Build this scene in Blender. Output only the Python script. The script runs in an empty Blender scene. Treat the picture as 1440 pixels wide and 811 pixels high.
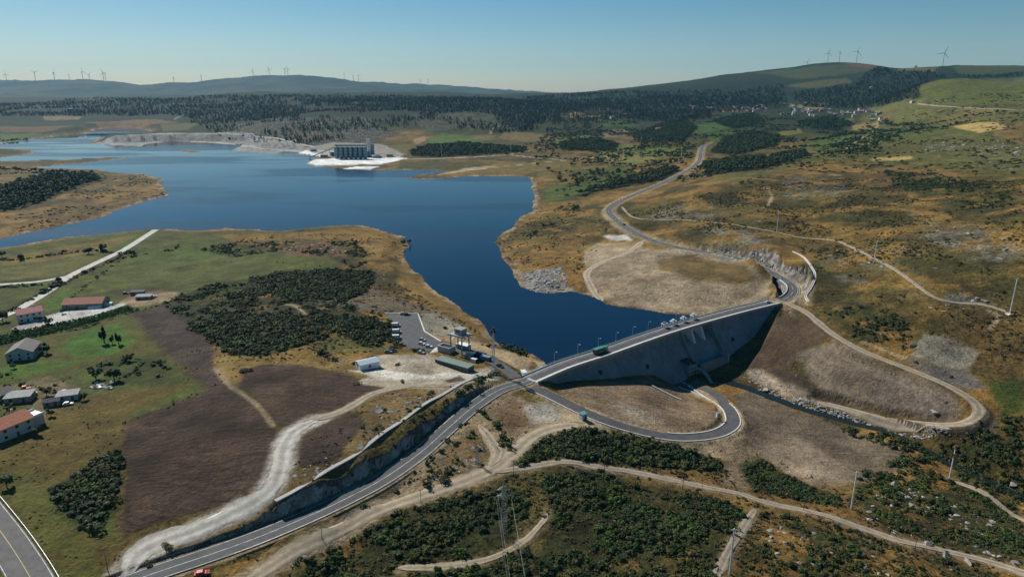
import bpy, bmesh, math, random
import numpy as np
from mathutils import Vector, Matrix

SC = bpy.context.scene
COL = SC.collection
RNG = np.random.default_rng(7)
random.seed(7)

# ------------------------------------------------------------------ camera
HAZE = 2.3e-5
CAM_Z = 140.0
FPX, CXP, CYP = 960.0, 720.0, 405.5          # focal length and centre of the survey photograph, in pixels
PITCH = math.atan(277 / 960.0)
cd = bpy.data.cameras.new('camera')
cam = bpy.data.objects.new('camera', cd)
COL.objects.link(cam)
cam.location = (0, 0, CAM_Z)
cam.rotation_euler = (math.pi / 2 - PITCH, 0, 0)
cd.sensor_width = 36.0
cd.lens = 36.0 * FPX / 1440.0
cd.clip_start = 1.0
cd.clip_end = 90000.0
SC.camera = cam

# ------------------------------------------------------------------ sky, sun, exposure
SUN_EL = math.radians(40)
SUN_AZ = math.radians(-42)                    # measured from +Y (view direction) towards +X
world = bpy.data.worlds.new('World')
SC.world = world
world.use_nodes = True
wn, wl = world.node_tree.nodes, world.node_tree.links
wn.clear()
sky = wn.new('ShaderNodeTexSky')
sky.sky_type = 'NISHITA'
sky.sun_disc = False
sky.sun_elevation = SUN_EL
sky.sun_rotation = SUN_AZ
sky.altitude = 900
sky.air_density = 1.0
sky.dust_density = 0.5
sky.ozone_density = 3.0
bg = wn.new('ShaderNodeBackground')
bg.inputs['Strength'].default_value = 0.062
wo = wn.new('ShaderNodeOutputWorld')
hs = wn.new('ShaderNodeHueSaturation')
hs.inputs['Saturation'].default_value = 1.35
hs.inputs['Hue'].default_value = 0.487
wl.new(sky.outputs[0], hs.inputs['Color'])
wl.new(hs.outputs[0], bg.inputs['Color'])
wl.new(bg.outputs[0], wo.inputs['Surface'])

sd_ = bpy.data.lights.new('sun', 'SUN')
sd_.energy = 5.0
sd_.angle = math.radians(0.53)
sd_.color = (1.0, 0.95, 0.86)
sun = bpy.data.objects.new('sun', sd_)
COL.objects.link(sun)
sun.location = (-300, 300, 400)
sdir = Vector((math.sin(SUN_AZ) * math.cos(SUN_EL), math.cos(SUN_AZ) * math.cos(SUN_EL), math.sin(SUN_EL)))
sun.rotation_euler = sdir.to_track_quat('Z', 'Y').to_euler()

SC.view_settings.view_transform = 'Standard'
SC.view_settings.look = 'None'
SC.view_settings.exposure = 0.14
SC.view_settings.gamma = 1.0
SC.view_settings.use_curve_mapping = False
SC.render.engine = 'CYCLES'
SC.cycles.use_denoising = True
SC.cycles.max_bounces = 5
SC.cycles.diffuse_bounces = 2
SC.cycles.glossy_bounces = 3
SC.cycles.transparent_max_bounces = 6
SC.cycles.volume_bounces = 0

# ------------------------------------------------------------------ small helpers
def smooth(a, b, x):
    t = np.clip((x - a) / (b - a), 0, 1)
    return t * t * (3 - 2 * t)

def _hash(ix, iy, seed):
    h = (ix.astype(np.int64) * 374761393 + iy.astype(np.int64) * 668265263 + seed * 1274126177) & 0xffffffff
    h = ((h ^ (h >> 13)) * 1274126177) & 0xffffffff
    h = ((h ^ (h >> 16)) * 2246822519) & 0xffffffff
    return ((h ^ (h >> 15)) & 0xffffff) / float(0xffffff)

def vnoise(x, y, seed=0):
    fx, fy = np.floor(x), np.floor(y)
    u, v = x - fx, y - fy
    u = u * u * (3 - 2 * u); v = v * v * (3 - 2 * v)
    ix, iy = fx.astype(np.int64), fy.astype(np.int64)
    a = _hash(ix, iy, seed); b = _hash(ix + 1, iy, seed)
    c = _hash(ix, iy + 1, seed); d = _hash(ix + 1, iy + 1, seed)
    return (a + (b - a) * u) * (1 - v) + (c + (d - c) * u) * v

def fbm(x, y, seed=0, octv=4):
    s = 0; a = 0.5; t = 0
    for o in range(octv):
        s = s + a * vnoise(x, y, seed + o * 17); t += a
        x = x * 2.03 + 11.3; y = y * 2.03 - 7.7; a *= 0.5
    return s / t * 2 - 1                     # about -1 .. 1

def ray(px, py):
    x = (np.asarray(px, float) - CXP) / FPX
    y = (CYP - np.asarray(py, float)) / FPX
    s, c = math.sin(PITCH), math.cos(PITCH)
    return np.stack([x, c + y * s, -s + y * c], -1)

def at(px, py, z):                           # survey point of the photograph at a known height
    d = ray(px, py)
    k = (np.asarray(z, float) - CAM_Z) / d[..., 2]
    return np.array([0, 0, CAM_Z]) + d * k[..., None]

def at_d(px, py, depth):                     # survey point at a known distance from the camera
    d = ray(px, py)
    d = d / d[..., 1:2]
    return np.array([0, 0, CAM_Z]) + d * np.asarray(depth, float)[..., None]

def spline(P, step):                         # Catmull-Rom through points (n,k), resampled
    P = np.asarray(P, float)
    if len(P) < 3:
        n = max(2, int(np.linalg.norm(P[-1][:2] - P[0][:2]) / step) + 1)
        t = np.linspace(0, 1, n)[:, None]
        return P[0] * (1 - t) + P[-1] * t
    Q = np.vstack([2 * P[0] - P[1], P, 2 * P[-1] - P[-2]])
    out = []
    for i in range(1, len(Q) - 2):
        p0, p1, p2, p3 = Q[i - 1:i + 3]
        n = max(2, int(np.linalg.norm((p2 - p1)[:2]) / step) + 1)
        t = np.linspace(0, 1, n, endpoint=False)[:, None]
        out.append(0.5 * ((2 * p1) + (-p0 + p2) * t + (2 * p0 - 5 * p1 + 4 * p2 - p3) * t ** 2 + (-p0 + 3 * p1 - 3 * p2 + p3) * t ** 3))
    out.append(P[-1:])
    return np.vstack(out)

def poly_dist(X, Y, P):
    """distance of points to an open polyline P (n,2+) and the interpolated last column"""
    best = np.full(X.shape, 1e18); val = np.zeros(X.shape); side = np.zeros(X.shape); arc = np.zeros(X.shape)
    s = 0.0
    for a, b in zip(P[:-1], P[1:]):
        dx, dy = b[0] - a[0], b[1] - a[1]
        L2 = dx * dx + dy * dy
        if L2 < 1e-9: continue
        t = np.clip(((X - a[0]) * dx + (Y - a[1]) * dy) / L2, 0, 1)
        ex, ey = X - a[0] - t * dx, Y - a[1] - t * dy
        d2 = ex * ex + ey * ey
        m = d2 < best
        best = np.where(m, d2, best)
        val = np.where(m, a[-1] + (b[-1] - a[-1]) * t, val)
        side = np.where(m, np.sign(dx * ey - dy * ex), side)    # + is left of the line
        arc = np.where(m, s + t * math.sqrt(L2), arc)
        s += math.sqrt(L2)
    return np.sqrt(best), val, side, arc

def in_poly(X, Y, P):
    r = np.zeros(X.shape, bool)
    n = len(P)
    for i in range(n):
        x1, y1 = P[i][0], P[i][1]; x2, y2 = P[(i + 1) % n][0], P[(i + 1) % n][1]
        if y1 == y2: continue
        c = ((y1 > Y) != (y2 > Y)) & (X < (x2 - x1) * (Y - y1) / (y2 - y1) + x1)
        r ^= c
    return r

def sdist(X, Y, P):                          # + inside
    Q = np.vstack([np.asarray(P)[:, :2], np.asarray(P)[:1, :2]])
    d = poly_dist(X, Y, Q)[0]
    return np.where(in_poly(X, Y, P), d, -d)

# ------------------------------------------------------------------ materials
MATS = {}
def nt(name):
    m = bpy.data.materials.new(name)
    m.use_nodes = True
    n, l = m.node_tree.nodes, m.node_tree.links
    b = n['Principled BSDF']
    return m, n, l, b

def mat(name, col, rough=0.8, metal=0.0, var=0.18, scale=0.6, bump=0.0, stain=None):
    """a painted / concrete / metal surface with grain and wear"""
    if name in MATS: return MATS[name]
    m, n, l, b = nt(name)
    b.inputs['Roughness'].default_value = rough
    b.inputs['Metallic'].default_value = metal
    tc = n.new('ShaderNodeNewGeometry')
    a = n.new('ShaderNodeTexNoise'); a.inputs['Scale'].default_value = scale; a.inputs['Detail'].default_value = 6
    l.new(tc.outputs['Position'], a.inputs['Vector'])
    r = n.new('ShaderNodeMapRange')
    r.inputs['From Min'].default_value = 0.3; r.inputs['From Max'].default_value = 0.7
    r.inputs['To Min'].default_value = 1 - var; r.inputs['To Max'].default_value = 1 + var
    l.new(a.outputs['Fac'], r.inputs['Value'])
    mx = n.new('ShaderNodeVectorMath'); mx.operation = 'SCALE'
    mx.inputs[0].default_value = col[:3]
    l.new(r.outputs[0], mx.inputs['Scale'])
    l.new(mx.outputs[0], b.inputs['Base Color'])
    if bump:
        bp = n.new('ShaderNodeBump'); bp.inputs['Strength'].default_value = bump; bp.inputs['Distance'].default_value = 0.2
        l.new(a.outputs['Fac'], bp.inputs['Height']); l.new(bp.outputs[0], b.inputs['Normal'])
    MATS[name] = m
    return m

# ------------------------------------------------------------------ mesh builder and scene tree
class MB:
    def __init__(s): s.v = []; s.f = []
    def add(s, vs, fs):
        k = len(s.v); s.v += [tuple(map(float, v)) for v in vs]; s.f += [tuple(i + k for i in f) for f in fs]; return s
    def box(s, c, d, rz=0.0, taper=1.0):
        x, y, z = d[0] / 2, d[1] / 2, d[2] / 2
        ca, sa = math.cos(rz), math.sin(rz)
        vs = []
        for q, k in ((-z, 1.0), (z, taper)):
            for a, b in ((-x, -y), (x, -y), (x, y), (-x, y)):
                a *= k; b *= k
                vs.append((c[0] + a * ca - b * sa, c[1] + a * sa + b * ca, c[2] + q))
        return s.add(vs, [(0, 3, 2, 1), (4, 5, 6, 7), (0, 1, 5, 4), (1, 2, 6, 5), (2, 3, 7, 6), (3, 0, 4, 7)])
    def cyl(s, p, q, r0, r1=None, n=8, cap=True):
        r1 = r0 if r1 is None else r1
        p, q = Vector(p), Vector(q); d = (q - p).normalized()
        u = d.orthogonal().normalized(); w = d.cross(u)
        vs = []
        for c, r in ((p, r0), (q, r1)):
            for i in range(n):
                a = 2 * math.pi * i / n
                vs.append(c + u * (r * math.cos(a)) + w * (r * math.sin(a)))
        fs = [(i, (i + 1) % n, n + (i + 1) % n, n + i) for i in range(n)]
        if cap: fs += [tuple(range(n))[::-1], tuple(range(n, 2 * n))]
        return s.add(vs, fs)
    def bar(s, p, q, t): return s.cyl(p, q, t, t, 4)
    def quad(s, *vs): return s.add(vs, [tuple(range(len(vs)))])
    def prism(s, prof, y0, y1):               # profile in x,z swept along y
        n = len(prof)
        vs = [(x, y0, z) for x, z in prof] + [(x, y1, z) for x, z in prof]
        fs = [(i, (i + 1) % n, n + (i + 1) % n, n + i) for i in range(n)]
        return s.add(vs, fs + [tuple(range(n))[::-1], tuple(range(n, 2 * n))])
    def mesh(s, name, m, smooth_=False):
        me = bpy.data.meshes.new(name)
        me.from_pydata(s.v, [], s.f)
        bm = bmesh.new(); bm.from_mesh(me); bmesh.ops.recalc_face_normals(bm, faces=bm.faces); bm.to_mesh(me); bm.free()
        if m: me.materials.append(m)
        if smooth_:
            me.polygons.foreach_set('use_smooth', [True] * len(me.polygons))
        return me
    def build(s, name, m, parent=None, smooth_=False):
        return link(name, s.mesh(name, m, smooth_), parent)

def link(name, me, parent=None):
    o = bpy.data.objects.new(name, me); COL.objects.link(o)
    if parent: o.parent = parent
    return o

def empty(name, loc, rz=0.0, scale=1.0):
    o = bpy.data.objects.new(name, None); COL.objects.link(o)
    o.location = loc; o.rotation_euler = (0, 0, rz); o.scale = (scale,) * 3
    o.empty_display_size = 0.5
    return o

def tag(o, label=None, cat=None, group=None, kind=None):
    if label: o['label'] = label
    if cat: o['category'] = cat
    if group: o['group'] = group
    if kind: o['kind'] = kind
    return o

def dup(root, loc, rz=0.0, scale=None, label=None, group=None):
    r = root.copy(); COL.objects.link(r); r.location = loc; r.rotation_euler = (0, 0, rz)
    if scale is not None: r.scale = (scale,) * 3 if not hasattr(scale, '__len__') else scale
    if label: r['label'] = label
    if group: r['group'] = group
    for ch in root.children:
        c = ch.copy(); COL.objects.link(c); c.parent = r
        for g in ch.children:
            d = g.copy(); COL.objects.link(d); d.parent = c
    return r

def np_mesh(name, V, quads, m, smooth_=True):
    me = bpy.data.meshes.new(name)
    me.vertices.add(len(V)); me.vertices.foreach_set('co', np.asarray(V, np.float32).ravel())
    q = np.asarray(quads, np.int32); k = q.shape[1]
    me.loops.add(q.size); me.loops.foreach_set('vertex_index', q.ravel())
    me.polygons.add(len(q))
    me.polygons.foreach_set('loop_start', np.arange(0, q.size, k, dtype=np.int32))
    me.polygons.foreach_set('use_smooth', np.full(len(q), smooth_))
    me.update(calc_edges=True); me.validate()
    if m: me.materials.append(m)
    return me
# ------------------------------------------------------------------ terrain: surveyed heights
WATER = -7.0
CP = []
def cz(*pts):
    for a, b, z in pts: CP.append(at(a, b, z))
def cdp(*pts):
    for a, b, d in pts: CP.append(at_d(a, b, d))
# farmland on the near left
cz((40, 770, 0), (-60, 700, 0), (0, 620, 1), (60, 560, 0), (0, 520, 0), (35, 495, -1), (100, 430, -2), (0, 420, -3), (150, 500, -1),
   (250, 560, 3), (180, 700, 1), (300, 620, 6), (400, 560, 6), (330, 730, 0.6), (270, 752, -0.6), (120, 790, -1), (430, 650, 6), (220, 470, 1), (190, 790, -1.8),
   (140, 370, -4), (300, 380, -3), (420, 380, 2), (330, 450, 2), (450, 450, 4), (500, 500, 3), (-100, 450, -2), (-100, 560, 1),
   (560, 470, 0.5), (600, 500, 0.5), (660, 515, 0.3), (620, 455, -2), (660, 480, -3), (500, 340, -2), (430, 340, 0), (540, 400, -1), (720, 510, -2),
   (60, 360, -5), (0, 380, -4), (250, 340, -5), (600, 535, 4), (540, 570, 6), (480, 610, 6.3))
# the road cutting and the slopes below it
cz((512, 634, 6.8), (577, 588, 6.3), (628, 557, 4), (665, 535, 2), (395, 712, 2.2), (450, 678, 4.6),
   (240, 800, -2), (360, 760, -2), (480, 705, -1.5), (540, 672, -1.5), (620, 612, -1), (700, 552, 0), (735, 541, 0),
   (420, 800, -5), (560, 715, -3), (650, 640, -2), (700, 600, -1.5), (760, 570, -2.5), (700, 700, -5), (700, 780, -8), (820, 690, -6), (850, 790, -9),
   (560, 800, -7), (480, 850, -9), (700, 900, -11), (1000, 740, -9), (900, 640, -9), (1150, 745, -14), (1050, 800, -11), (1300, 790, -16), (1440, 800, -16), (1420, 740, -21),
   (1000, 900, -14), (1400, 880, -18), (200, 900, -4), (0, 900, -1),
   (1310, 676, -24.5), (1440, 645, -19), (1200, 690, -20), (1100, 660, -20), (1200, 655, -24), (1000, 640, -15), (1060, 610, -21))
# access road loop and the valley floor under the dam
cz((820, 578, -4), (890, 605, -8), (950, 618, -11), (1000, 617, -14), (1030, 605, -16), (1040, 590, -17.5), (1010, 558, -22), (965, 540, -24),
   (900, 580, -9), (870, 560, -8), (850, 548, -8.5), (970, 590, -14), (783, 546, -5), (860, 535, -10.5), (905, 531, -14.5), (962, 522, -20),
   (1010, 515, -23), (1045, 490, -18), (1066, 477, -15.5), (1088, 434, -2.2), (1000, 535, -25), (1060, 548, -25.5), (1130, 577, -25.4), (1220, 598, -25.8), (1330, 648, -26.2), (1440, 697, -27.2))
# spoil terrace on the far bank
cz((1110, 428, 0), (1150, 447, 0), (1220, 492, -3), (1300, 525, -5.3), (1360, 556, -7.5), (1388, 580, -11), (1344, 598, -15.5), (1260, 592, -21), (1180, 575, -23), (1110, 556, -24.6),
   (1200, 530, -11), (1280, 562, -14), (1120, 480, -9), (1080, 518, -21), (1060, 530, -24), (1405, 600, -13), (1440, 592, -12), (1400, 640, -20), (1350, 625, -21), (1300, 612, -23))
cz((1150, 592, -24.8), (1220, 613, -25), (1290, 648, -25), (1115, 582, -25), (1100, 600, -23.5), (1180, 630, -25), (1290, 580, -15.5), (1230, 573, -18), (1330, 510, -3.5), (1365, 515, -3.5), (1290, 495, -1.0), (1250, 645, -25))
# hillside on the right
cz((1160, 405, 7), (1250, 455, 5), (1330, 480, 3), (1440, 525, -2), (1440, 440, 16), (1300, 400, 19), (1200, 350, 18), (1120, 345, 13), (1150, 375, 11),
   (1400, 350, 34), (1440, 300, 50), (1300, 290, 40), (1200, 280, 34), (1100, 290, 24), (1000, 300, 16), (950, 290, 14), (880, 312, 5), (858, 298, 4), (850, 335, 0),
   (780, 385, -3.5), (770, 320, -4), (800, 285, -1), (900, 362, 2), (960, 378, 4), (1030, 395, 2), (1070, 405, -2), (950, 420, -5), (880, 405, -3),
   (1090, 404, -7), (1040, 362, 3), (980, 353, 4), (930, 343, 4.5), (1085, 356, 17), (1040, 343, 13), (1105, 372, 14), (985, 338, 10), (1560, 420, 26), (1560, 300, 60), (1560, 560, 2))
# valley floor and slopes farther off
cz((700, 232, -3), (600, 226, -3), (560, 230, -5), (780, 262, -5), (830, 228, 3), (900, 240, 5), (940, 262, 12), (985, 228, 13), (990, 208, 11), (870, 275, 6),
   (100, 268, -3), (0, 290, -4), (60, 252, -2), (-60, 300, -4), (20, 211, -5), (60, 230, -5), (650, 248, -6.5))
cdp((1000, 262, 830), (1100, 232, 1050), (1230, 200, 1330), (1230, 235, 1000), (1330, 205, 1180), (1440, 220, 950), (1350, 178, 1450), (1440, 170, 1400), (1440, 140, 1900), (1440, 118, 2300),
    (1290, 122, 2300), (1350, 112, 2500), (1560, 110, 2200), (1560, 200, 1200), (1250, 175, 2000), (1200, 168, 2250), (1100, 165, 2400), (1100, 190, 1800), (1030, 160, 2700), (950, 190, 1950), (870, 168, 2600),
    (900, 150, 3200), (1000, 145, 3300), (1100, 140, 3300), (1200, 145, 2900), (1250, 128, 3200), (1180, 110, 3800), (1100, 110, 4000), (1300, 105, 3500), (1330, 94, 4200), (1420, 92, 4000), (1560, 88, 4000),
    (1160, 87, 4600), (1210, 89, 4700), (1060, 100, 4800), (1250, 96, 4400), (950, 116, 5000), (850, 126, 5200), (780, 131, 5400), (800, 160, 3000), (800, 190, 2100), (760, 205, 1750),
    (720, 150, 3300), (760, 138, 4000), (640, 168, 2500), (640, 150, 3000), (650, 137, 3900), (560, 192, 2100), (640, 195, 1980), (560, 160, 2700), (480, 160, 2700), (400, 170, 2500), (430, 195, 2080), (300, 182, 2600),
    (480, 140, 3600), (500, 131, 4600), (380, 133, 4800), (300, 135, 4800), (330, 155, 3400), (240, 165, 3100), (200, 140, 4300), (100, 144, 4300), (0, 147, 4300), (-150, 145, 4300),
    (50, 180, 2720), (0, 163, 3200), (120, 165, 3200), (180, 176, 2850), (340, 196, 2180), (220, 192, 2350), (-150, 170, 3000),
    (1330, 140, 3000), (1400, 135, 3000))
# behind the first ridges: a lower plain, then the far range
for px, py in ((-200, 137), (0, 138), (200, 138), (400, 137), (600, 137), (800, 138), (1000, 137), (1300, 137), (1700, 137)):
    CP.append(at_d(px, py, 8500)); CP.append(at_d(px, py - 1, 7000))
for px, py in ((-200, 118), (0, 114), (60, 113.5), (150, 117), (200, 121), (260, 120), (310, 115), (330, 111), (400, 108), (450, 110), (520, 114), (580, 118), (640, 122), (690, 127), (780, 131), (900, 131), (1100, 131), (1400, 131), (1800, 131)):
    CP.append(at_d(px, py, 12500))
for px in (-300, 0, 300, 600, 900, 1200, 1700): CP.append(at_d(px, 132, 17500))
CP = np.array(CP)

def uvw(X, Y): return np.stack([1.9 * X / (Y + 60.0), np.log(Y + 60.0)], -1)
EPS2 = 0.05 ** 2
_c = uvw(CP[:, 0], CP[:, 1])
_A = np.sqrt(((_c[:, None] - _c[None]) ** 2).sum(-1) + EPS2)
_n = len(CP)
_M = np.zeros((_n + 3, _n + 3)); _M[:_n, :_n] = _A - np.eye(_n) * 0.004
_M[:_n, _n] = 1; _M[_n, :_n] = 1; _M[:_n, _n + 1:] = _c; _M[_n + 1:, :_n] = _c.T
_W = np.linalg.solve(_M, np.concatenate([CP[:, 2], np.zeros(3)]))

def rbf(X, Y):
    sh = X.shape; q = uvw(X.ravel(), Y.ravel()).astype(np.float32); out = np.empty(len(q), np.float32)
    c = _c.astype(np.float32); w = _W[:_n].astype(np.float32)
    for i in range(0, len(q), 60000):
        s = q[i:i + 60000]
        d = (s[:, :1] - c[None, :, 0]) ** 2 + (s[:, 1:] - c[None, :, 1]) ** 2
        out[i:i + 60000] = np.sqrt(d + np.float32(EPS2)) @ w + _W[_n] + s @ _W[_n + 1:].astype(np.float32)
    return out.reshape(sh).astype(float)

# grid: finer near the camera's end of the valley, coarser towards the far range
ys = [95.0]
while ys[-1] < 17500:
    y = ys[-1]
    ys.append(y + (3.0 if y < 145 else min(1.25 * y * y / 95000.0, 0.0115 * y)))
GY = np.array(ys)
NT, TM = 1240, 1.02
GT = np.linspace(-TM, TM, NT)
T2, Y2 = np.meshgrid(GT, GY)
X2 = T2 * (Y2 + 60.0)
D2 = np.hypot(X2, Y2)

class Sampler:
    def __init__(s, Z): s.Z = Z
    def __call__(s, X, Y):
        X = np.asarray(X, float); Y = np.asarray(Y, float)
        i = np.clip(np.searchsorted(GY, Y) - 1, 0, len(GY) - 2)
        v = np.clip((Y - GY[i]) / (GY[i + 1] - GY[i]), 0, 1)
        t = (X / (Y + 60.0) + TM) / (2 * TM) * (NT - 1)
        t = np.clip(t, 0, NT - 1.001); j = t.astype(int); u = t - j
        Z = s.Z
        return (Z[i, j] * (1 - u) + Z[i, j + 1] * u) * (1 - v) + (Z[i + 1, j] * (1 - u) + Z[i + 1, j + 1] * u) * v

def hit(S, px, py):                            # where the line of sight of a photo point meets the ground
    d = ray(np.atleast_1d(np.asarray(px, float)), np.atleast_1d(np.asarray(py, float)))
    d = d / d[:, 1:2]
    K = np.concatenate([np.arange(110, 700, 1.5), 700 * 1.004 ** np.arange(0, 810)])
    res = np.empty((len(d), 3))
    for i, q in enumerate(d):
        X, Y, Z = q[0] * K, K, CAM_Z + q[2] * K
        b = S(X, Y) > Z
        k = int(np.argmax(b)) if b.any() else len(K) - 1
        lo, hi = K[max(k - 1, 0)], K[k]
        for _ in range(14):
            m = (lo + hi) / 2
            if S(q[0] * m, m) > CAM_Z + q[2] * m: hi = m
            else: lo = m
        res[i] = (q[0] * hi, hi, CAM_Z + q[2] * hi)
    return res

H = rbf(X2, Y2)
far = smooth(900, 3500, D2)
H += fbm(X2 / 420, Y2 / 420, 3, 5) * (14 * far) + fbm(X2 / 800, Y2 / 800, 15, 4) * 24 * smooth(2300, 3200, D2) * (1 - smooth(200, 800, X2)) + fbm(X2 / 1500, Y2 / 1500, 9, 6) * 55 * smooth(6000, 12000, D2)
hillmask = smooth(4, 22, H) * smooth(250, 500, D2)
H += fbm(X2 / 420, Y2 / 900, 31, 5) * 42 * smooth(9500, 12000, D2)
H += fbm(X2 / 60, Y2 / 60, 21, 4) * 2.6 * hillmask
H += fbm(X2 / 26, Y2 / 26, 5, 3) * 0.5 * smooth(120, 220, D2)

# ------------------------------------------------------------------ dam axis (world), used by lake, terrain and dam
AX = at(*np.array([(745, 534), (795, 513), (848, 496), (900, 477.5), (942, 463.5), (993, 448.5), (1045, 434.8), (1090, 424)], float).T, 0.0)
AXS = spline(AX[:, :2], 4.0)
axlen = np.concatenate([[0], np.cumsum(np.hypot(*np.diff(AXS, axis=0).T))])
DAM_L = axlen[-1]
def axis_at(s):
    x = np.interp(s, axlen, AXS[:, 0]); y = np.interp(s, axlen, AXS[:, 1])
    e = 2.0
    tx = np.interp(np.clip(s + e, 0, DAM_L), axlen, AXS[:, 0]) - np.interp(np.clip(s - e, 0, DAM_L), axlen, AXS[:, 0])
    ty = np.interp(np.clip(s + e, 0, DAM_L), axlen, AXS[:, 1]) - np.interp(np.clip(s - e, 0, DAM_L), axlen, AXS[:, 1])
    L = np.hypot(tx, ty)
    return x, y, tx / L, ty / L                # point and tangent; downstream normal is (ty,-tx)
TOE_S = np.array([0, 11, 50, 78, 113, 146, 168, 184, 222, DAM_L + 1])
TOE_Z = np.array([-1.5, -4.7, -10.5, -14.0, -19.5, -23.0, -18.0, -15.5, -1.5, -0.8])

# ------------------------------------------------------------------ lake outline
lake_px = [(-90, 362), (0, 349), (83, 335), (166, 327), (216, 322), (284, 324), (322, 321), (400, 325), (467, 317), (510, 316), (540, 325), (567, 333), (573, 343), (568, 353), (572, 367),
           (585, 381), (600, 400), (625, 420), (650, 436), (675, 450), (690, 470), (700, 482), (725, 490), (748, 497), (765, 508)]
lake_a = at(*np.array(lake_px, float).T, WATER)[:, :2]
dx0, dy0, tx0, ty0 = axis_at(np.array([22.0, 60, 110, 160, 200]))
lake_dam = np.stack([dx0, dy0], -1)
lake_b_px = [(1000, 447), (931, 439), (849, 426), (838, 420), (826, 416), (800, 411), (770, 412), (752, 410), (731, 403), (727, 390), (718, 372), (702, 352), (695, 343), (706, 330), (720, 320), (733, 303), (752, 298), (747, 291), (753, 280),
             (750, 268), (748, 258), (743, 249), (710, 247.5), (653, 248.5), (607, 252), (572, 251), (587, 245.5), (630, 241.5), (600, 238.5), (540, 240), (517, 239.5), (480, 237.5), (450, 234), (431, 230.5),
             (437, 225), (452, 221), (428, 218), (420, 214.5), (400, 213), (383, 216.5), (323, 212), (343, 204), (243, 198.5), (207, 202.5), (197, 206.5), (157, 205), (123, 202), (140, 195), (187, 192),
             (213, 185), (190, 180.5), (157, 179), (133, 183), (127, 187), (67, 193), (0, 201), (-120, 207), (-120, 211), (0, 208.5), (45, 211), (50, 215), (0, 222), (-60, 225), (-60, 229), (0, 227), (80, 225),
             (133, 223), (157, 221), (187, 222), (163, 224), (117, 229), (80, 233), (45, 236), (133, 238), (167, 243), (203, 245), (230, 252), (227, 260), (238, 275), (207, 282), (173, 293), (140, 307), (90, 317), (33, 329), (0, 338), (-90, 352)]
lake_b = at(*np.array(lake_b_px, float).T, WATER)[:, :2]
LAKE = np.vstack([lake_a, lake_dam, lake_b])
island = at(*np.array([(247, 212), (262, 210.5), (285, 213.5), (270, 215.5)], float).T, WATER)[:, :2]

wx = fbm(X2 / 22, Y2 / 22, 41, 3) * 5 * smooth(300, 500, D2); wy = fbm(X2 / 22, Y2 / 22, 43, 3) * 5 * smooth(300, 500, D2)
SDL = np.full(X2.shape, -1e4)
sub = (Y2 > 300) & (Y2 < 3300) & (X2 > -3200) & (X2 < 330)
SDL[sub] = sdist((X2 + wx)[sub], (Y2 + wy)[sub], LAKE)
isub = (np.abs(X2 - island[:, 0].mean()) < 300) & (np.abs(Y2 - island[:, 1].mean()) < 300)
SDL[isub] = np.minimum(SDL[isub], -sdist(X2[isub], Y2[isub], island))
dd, dv, dside, darc = poly_dist(X2, Y2, np.column_stack([AXS, axlen]))
NDAM = -dside * dd                              # + downstream of the crest axis
SDAM = darc
inspan = (SDAM > 0.5) & (SDAM < DAM_L - 0.5)
upst = ~((NDAM > 0) & (dd < 170) & (X2 > 12) & (SDAM < DAM_L + 1))
band = np.clip(16 + 0.012 * D2, 16, 60)
Hs = np.maximum(H, WATER + 0.9)
k = smooth(0, 1, -SDL / band)
shore = (SDL > -band) & upst & (Y2 < 3400)
H = np.where(shore & (SDL <= 0), (WATER + 0.15) * (1 - k) + Hs * k, H)
H = np.where((SDL > -400) & (SDL <= 0) & upst & (Y2 > 420) & (X2 < 120), np.maximum(H, WATER + 0.4), H)
H = np.where((SDL > 0) & upst, WATER - 0.15 - np.minimum(SDL * 0.16, 16), H)
# dam footprint
ntoe = 2.2 - 0.75 * np.interp(SDAM, TOE_S, TOE_Z)
foot = inspan & (NDAM > -9) & (NDAM < ntoe - 1.0)
H = np.where(foot, np.minimum(H, np.interp(SDAM, TOE_S, TOE_Z) - 0.8), H)

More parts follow.
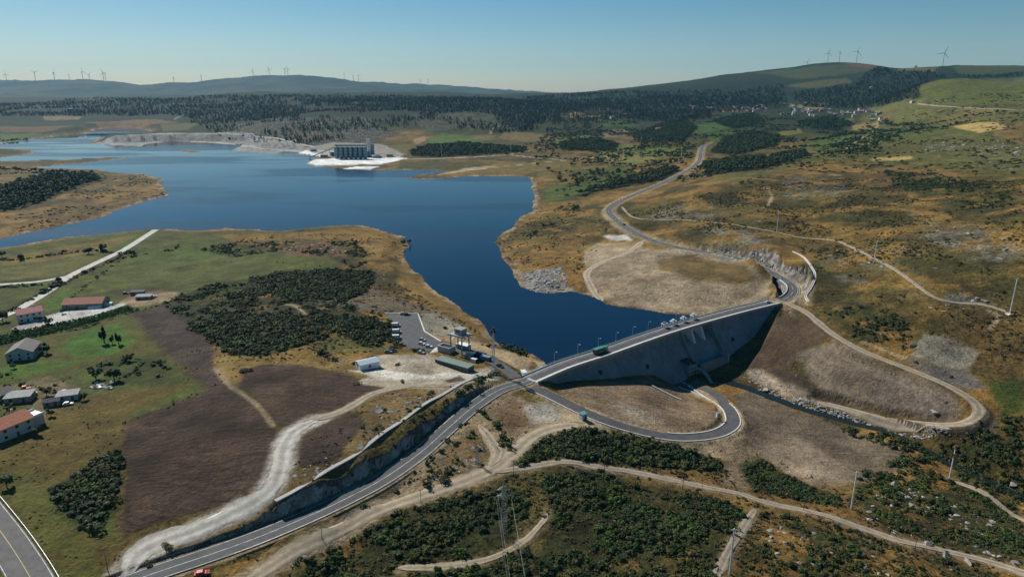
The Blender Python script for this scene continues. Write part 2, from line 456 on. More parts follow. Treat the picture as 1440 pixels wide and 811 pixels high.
# ------------------------------------------------------------------ roads: centre lines (photo x, photo y, height)
ROADS = {
 'main': dict(w=8.4, cut=2.6, fill=0.6, pts=[(60, 862, -2.4), (140, 834, -2.3), (215, 806, -2.1), (290, 781, -2), (360, 756, -1.8), (430, 727, -1.6), (490, 699, -1.4), (540, 672, -1.2), (590, 637, -1), (630, 602, -0.8), (665, 572, -0.5), (700, 549, -0.2), (735, 537.5, 0), (748, 533, 0)]),
 'left': dict(w=10.5, cut=0.6, fill=0.6, pts=[(-150, 585, 0.5), (-70, 660, 0.4), (-8, 735, 0.3), (36, 800, 0.2), (70, 865, 0)]),
 'access': dict(w=6.4, cut=0.8, fill=0.7, pts=[(735, 538, 0), (775, 556, -1.8), (820, 578, -4), (860, 594, -6), (905, 607, -8.6), (950, 614.5, -11), (990, 613, -13.5), (1017, 606, -15.5), (1031, 593, -17.3), (1025, 575, -19.2), (1008, 562, -21), (985, 551, -22.6), (955, 540, -24), (930, 530, -24.2)]),
 'ramp': dict(w=6.0, cut=0.8, fill=0.7, pts=[(1024, 579, -19), (1016, 563, -20.4), (1002, 551, -21.6), (985, 543.5, -22.8), (970, 537, -23.8)]),
 'site': dict(w=6.6, cut=0.8, fill=0.7, pts=[(733, 537, 0), (716, 523, 0.1), (700, 512, 0.3), (680, 503, 0.4), (655, 496, 0.4), (620, 485, 0.4), (592, 474, 0.4), (575, 462, 0.4)]),
 'valley': dict(w=7.6, cut=1.6, fill=0.7, pts=[(1090, 424, 0), (1105, 419.5, 0), (1114, 412, 0.1), (1114, 403, 0.3), (1105, 395, 0.8), (1088, 385, 1.4), (1060, 371, 2.2), (1025, 360, 3), (985, 353.5, 3.6), (945, 346, 4), (910, 335, 4.2), (882, 321, 4.4), (864, 307, 4.6), (856, 297, 5), (862, 288, 6), (880, 279, 7), (905, 268.5, 9), (930, 258, 10.5), (955, 246.5, 12), (972, 237, 12.5), (983, 226, 12.5), (985.5, 216, 12), (988, 207, 11), (996, 203, 10.5)]),
 'lane': dict(w=7.0, cut=0.5, fill=0.5, pts=[(219, 323, -6), (178, 349, -4.6), (157, 359.5, -4.4), (124, 375, -4), (98, 388, -3.6), (70, 408, -3.2), (44, 424, -3), (15, 440, -2.6), (-60, 470, -2)]),
 'lanetwo': dict(w=5.5, cut=0.5, fill=0.5, pts=[(98, 388, -3.6), (60, 395, -3.8), (30, 398, -4), (0, 400, -4), (-60, 405, -4)]),
 'far': dict(w=9.0, cut=0.6, fill=0.6, pts=[(560, 224, -2.5), (600, 223.5, -1.8), (640, 222, -1.5), (690, 219.5, -0.5), (715, 218, 0), (745, 221, 0), (790, 225, 0.5)]),
}
for nm, R in ROADS.items():
    p = np.array(R['pts'], float)
    R['P'] = spline(at(p[:, 0], p[:, 1], p[:, 2]), 3.0)

def grade(P, w, cut, fill, reach=26.0, margin=1.4):
    global H
    m = (X2 > P[:, 0].min() - reach) & (X2 < P[:, 0].max() + reach) & (Y2 > P[:, 1].min() - reach) & (Y2 < P[:, 1].max() + reach)
    d, z, _, _ = poly_dist(X2[m], Y2[m], P)
    e = np.maximum(0, d - (w / 2 + margin + 0.0014 * D2[m]))
    h = H[m]
    nz = 1 + (0.75 * fbm(X2[m] / 6, Y2[m] / 6, 77, 4) + .45 * fbm(X2[m] / 1.7, Y2[m] / 1.7, 79, 3)) * (cut > 1)
    g = np.clip(h, z - 0.22 - e * fill, z - 0.22 + e * cut * nz)
    f = smooth(reach * 0.75, reach, d)
    keep = (SDL[m] > 0) | foot[m]
    H[m] = np.where(keep, h, g * (1 - f) + h * f)
for nm in ('far', 'lane', 'lanetwo', 'left', 'site', 'valley', 'access', 'ramp', 'main'):
    grade(ROADS[nm]['P'], ROADS[nm]['w'], ROADS[nm]['cut'], ROADS[nm]['fill'])
# level pad of the car park and buildings
def pad(px_pts, z, reach=10):
    global H
    P = at(*np.array(px_pts, float).T, z)[:, :2]
    m = (X2 > P[:, 0].min() - reach) & (X2 < P[:, 0].max() + reach) & (Y2 > P[:, 1].min() - reach) & (Y2 < P[:, 1].max() + reach)
    s = sdist(X2[m], Y2[m], P)
    f = smooth(-reach, 0.5, s)
    H[m] = H[m] * (1 - f) + (z - 0.22) * f
    return P
LOT = pad([(541, 440), (588, 441), (597, 466), (620, 480), (605, 494), (577, 492), (566, 482), (563, 467), (551, 452)], 0.4)
pad([(605, 494), (620, 480), (690, 503), (680, 520), (655, 522)], 0.4)
# white working platforms on the far shore
QPAD1 = pad([(433, 228.5), (445, 223.5), (475, 222), (560, 221), (572, 223.5), (540, 230), (490, 231.5), (445, 231.5)], -4.6, 6)
QPAD2 = pad([(420, 214.5), (432, 210.5), (470, 212), (478, 219), (450, 219.5)], -4.4, 6)
QPAD3 = pad([(480, 237.5), (500, 234), (536, 233.5), (520, 238)], -5.9, 4)
# stream bed
p = np.array([(1000, 530, -24.5), (1040, 541, -24.9), (1075, 553, -25.2), (1130, 574, -25.5), (1190, 591, -25.7), (1250, 608, -25.9), (1300, 632, -26.2), (1360, 662, -26.6), (1440, 700, -27.5), (1520, 735, -28.5)], float)
STREAM = spline(at(p[:, 0], p[:, 1], p[:, 2]), 3.0)
m = (X2 > 90) & (X2 < 420) & (Y2 > 150) & (Y2 < 430)
d, z, _, _ = poly_dist(X2[m], Y2[m], STREAM)
H[m] = np.where(foot[m], H[m], np.minimum(H[m], z - 1.2 + np.maximum(0, d - 2.2) * 0.7 + 0.10 * np.maximum(0, d - 5) ** 2))
# quarry benches: a rock wall behind the working shore
for pts, hgt in (([(140, 201.5), (190, 199.5), (240, 197.5), (290, 197.5), (345, 199.5)], 17.0), ([(345, 206), (380, 208), (420, 209), (440, 207)], 12.0)):
    a_ = np.array(pts, float); Q = spline(at(a_[:, 0], a_[:, 1], -5.0), 20.0)
    m = (X2 > Q[:, 0].min() - 60) & (X2 < Q[:, 0].max() + 60) & (Y2 > Q[:, 1].min() - 50) & (Y2 < Q[:, 1].max() + 320)
    d, z, sd, arc = poly_dist(X2[m], Y2[m], np.column_stack([Q[:, :2], np.zeros(len(Q))]))
    e = smooth(0, 60, arc) * smooth(0, 60, arc.max() - arc)
    w = np.where(sd > 0, np.minimum(1, d / 6.0), 0) * (1 - smooth(120, 300, d)) * e
    H[m] = np.maximum(H[m], (-5 + hgt * w + 2.5 * fbm(X2[m] / 40, Y2[m] / 40, 51, 3) * w)) * (w > 0.02) + H[m] * (w <= 0.02)
# terrace track on the spoil heap
p = np.array([(1104, 424, 0), (1120, 432, 0), (1137, 441, 0), (1170, 468, -1.4), (1215, 493.5, -3), (1275, 517, -4.8), (1330, 540, -6), (1362, 558, -7.6), (1377, 575, -9.8), (1368, 589, -12.5), (1340, 596, -15.5), (1293, 594, -19.3), (1247, 588, -21.6), (1192, 575, -23.3), (1150, 564, -23.9)], float)
TERR = spline(at(p[:, 0], p[:, 1], p[:, 2]), 3.0)
tip = at(1377, 575, -9.8)
it = int(np.argmin(np.hypot(*(TERR[:, :2] - tip[:2]).T)))
UPL = TERR[:it + 1]
LOWL = np.vstack([TERR[it:], at(*np.array([(1110, 551, -24.7), (1075, 535, -24.7), (1048, 521, -24.0)], float).T[:2], np.array([-24.7, -24.7, -24.0]))])
SPOIL = np.vstack([UPL, LOWL[1:]])[:, :2]
m = (X2 > SPOIL[:, 0].min()) & (X2 < SPOIL[:, 0].max()) & (Y2 > SPOIL[:, 1].min()) & (Y2 < SPOIL[:, 1].max())
def softz(P):                                      # height of a line, blended smoothly from its points
    w = 1.0 / (((X2[m][:, None] - P[None, :, 0]) ** 2 + (Y2[m][:, None] - P[None, :, 1]) ** 2) + 9.0) ** 2
    return (w * P[None, :, 2]).sum(1) / w.sum(1)
du = poly_dist(X2[m], Y2[m], UPL)[0]; dl = poly_dist(X2[m], Y2[m], LOWL)[0]; zu = softz(spline(UPL, 2.0)); zl = softz(spline(LOWL, 2.0))
ins = smooth(0, 3, sdist(X2[m], Y2[m], SPOIL)) * ~foot[m]
fr = du / (du + dl + 1e-6); fr = fr + 0.05 * np.sin(fr * 12.57)      # two shallow benches
H[m] = H[m] * (1 - ins) + (zu * (1 - fr) + zl * fr + .35 * fbm(X2[m] / 7, Y2[m] / 7, 61, 4)) * ins
grade(spline(TERR, 0.7), 6.0, 0.6, 0.6, reach=7.5, margin=.8)
d, z, _, _ = poly_dist(X2[m], Y2[m], STREAM)
H[m] = np.where(foot[m] | (d > 9), H[m], np.minimum(H[m], z - 1.1 + np.maximum(0, d - 2.4 - .9 * fbm(X2[m] / 6, Y2[m] / 6, 63, 3)) * 0.7))
# pocket behind the retaining wall inside the road bend
_V = ROADS['valley']['P']; _t = np.gradient(_V[:, :2], axis=0); _t /= np.linalg.norm(_t, axis=1)[:, None]
BEND = (4, 24)
BENDW = _V[BEND[0]:BEND[1], :2] + np.column_stack([-_t[:, 1], _t[:, 0]])[BEND[0]:BEND[1]] * (ROADS['valley']['w'] / 2 + .6)
_pk = np.vstack([BENDW, at(np.array([1086., 1085.]), np.array([394., 412.]), -7)[:, :2]])
m = (X2 > _pk[:, 0].min() - 5) & (X2 < _pk[:, 0].max() + 5) & (Y2 > _pk[:, 1].min() - 5) & (Y2 < _pk[:, 1].max() + 5)
H[m] = np.where(sdist(X2[m], Y2[m], _pk) > 0.3, np.minimum(H[m], -8.5), H[m])
GROUND = Sampler(H)

def G(px, py):
    """photo points -> ground points"""
    return hit(GROUND, px, py)
def GP(pts):
    a = np.array(pts, float)
    return G(a[:, 0], a[:, 1])
# ------------------------------------------------------------------ what grows or lies where: albedo of the ground
C = dict(gold=(.235, .150, .052), moor=(.125, .088, .036), olive=(.105, .096, .032), grass=(.095, .115, .030), lawn=(.075, .150, .026),
         straw=(.42, .31, .13), plough=(.068, .047, .033), earth=(.145, .108, .076), tan=(.27, .21, .145), sand=(.40, .325, .225), gravel=(.56, .53, .47),
         rock=(.27, .26, .245), rubble=(.22, .19, .155), scrub=(.036, .048, .018), wood=(.020, .032, .017), shore=(.24, .155, .065), darkrock=(.13, .125, .12), pale=(.46, .44, .40), concrete=(.45, .44, .41), red=(.17, .085, .045))
C = {k: np.array(v) for k, v in C.items()}
N1 = fbm(X2 / 55, Y2 / 55, 101, 5); N2 = fbm(X2 / 14, Y2 / 14, 103, 4); N3 = fbm(X2 / 240, Y2 / 240, 107, 4); N4 = fbm(X2 / 4.5, Y2 / 4.5, 109, 3)
COLR = np.empty(X2.shape + (3,)); COLR[:] = C['gold']
MSK = np.zeros(X2.shape + (4,))                 # furrows one way, rock, furrows the other way, scrub mottling
def mixc(w, c):
    global COLR
    COLR = COLR * (1 - w[..., None]) + c * w[..., None]
mixc(smooth(-0.35, 0.35, N1 + 0.4 * N2), C['moor'])
mixc(smooth(0.0, 0.5, N3 + 0.35 * N2) * 0.75, C['olive'])
mixc(smooth(900, 1500, D2) * 0.75 * smooth(-0.5, 0.3, N3 + 0.3 * N1), C['olive'])
mixc(smooth(1400, 2300, D2) * 0.92 * smooth(-0.8, -0.1, fbm(X2 / 300, Y2 / 300, 111, 4)), C['scrub'] * 1.0)
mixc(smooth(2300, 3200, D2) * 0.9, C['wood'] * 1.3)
mixc(smooth(6500, 8000, D2) * 0.8 * smooth(-.5, .5, fbm(X2 / 500, Y2 / 500, 119, 5)), np.array((.10, .10, .06)))
MSK[..., 1] = 0.35 * smooth(0.1, 0.6, fbm(X2 / 70, Y2 / 70, 113, 4)) * smooth(300, 420, D2) * (1 - .8 * smooth(1300, 1900, D2))
MSK[..., 3] = 0.55 + 0.45 * smooth(-0.2, 0.4, N1)
heath = smooth(.02, .3, fbm(X2 / 42, Y2 / 42, 131, 5)) * smooth(250, 330, D2) * (1 - smooth(1500, 2200, D2))
mixc(heath * .75, np.array((.058, .052, .020)))
mixc(smooth(.12, .4, fbm(X2 / 30 + 9, Y2 / 30, 137, 5)) * .7 * smooth(250, 330, D2) * (1 - smooth(1200, 1800, D2)), np.array((.29, .185, .062)))
# bleached rim of the reservoir
rim = (1 - smooth(0, 1, -SDL / np.clip(14 + 0.012 * D2, 14, 45))) * (SDL < 3) * upst * (Y2 < 3400)
mixc(rim * 0.85, C['shore']); mixc(rim * smooth(0.0, 0.5, N2 + 0.3 * N4) * 0.5, C['moor'])

wet = (SDL > -5 - .002 * D2) & (SDL < 2) & upst & (Y2 < 3400)
mixc(wet * smooth(-.1, .35, N2 + .5 * N4) * .8, np.array((.36, .31, .235))); mixc(wet * smooth(.0, .4, -N2 + .3 * N4) * .7, np.array((.07, .058, .035)))
band2 = smooth(6, 11, -SDL) * (1 - smooth(13, 24, -SDL)) * upst * (Y2 < 1600) * smooth(-.2, .3, N1 + .4 * N2)
mixc(band2 * .6, np.array((.075, .062, .026)))

def region(pts, cls, soft=2.0, warp=2.5, amt=1.0, f1=None, rock=None, f2=None, scr=None, noise=None, var=0.0, world=False):
    """colour the ground inside an outline; edges wander by `warp` metres and fade over `soft` metres"""
    global COLR
    P = np.asarray(pts)[:, :2] if world else GP(pts)[:, :2]
    lo, hi = P.min(0) - 3 * soft - warp, P.max(0) + 3 * soft + warp
    m = (X2 > lo[0]) & (X2 < hi[0]) & (Y2 > lo[1]) & (Y2 < hi[1])
    if not m.any(): return P
    x, y = X2[m], Y2[m]
    s = sdist(x + warp * N2[m] + warp * .5 * N4[m], y + warp * N2[::-1][m] * 0.6, P)
    w = smooth(-soft, soft, s) * amt
    if noise is not None: w = w * smooth(noise[0], noise[1], N1[m] * .6 + N2[m] * .7 + N4[m] * .3)
    c = C[cls] if isinstance(cls, str) else np.array(cls)
    cc = c * (1 + var * (N2[m] + 0.5 * N1[m]))[:, None]
    COLR[m] = COLR[m] * (1 - w[:, None]) + cc * w[:, None]
    for ch, val in ((0, f1), (1, rock), (2, f2), (3, scr)):
        v = 0.0 if (val is None and amt > 0.6 and noise is None) else val
        if v is not None: MSK[m, ch] = MSK[m, ch] * (1 - w) + v * w
    return P

def stroke(pts, w_, cls, soft=0.8, amt=1.0, warp=0.8, ruts=False):
    P = spline(GP(pts)[:, :2], 4.0)
    lo, hi = P.min(0) - w_ - 8, P.max(0) + w_ + 8
    m = (X2 > lo[0]) & (X2 < hi[0]) & (Y2 > lo[1]) & (Y2 < hi[1])
    d = poly_dist(X2[m], Y2[m], np.column_stack([P, np.zeros(len(P))]))[0] + warp * (N2[m] + N4[m])
    so = soft + 0.0012 * D2[m]
    w = (1 - smooth(w_ / 2 - so, w_ / 2 + so, d)) * amt
    if ruts: w = w * (0.35 + 0.65 * smooth(0.3, 0.9, np.abs(d - 0.0)))
    COLR[m] = COLR[m] * (1 - w[:, None]) + C[cls] * w[:, None]
    MSK[m] *= (1 - w)[:, None]
    return P

# --- farmland, near left
region([(-200, 860), (-200, 352), (0, 351), (120, 333), (216, 325), (300, 328), (330, 350), (470, 365), (480, 382), (250, 425), (215, 480), (250, 520), (300, 545), (230, 570), (178, 600), (165, 690), (165, 760), (140, 811), (120, 860)], (.082, .100, .028), 3, 3, 0.9, scr=0.2, var=.35)
region([(-100, 640), (0, 600), (150, 550), (280, 535), (200, 575), (170, 640), (70, 690), (60, 720), (160, 760), (140, 811), (60, 790), (0, 700)], (.135, .095, .034), 4, 5, 0.75, var=.3)
region([(0, 660), (60, 670), (75, 720), (130, 770), (120, 800), (60, 770), (10, 700)], 'grass', 6, 5, 0.6)
region([(0, 535), (0, 490), (70, 468), (165, 447), (200, 462), (225, 497), (150, 505), (60, 535)], 'olive', 3, 2, 0.7)
region([(85, 488), (120, 462), (165, 455), (190, 478), (160, 498), (100, 503)], (.075, .148, .026), 4, 4, 0.9)
region([(0, 535), (0, 510), (30, 512), (60, 507), (110, 508), (80, 520)], (.075, .148, .026), 4, 3, 0.7)
region([(135, 512), (165, 500), (215, 500), (250, 520), (215, 540), (150, 540)], 'scrub', 3, 4, 0.5, noise=(-.2, .3))
region([(0, 545), (60, 530), (110, 540), (100, 560), (60, 590), (40, 570), (0, 570)], (.20, .155, .10), 3, 3, 0.7)
region([(55, 447), (90, 437), (160, 430), (172, 424), (178, 428), (100, 458), (50, 465), (15, 462)], 'concrete', 0.8, .5)
region([(168, 425), (190, 412), (225, 408), (255, 412), (240, 424), (185, 432)], (.28, .21, .14), 2, 2, 0.9)
region([(150, 408), (200, 400), (245, 408), (210, 416), (165, 416)], 'plough', 3, 2, 0.6)
region([(60, 424), (90, 412), (110, 420), (92, 432), (65, 438)], 'lawn', 2, 2, 0.6)
region([(-60, 488), (0, 474), (62, 459), (130, 446), (180, 430), (190, 436), (120, 458), (60, 472), (0, 486), (-60, 500)], (.045, .095, .022), 1.5, 1, f1=0.9)
region([(110, 405), (175, 358), (225, 350), (330, 354), (460, 370), (420, 378), (330, 386), (240, 402), (140, 410)], (.100, .112, .034), 2, 2, 0.85, var=.25)
region([(165, 368), (200, 352), (290, 343), (340, 352), (300, 362), (230, 372)], (.085, .115, .030), 3, 3, 0.8)
region([(0, 378), (110, 362), (150, 360), (90, 386), (0, 395)], (.14, .125, .045), 2, 2, 0.8)
region([(0, 375), (0, 362), (60, 352), (130, 340), (200, 330), (150, 352), (60, 368)], (.18, .135, .05), 2, 3, 0.8, var=.3)
region([(160, 350), (175, 340), (205, 326), (212, 328), (180, 348)], (.075, .12, .028), 1.5, 1, 0.85)
region([(225, 326), (320, 326), (420, 330), (330, 338), (230, 340)], (.085, .095, .032), 3, 2, 0.7, noise=(-.4, .1))
region([(300, 330), (420, 328), (520, 320), (560, 335), (567, 352), (570, 366), (540, 360), (470, 360), (390, 352)], 'gold', 3, 4, 0.7, var=.4)
region([(395, 345), (470, 338), (500, 350), (470, 362), (400, 360)], 'red', 3, 4, 0.7, rock=0.7)
# ploughed and cleared ground
region([(170, 625), (178, 594), (215, 577), (290, 551), (330, 549), (362, 570), (392, 605), (398, 620), (384, 655), (372, 684), (330, 706), (260, 727), (195, 745), (172, 752), (168, 690)], 'plough', 1.6, 3.0, f1=1.0, var=.45)
region([(330, 640), (395, 615), (380, 670), (350, 695), (280, 718), (230, 715), (270, 680)], (.085, .066, .048), 8, 6, 0.6, f1=0.8)
region([(352, 548), (330, 545), (335, 520), (380, 511), (440, 514), (500, 530), (538, 545), (520, 556), (480, 575), (445, 590), (412, 606), (390, 597)], (.078, .054, .038), 1.6, 3, f1=1.0, var=.45)
region([(183, 442), (240, 423), (252, 440), (280, 475), (302, 492), (312, 530), (335, 552), (292, 548), (240, 500), (215, 480)], (.070, .052, .042), 2.5, 4, f2=0.9, var=.5)
region([(407, 650), (446, 594), (500, 579), (512, 596), (482, 638), (462, 656), (425, 658)], (.070, .050, .038), 1.5, 2, var=.3, f1=0.4)
region([(500, 575), (560, 552), (640, 545), (625, 562), (560, 605), (505, 645), (470, 668), (420, 690), (395, 705), (420, 660), (465, 655), (485, 638), (515, 595)], (.19, .135, .06), 1.5, 3, 0.9, rock=0.55, var=.5)
region([(200, 795), (230, 765), (300, 745), (390, 712), (396, 722), (300, 770), (230, 795)], (.16, .115, .05), 2, 2, 0.9, var=.4)
region([(300, 470), (330, 500), (420, 505), (480, 500), (540, 505), (510, 530), (440, 512), (380, 508), (340, 520), (330, 545), (310, 530), (300, 500)], (.21, .15, .06), 2, 3, 0.9, rock=.3, var=.5)
region([(470, 470), (520, 462), (548, 470), (540, 490), (500, 495), (440, 490)], (.13, .125, .04), 3, 3, 0.8)
# dam site works, left bank
region([(530, 500), (560, 498), (600, 497), (660, 520), (690, 515), (700, 530), (660, 545), (620, 548), (560, 545), (500, 540), (525, 522)], (.37, .325, .26), 1.5, 2, 0.95, var=.25)
region([(484, 520), (540, 520), (600, 528), (640, 523), (690, 522), (700, 534), (640, 532), (560, 534)], 'gravel', 1.5, 2, 0.75)
region([(600, 545), (660, 538), (700, 540), (650, 556), (620, 560)], 'tan', 2, 2, 0.8)
region([(625, 535), (645, 528), (655, 534), (640, 542)], 'plough', 1.2, 1, 0.9)
region([(590, 441), (596, 465), (610, 472), (655, 470), (650, 455), (620, 438)], (.29, .27, .22), 2, 3, 0.85, rock=.25, f1=.4, var=.2)
region([(605, 474), (660, 470), (700, 490), (750, 505), (742, 528), (715, 512), (690, 500), (640, 484)], (.33, .255, .165), 2, 3, 0.9, var=.35)
region([(485, 412), (520, 405), (600, 432), (640, 440), (590, 440), (545, 438), (500, 425)], (.15, .125, .085), 2, 3, 0.9)
region([(432, 418), (470, 420), (520, 430), (540, 437), (480, 432), (440, 428)], 'darkrock', 1.5, 2, 0.9, rock=.4)
region([(560, 370), (575, 375), (620, 420), (670, 452), (690, 475), (660, 468), (610, 436), (560, 405)], (.22, .145, .05), 3, 4, 0.8, var=.5)
region([(725, 534), (760, 512), (772, 520), (748, 532)], (.42, .36, .27), 1, 1, 0.9)
region([(596, 480), (617, 484), (622, 492), (606, 496), (598, 488)], 'gravel', .8, .5)
# between the main road and the sandy track
region([(330, 811), (440, 745), (540, 690), (600, 640), (660, 590), (710, 555), (780, 575), (830, 595), (740, 625), (690, 670), (560, 715), (460, 770), (380, 811)], (.30, .235, .155), 2, 3, 0.9, var=.35, rock=.3)
region([(590, 690), (620, 640), (660, 600), (690, 600), (690, 650), (640, 680)], (.17, .12, .055), 3, 3, 0.8, rock=.55, var=.5)
region([(695, 575), (720, 562), (760, 580), (740, 600), (700, 605)], (.20, .125, .075), 3, 3, 0.75, var=.4)
region([(735, 570), (770, 563), (795, 578), (785, 592), (745, 595)], (.40, .38, .33), 3, 3, 0.8)
# loop of the access road
region([(783, 547), (860, 537), (905, 533), (960, 545), (1005, 575), (1015, 590), (1005, 606), (960, 610), (900, 600), (840, 580)], (.205, .155, .105), 1, 2, 0.95, f1=0.55, var=.25)
region([(800, 575), (840, 588), (900, 604), (960, 612), (1000, 610), (940, 600), (870, 578)], 'tan', 3, 3, 0.8)
region([(850, 560), (900, 575), (930, 592), (905, 595), (870, 580)], (.30, .26, .21), 4, 4, 0.6, rock=.5)
region([(780, 555), (860, 605), (950, 626), (1030, 612), (1045, 595), (1055, 605), (1040, 630), (1020, 645), (950, 630), (850, 612), (790, 598)], 'sand', 2, 2, 0.75, var=.2)
region([(975, 545), (1005, 562), (1000, 566), (960, 549)], 'tan', 1, 1, 0.9)
region([(1030, 555), (1060, 550), (1120, 580), (1200, 605), (1270, 630), (1280, 655), (1200, 680), (1120, 660), (1060, 630), (1045, 600)], (.155, .128, .10), 2, 3, 0.9, f1=0.7, var=.3)
region([(1070, 625), (1130, 615), (1190, 660), (1210, 680), (1150, 685), (1090, 655), (1060, 640)], (.29, .235, .17), 4, 5, 0.75, var=.3, rock=.3)
region([(1000, 625), (1060, 620), (1070, 660), (1050, 690), (1010, 680), (1030, 650)], (.23, .18, .125), 3, 3, 0.8)
# far bank: spoil terraces
region([(1095, 432), (1140, 448), (1180, 478), (1150, 480), (1110, 515), (1085, 530), (1050, 515), (1065, 478)], (.090, .064, .043), 2, 3, 0.95, var=.3, f2=.3)
region([(1110, 520), (1060, 525), (1110, 550), (1170, 570), (1190, 568), (1150, 540)], (.075, .058, .045), 2, 3, 0.9)
region([(1120, 495), (1175, 478), (1230, 505), (1290, 530), (1350, 560), (1362, 578), (1340, 590), (1270, 585), (1200, 572), (1150, 545)], (.20, .165, .125), 2, 3, 0.95, f2=1.0, var=.2)
region([(1225, 520), (1300, 545), (1350, 570), (1340, 588), (1260, 582), (1215, 560)], (.15, .125, .105), 3, 3, 0.7, f2=.8)
region([(1075, 520), (1050, 518), (1050, 532), (1110, 556), (1160, 572), (1250, 596), (1330, 606), (1340, 598), (1240, 590), (1150, 563)], (.33, .27, .20), 2, 3, 0.85, rock=.6, var=.4)
region([(1360, 555), (1400, 585), (1405, 605), (1370, 615), (1330, 610), (1365, 595), (1380, 575)], (.12, .095, .075), 2, 2, 0.95, f2=.6)
region([(1280, 500), (1300, 470), (1340, 475), (1378, 495), (1360, 518), (1320, 515)], (.235, .215, .17), 1.2, 1, 0.95, f2=0.9)
region([(1270, 500), (1320, 516), (1360, 520), (1385, 545), (1360, 548), (1300, 525)], 'darkrock', 2, 2, 0.85)
region([(1385, 540), (1440, 532), (1440, 580), (1410, 590)], (.05, .10, .022), 3, 4, 0.7)
# far bank: cleared knoll
region([(820, 360), (860, 345), (895, 340), (905, 350), (985, 352), (1050, 372), (1085, 395), (1080, 415), (1040, 440), (985, 445), (931, 438), (850, 424), (828, 400)], (.30, .245, .17), 2, 3, 0.9, rock=.35, f2=.4, var=.4)
region([(820, 352), (840, 342), (880, 342), (885, 352), (850, 362), (825, 366)], (.36, .29, .20), 2, 2, 0.85)
region([(925, 366), (970, 358), (1040, 372), (1065, 392), (1040, 402), (980, 395), (930, 380)], (.15, .105, .04), 3, 4, 0.85, var=.5)
region([(733, 385), (790, 375), (800, 400), (780, 413), (740, 407)], 'rock', 3, 5, 0.8, rock=.9, noise=(-.3, .2))
region([(848, 332), (880, 330), (890, 338), (860, 338)], 'pale', 1.5, 1)
region([(965, 352), (1010, 355), (1050, 360), (1090, 378), (1118, 392), (1135, 405), (1125, 420), (1112, 400), (1090, 385), (1040, 368)], (.33, .30, .25), 2, 2, 0.9, rock=.85)
region([(1100, 380), (1130, 385), (1146, 400), (1140, 430), (1120, 428), (1130, 410)], (.33, .255, .16), 2, 3, 0.8, var=.3)
# hillside: green scrub, rock fields, bare grass
for pts, cl, a in (([(1160, 440), (1220, 425), (1280, 450), (1270, 490), (1210, 480)], 'scrub', .75), ([(1240, 240), (1330, 245), (1420, 270), (1440, 300), (1400, 310), (1300, 280), (1260, 262)], 'scrub', .8),
                   ([(1140, 302), (1220, 296), (1265, 302), (1230, 310), (1150, 312)], 'scrub', .7), ([(920, 268), (990, 260), (990, 268), (940, 272)], 'scrub', .6), ([(1330, 435), (1440, 440), (1440, 520), (1380, 500), (1330, 470)], 'moor', .7),
                   ([(1200, 190), (1300, 195), (1440, 230), (1440, 270), (1330, 240), (1220, 230)], 'scrub', .5), ([(1380, 590), (1440, 590), (1440, 640), (1390, 630)], 'scrub', .7)):
    region(pts, cl, 6, 8, a, noise=(-.6, .1), scr=.8)
for pts in ([(1170, 350), (1290, 340), (1300, 380), (1230, 400), (1160, 380)], [(1290, 300), (1400, 320), (1440, 350), (1400, 370), (1310, 340)], [(1310, 195), (1440, 200), (1440, 240), (1340, 235), (1290, 215)], [(1100, 250), (1180, 245), (1200, 280), (1100, 275)],
            [(900, 300), (1000, 280), (1020, 300), (940, 310)], [(1280, 385), (1380, 395), (1400, 430), (1300, 430)], [(1000, 320), (1080, 330), (1090, 350), (1000, 345)]):
    region(pts, 'rock', 8, 10, 0.45, noise=(-.05, .45), rock=.8)
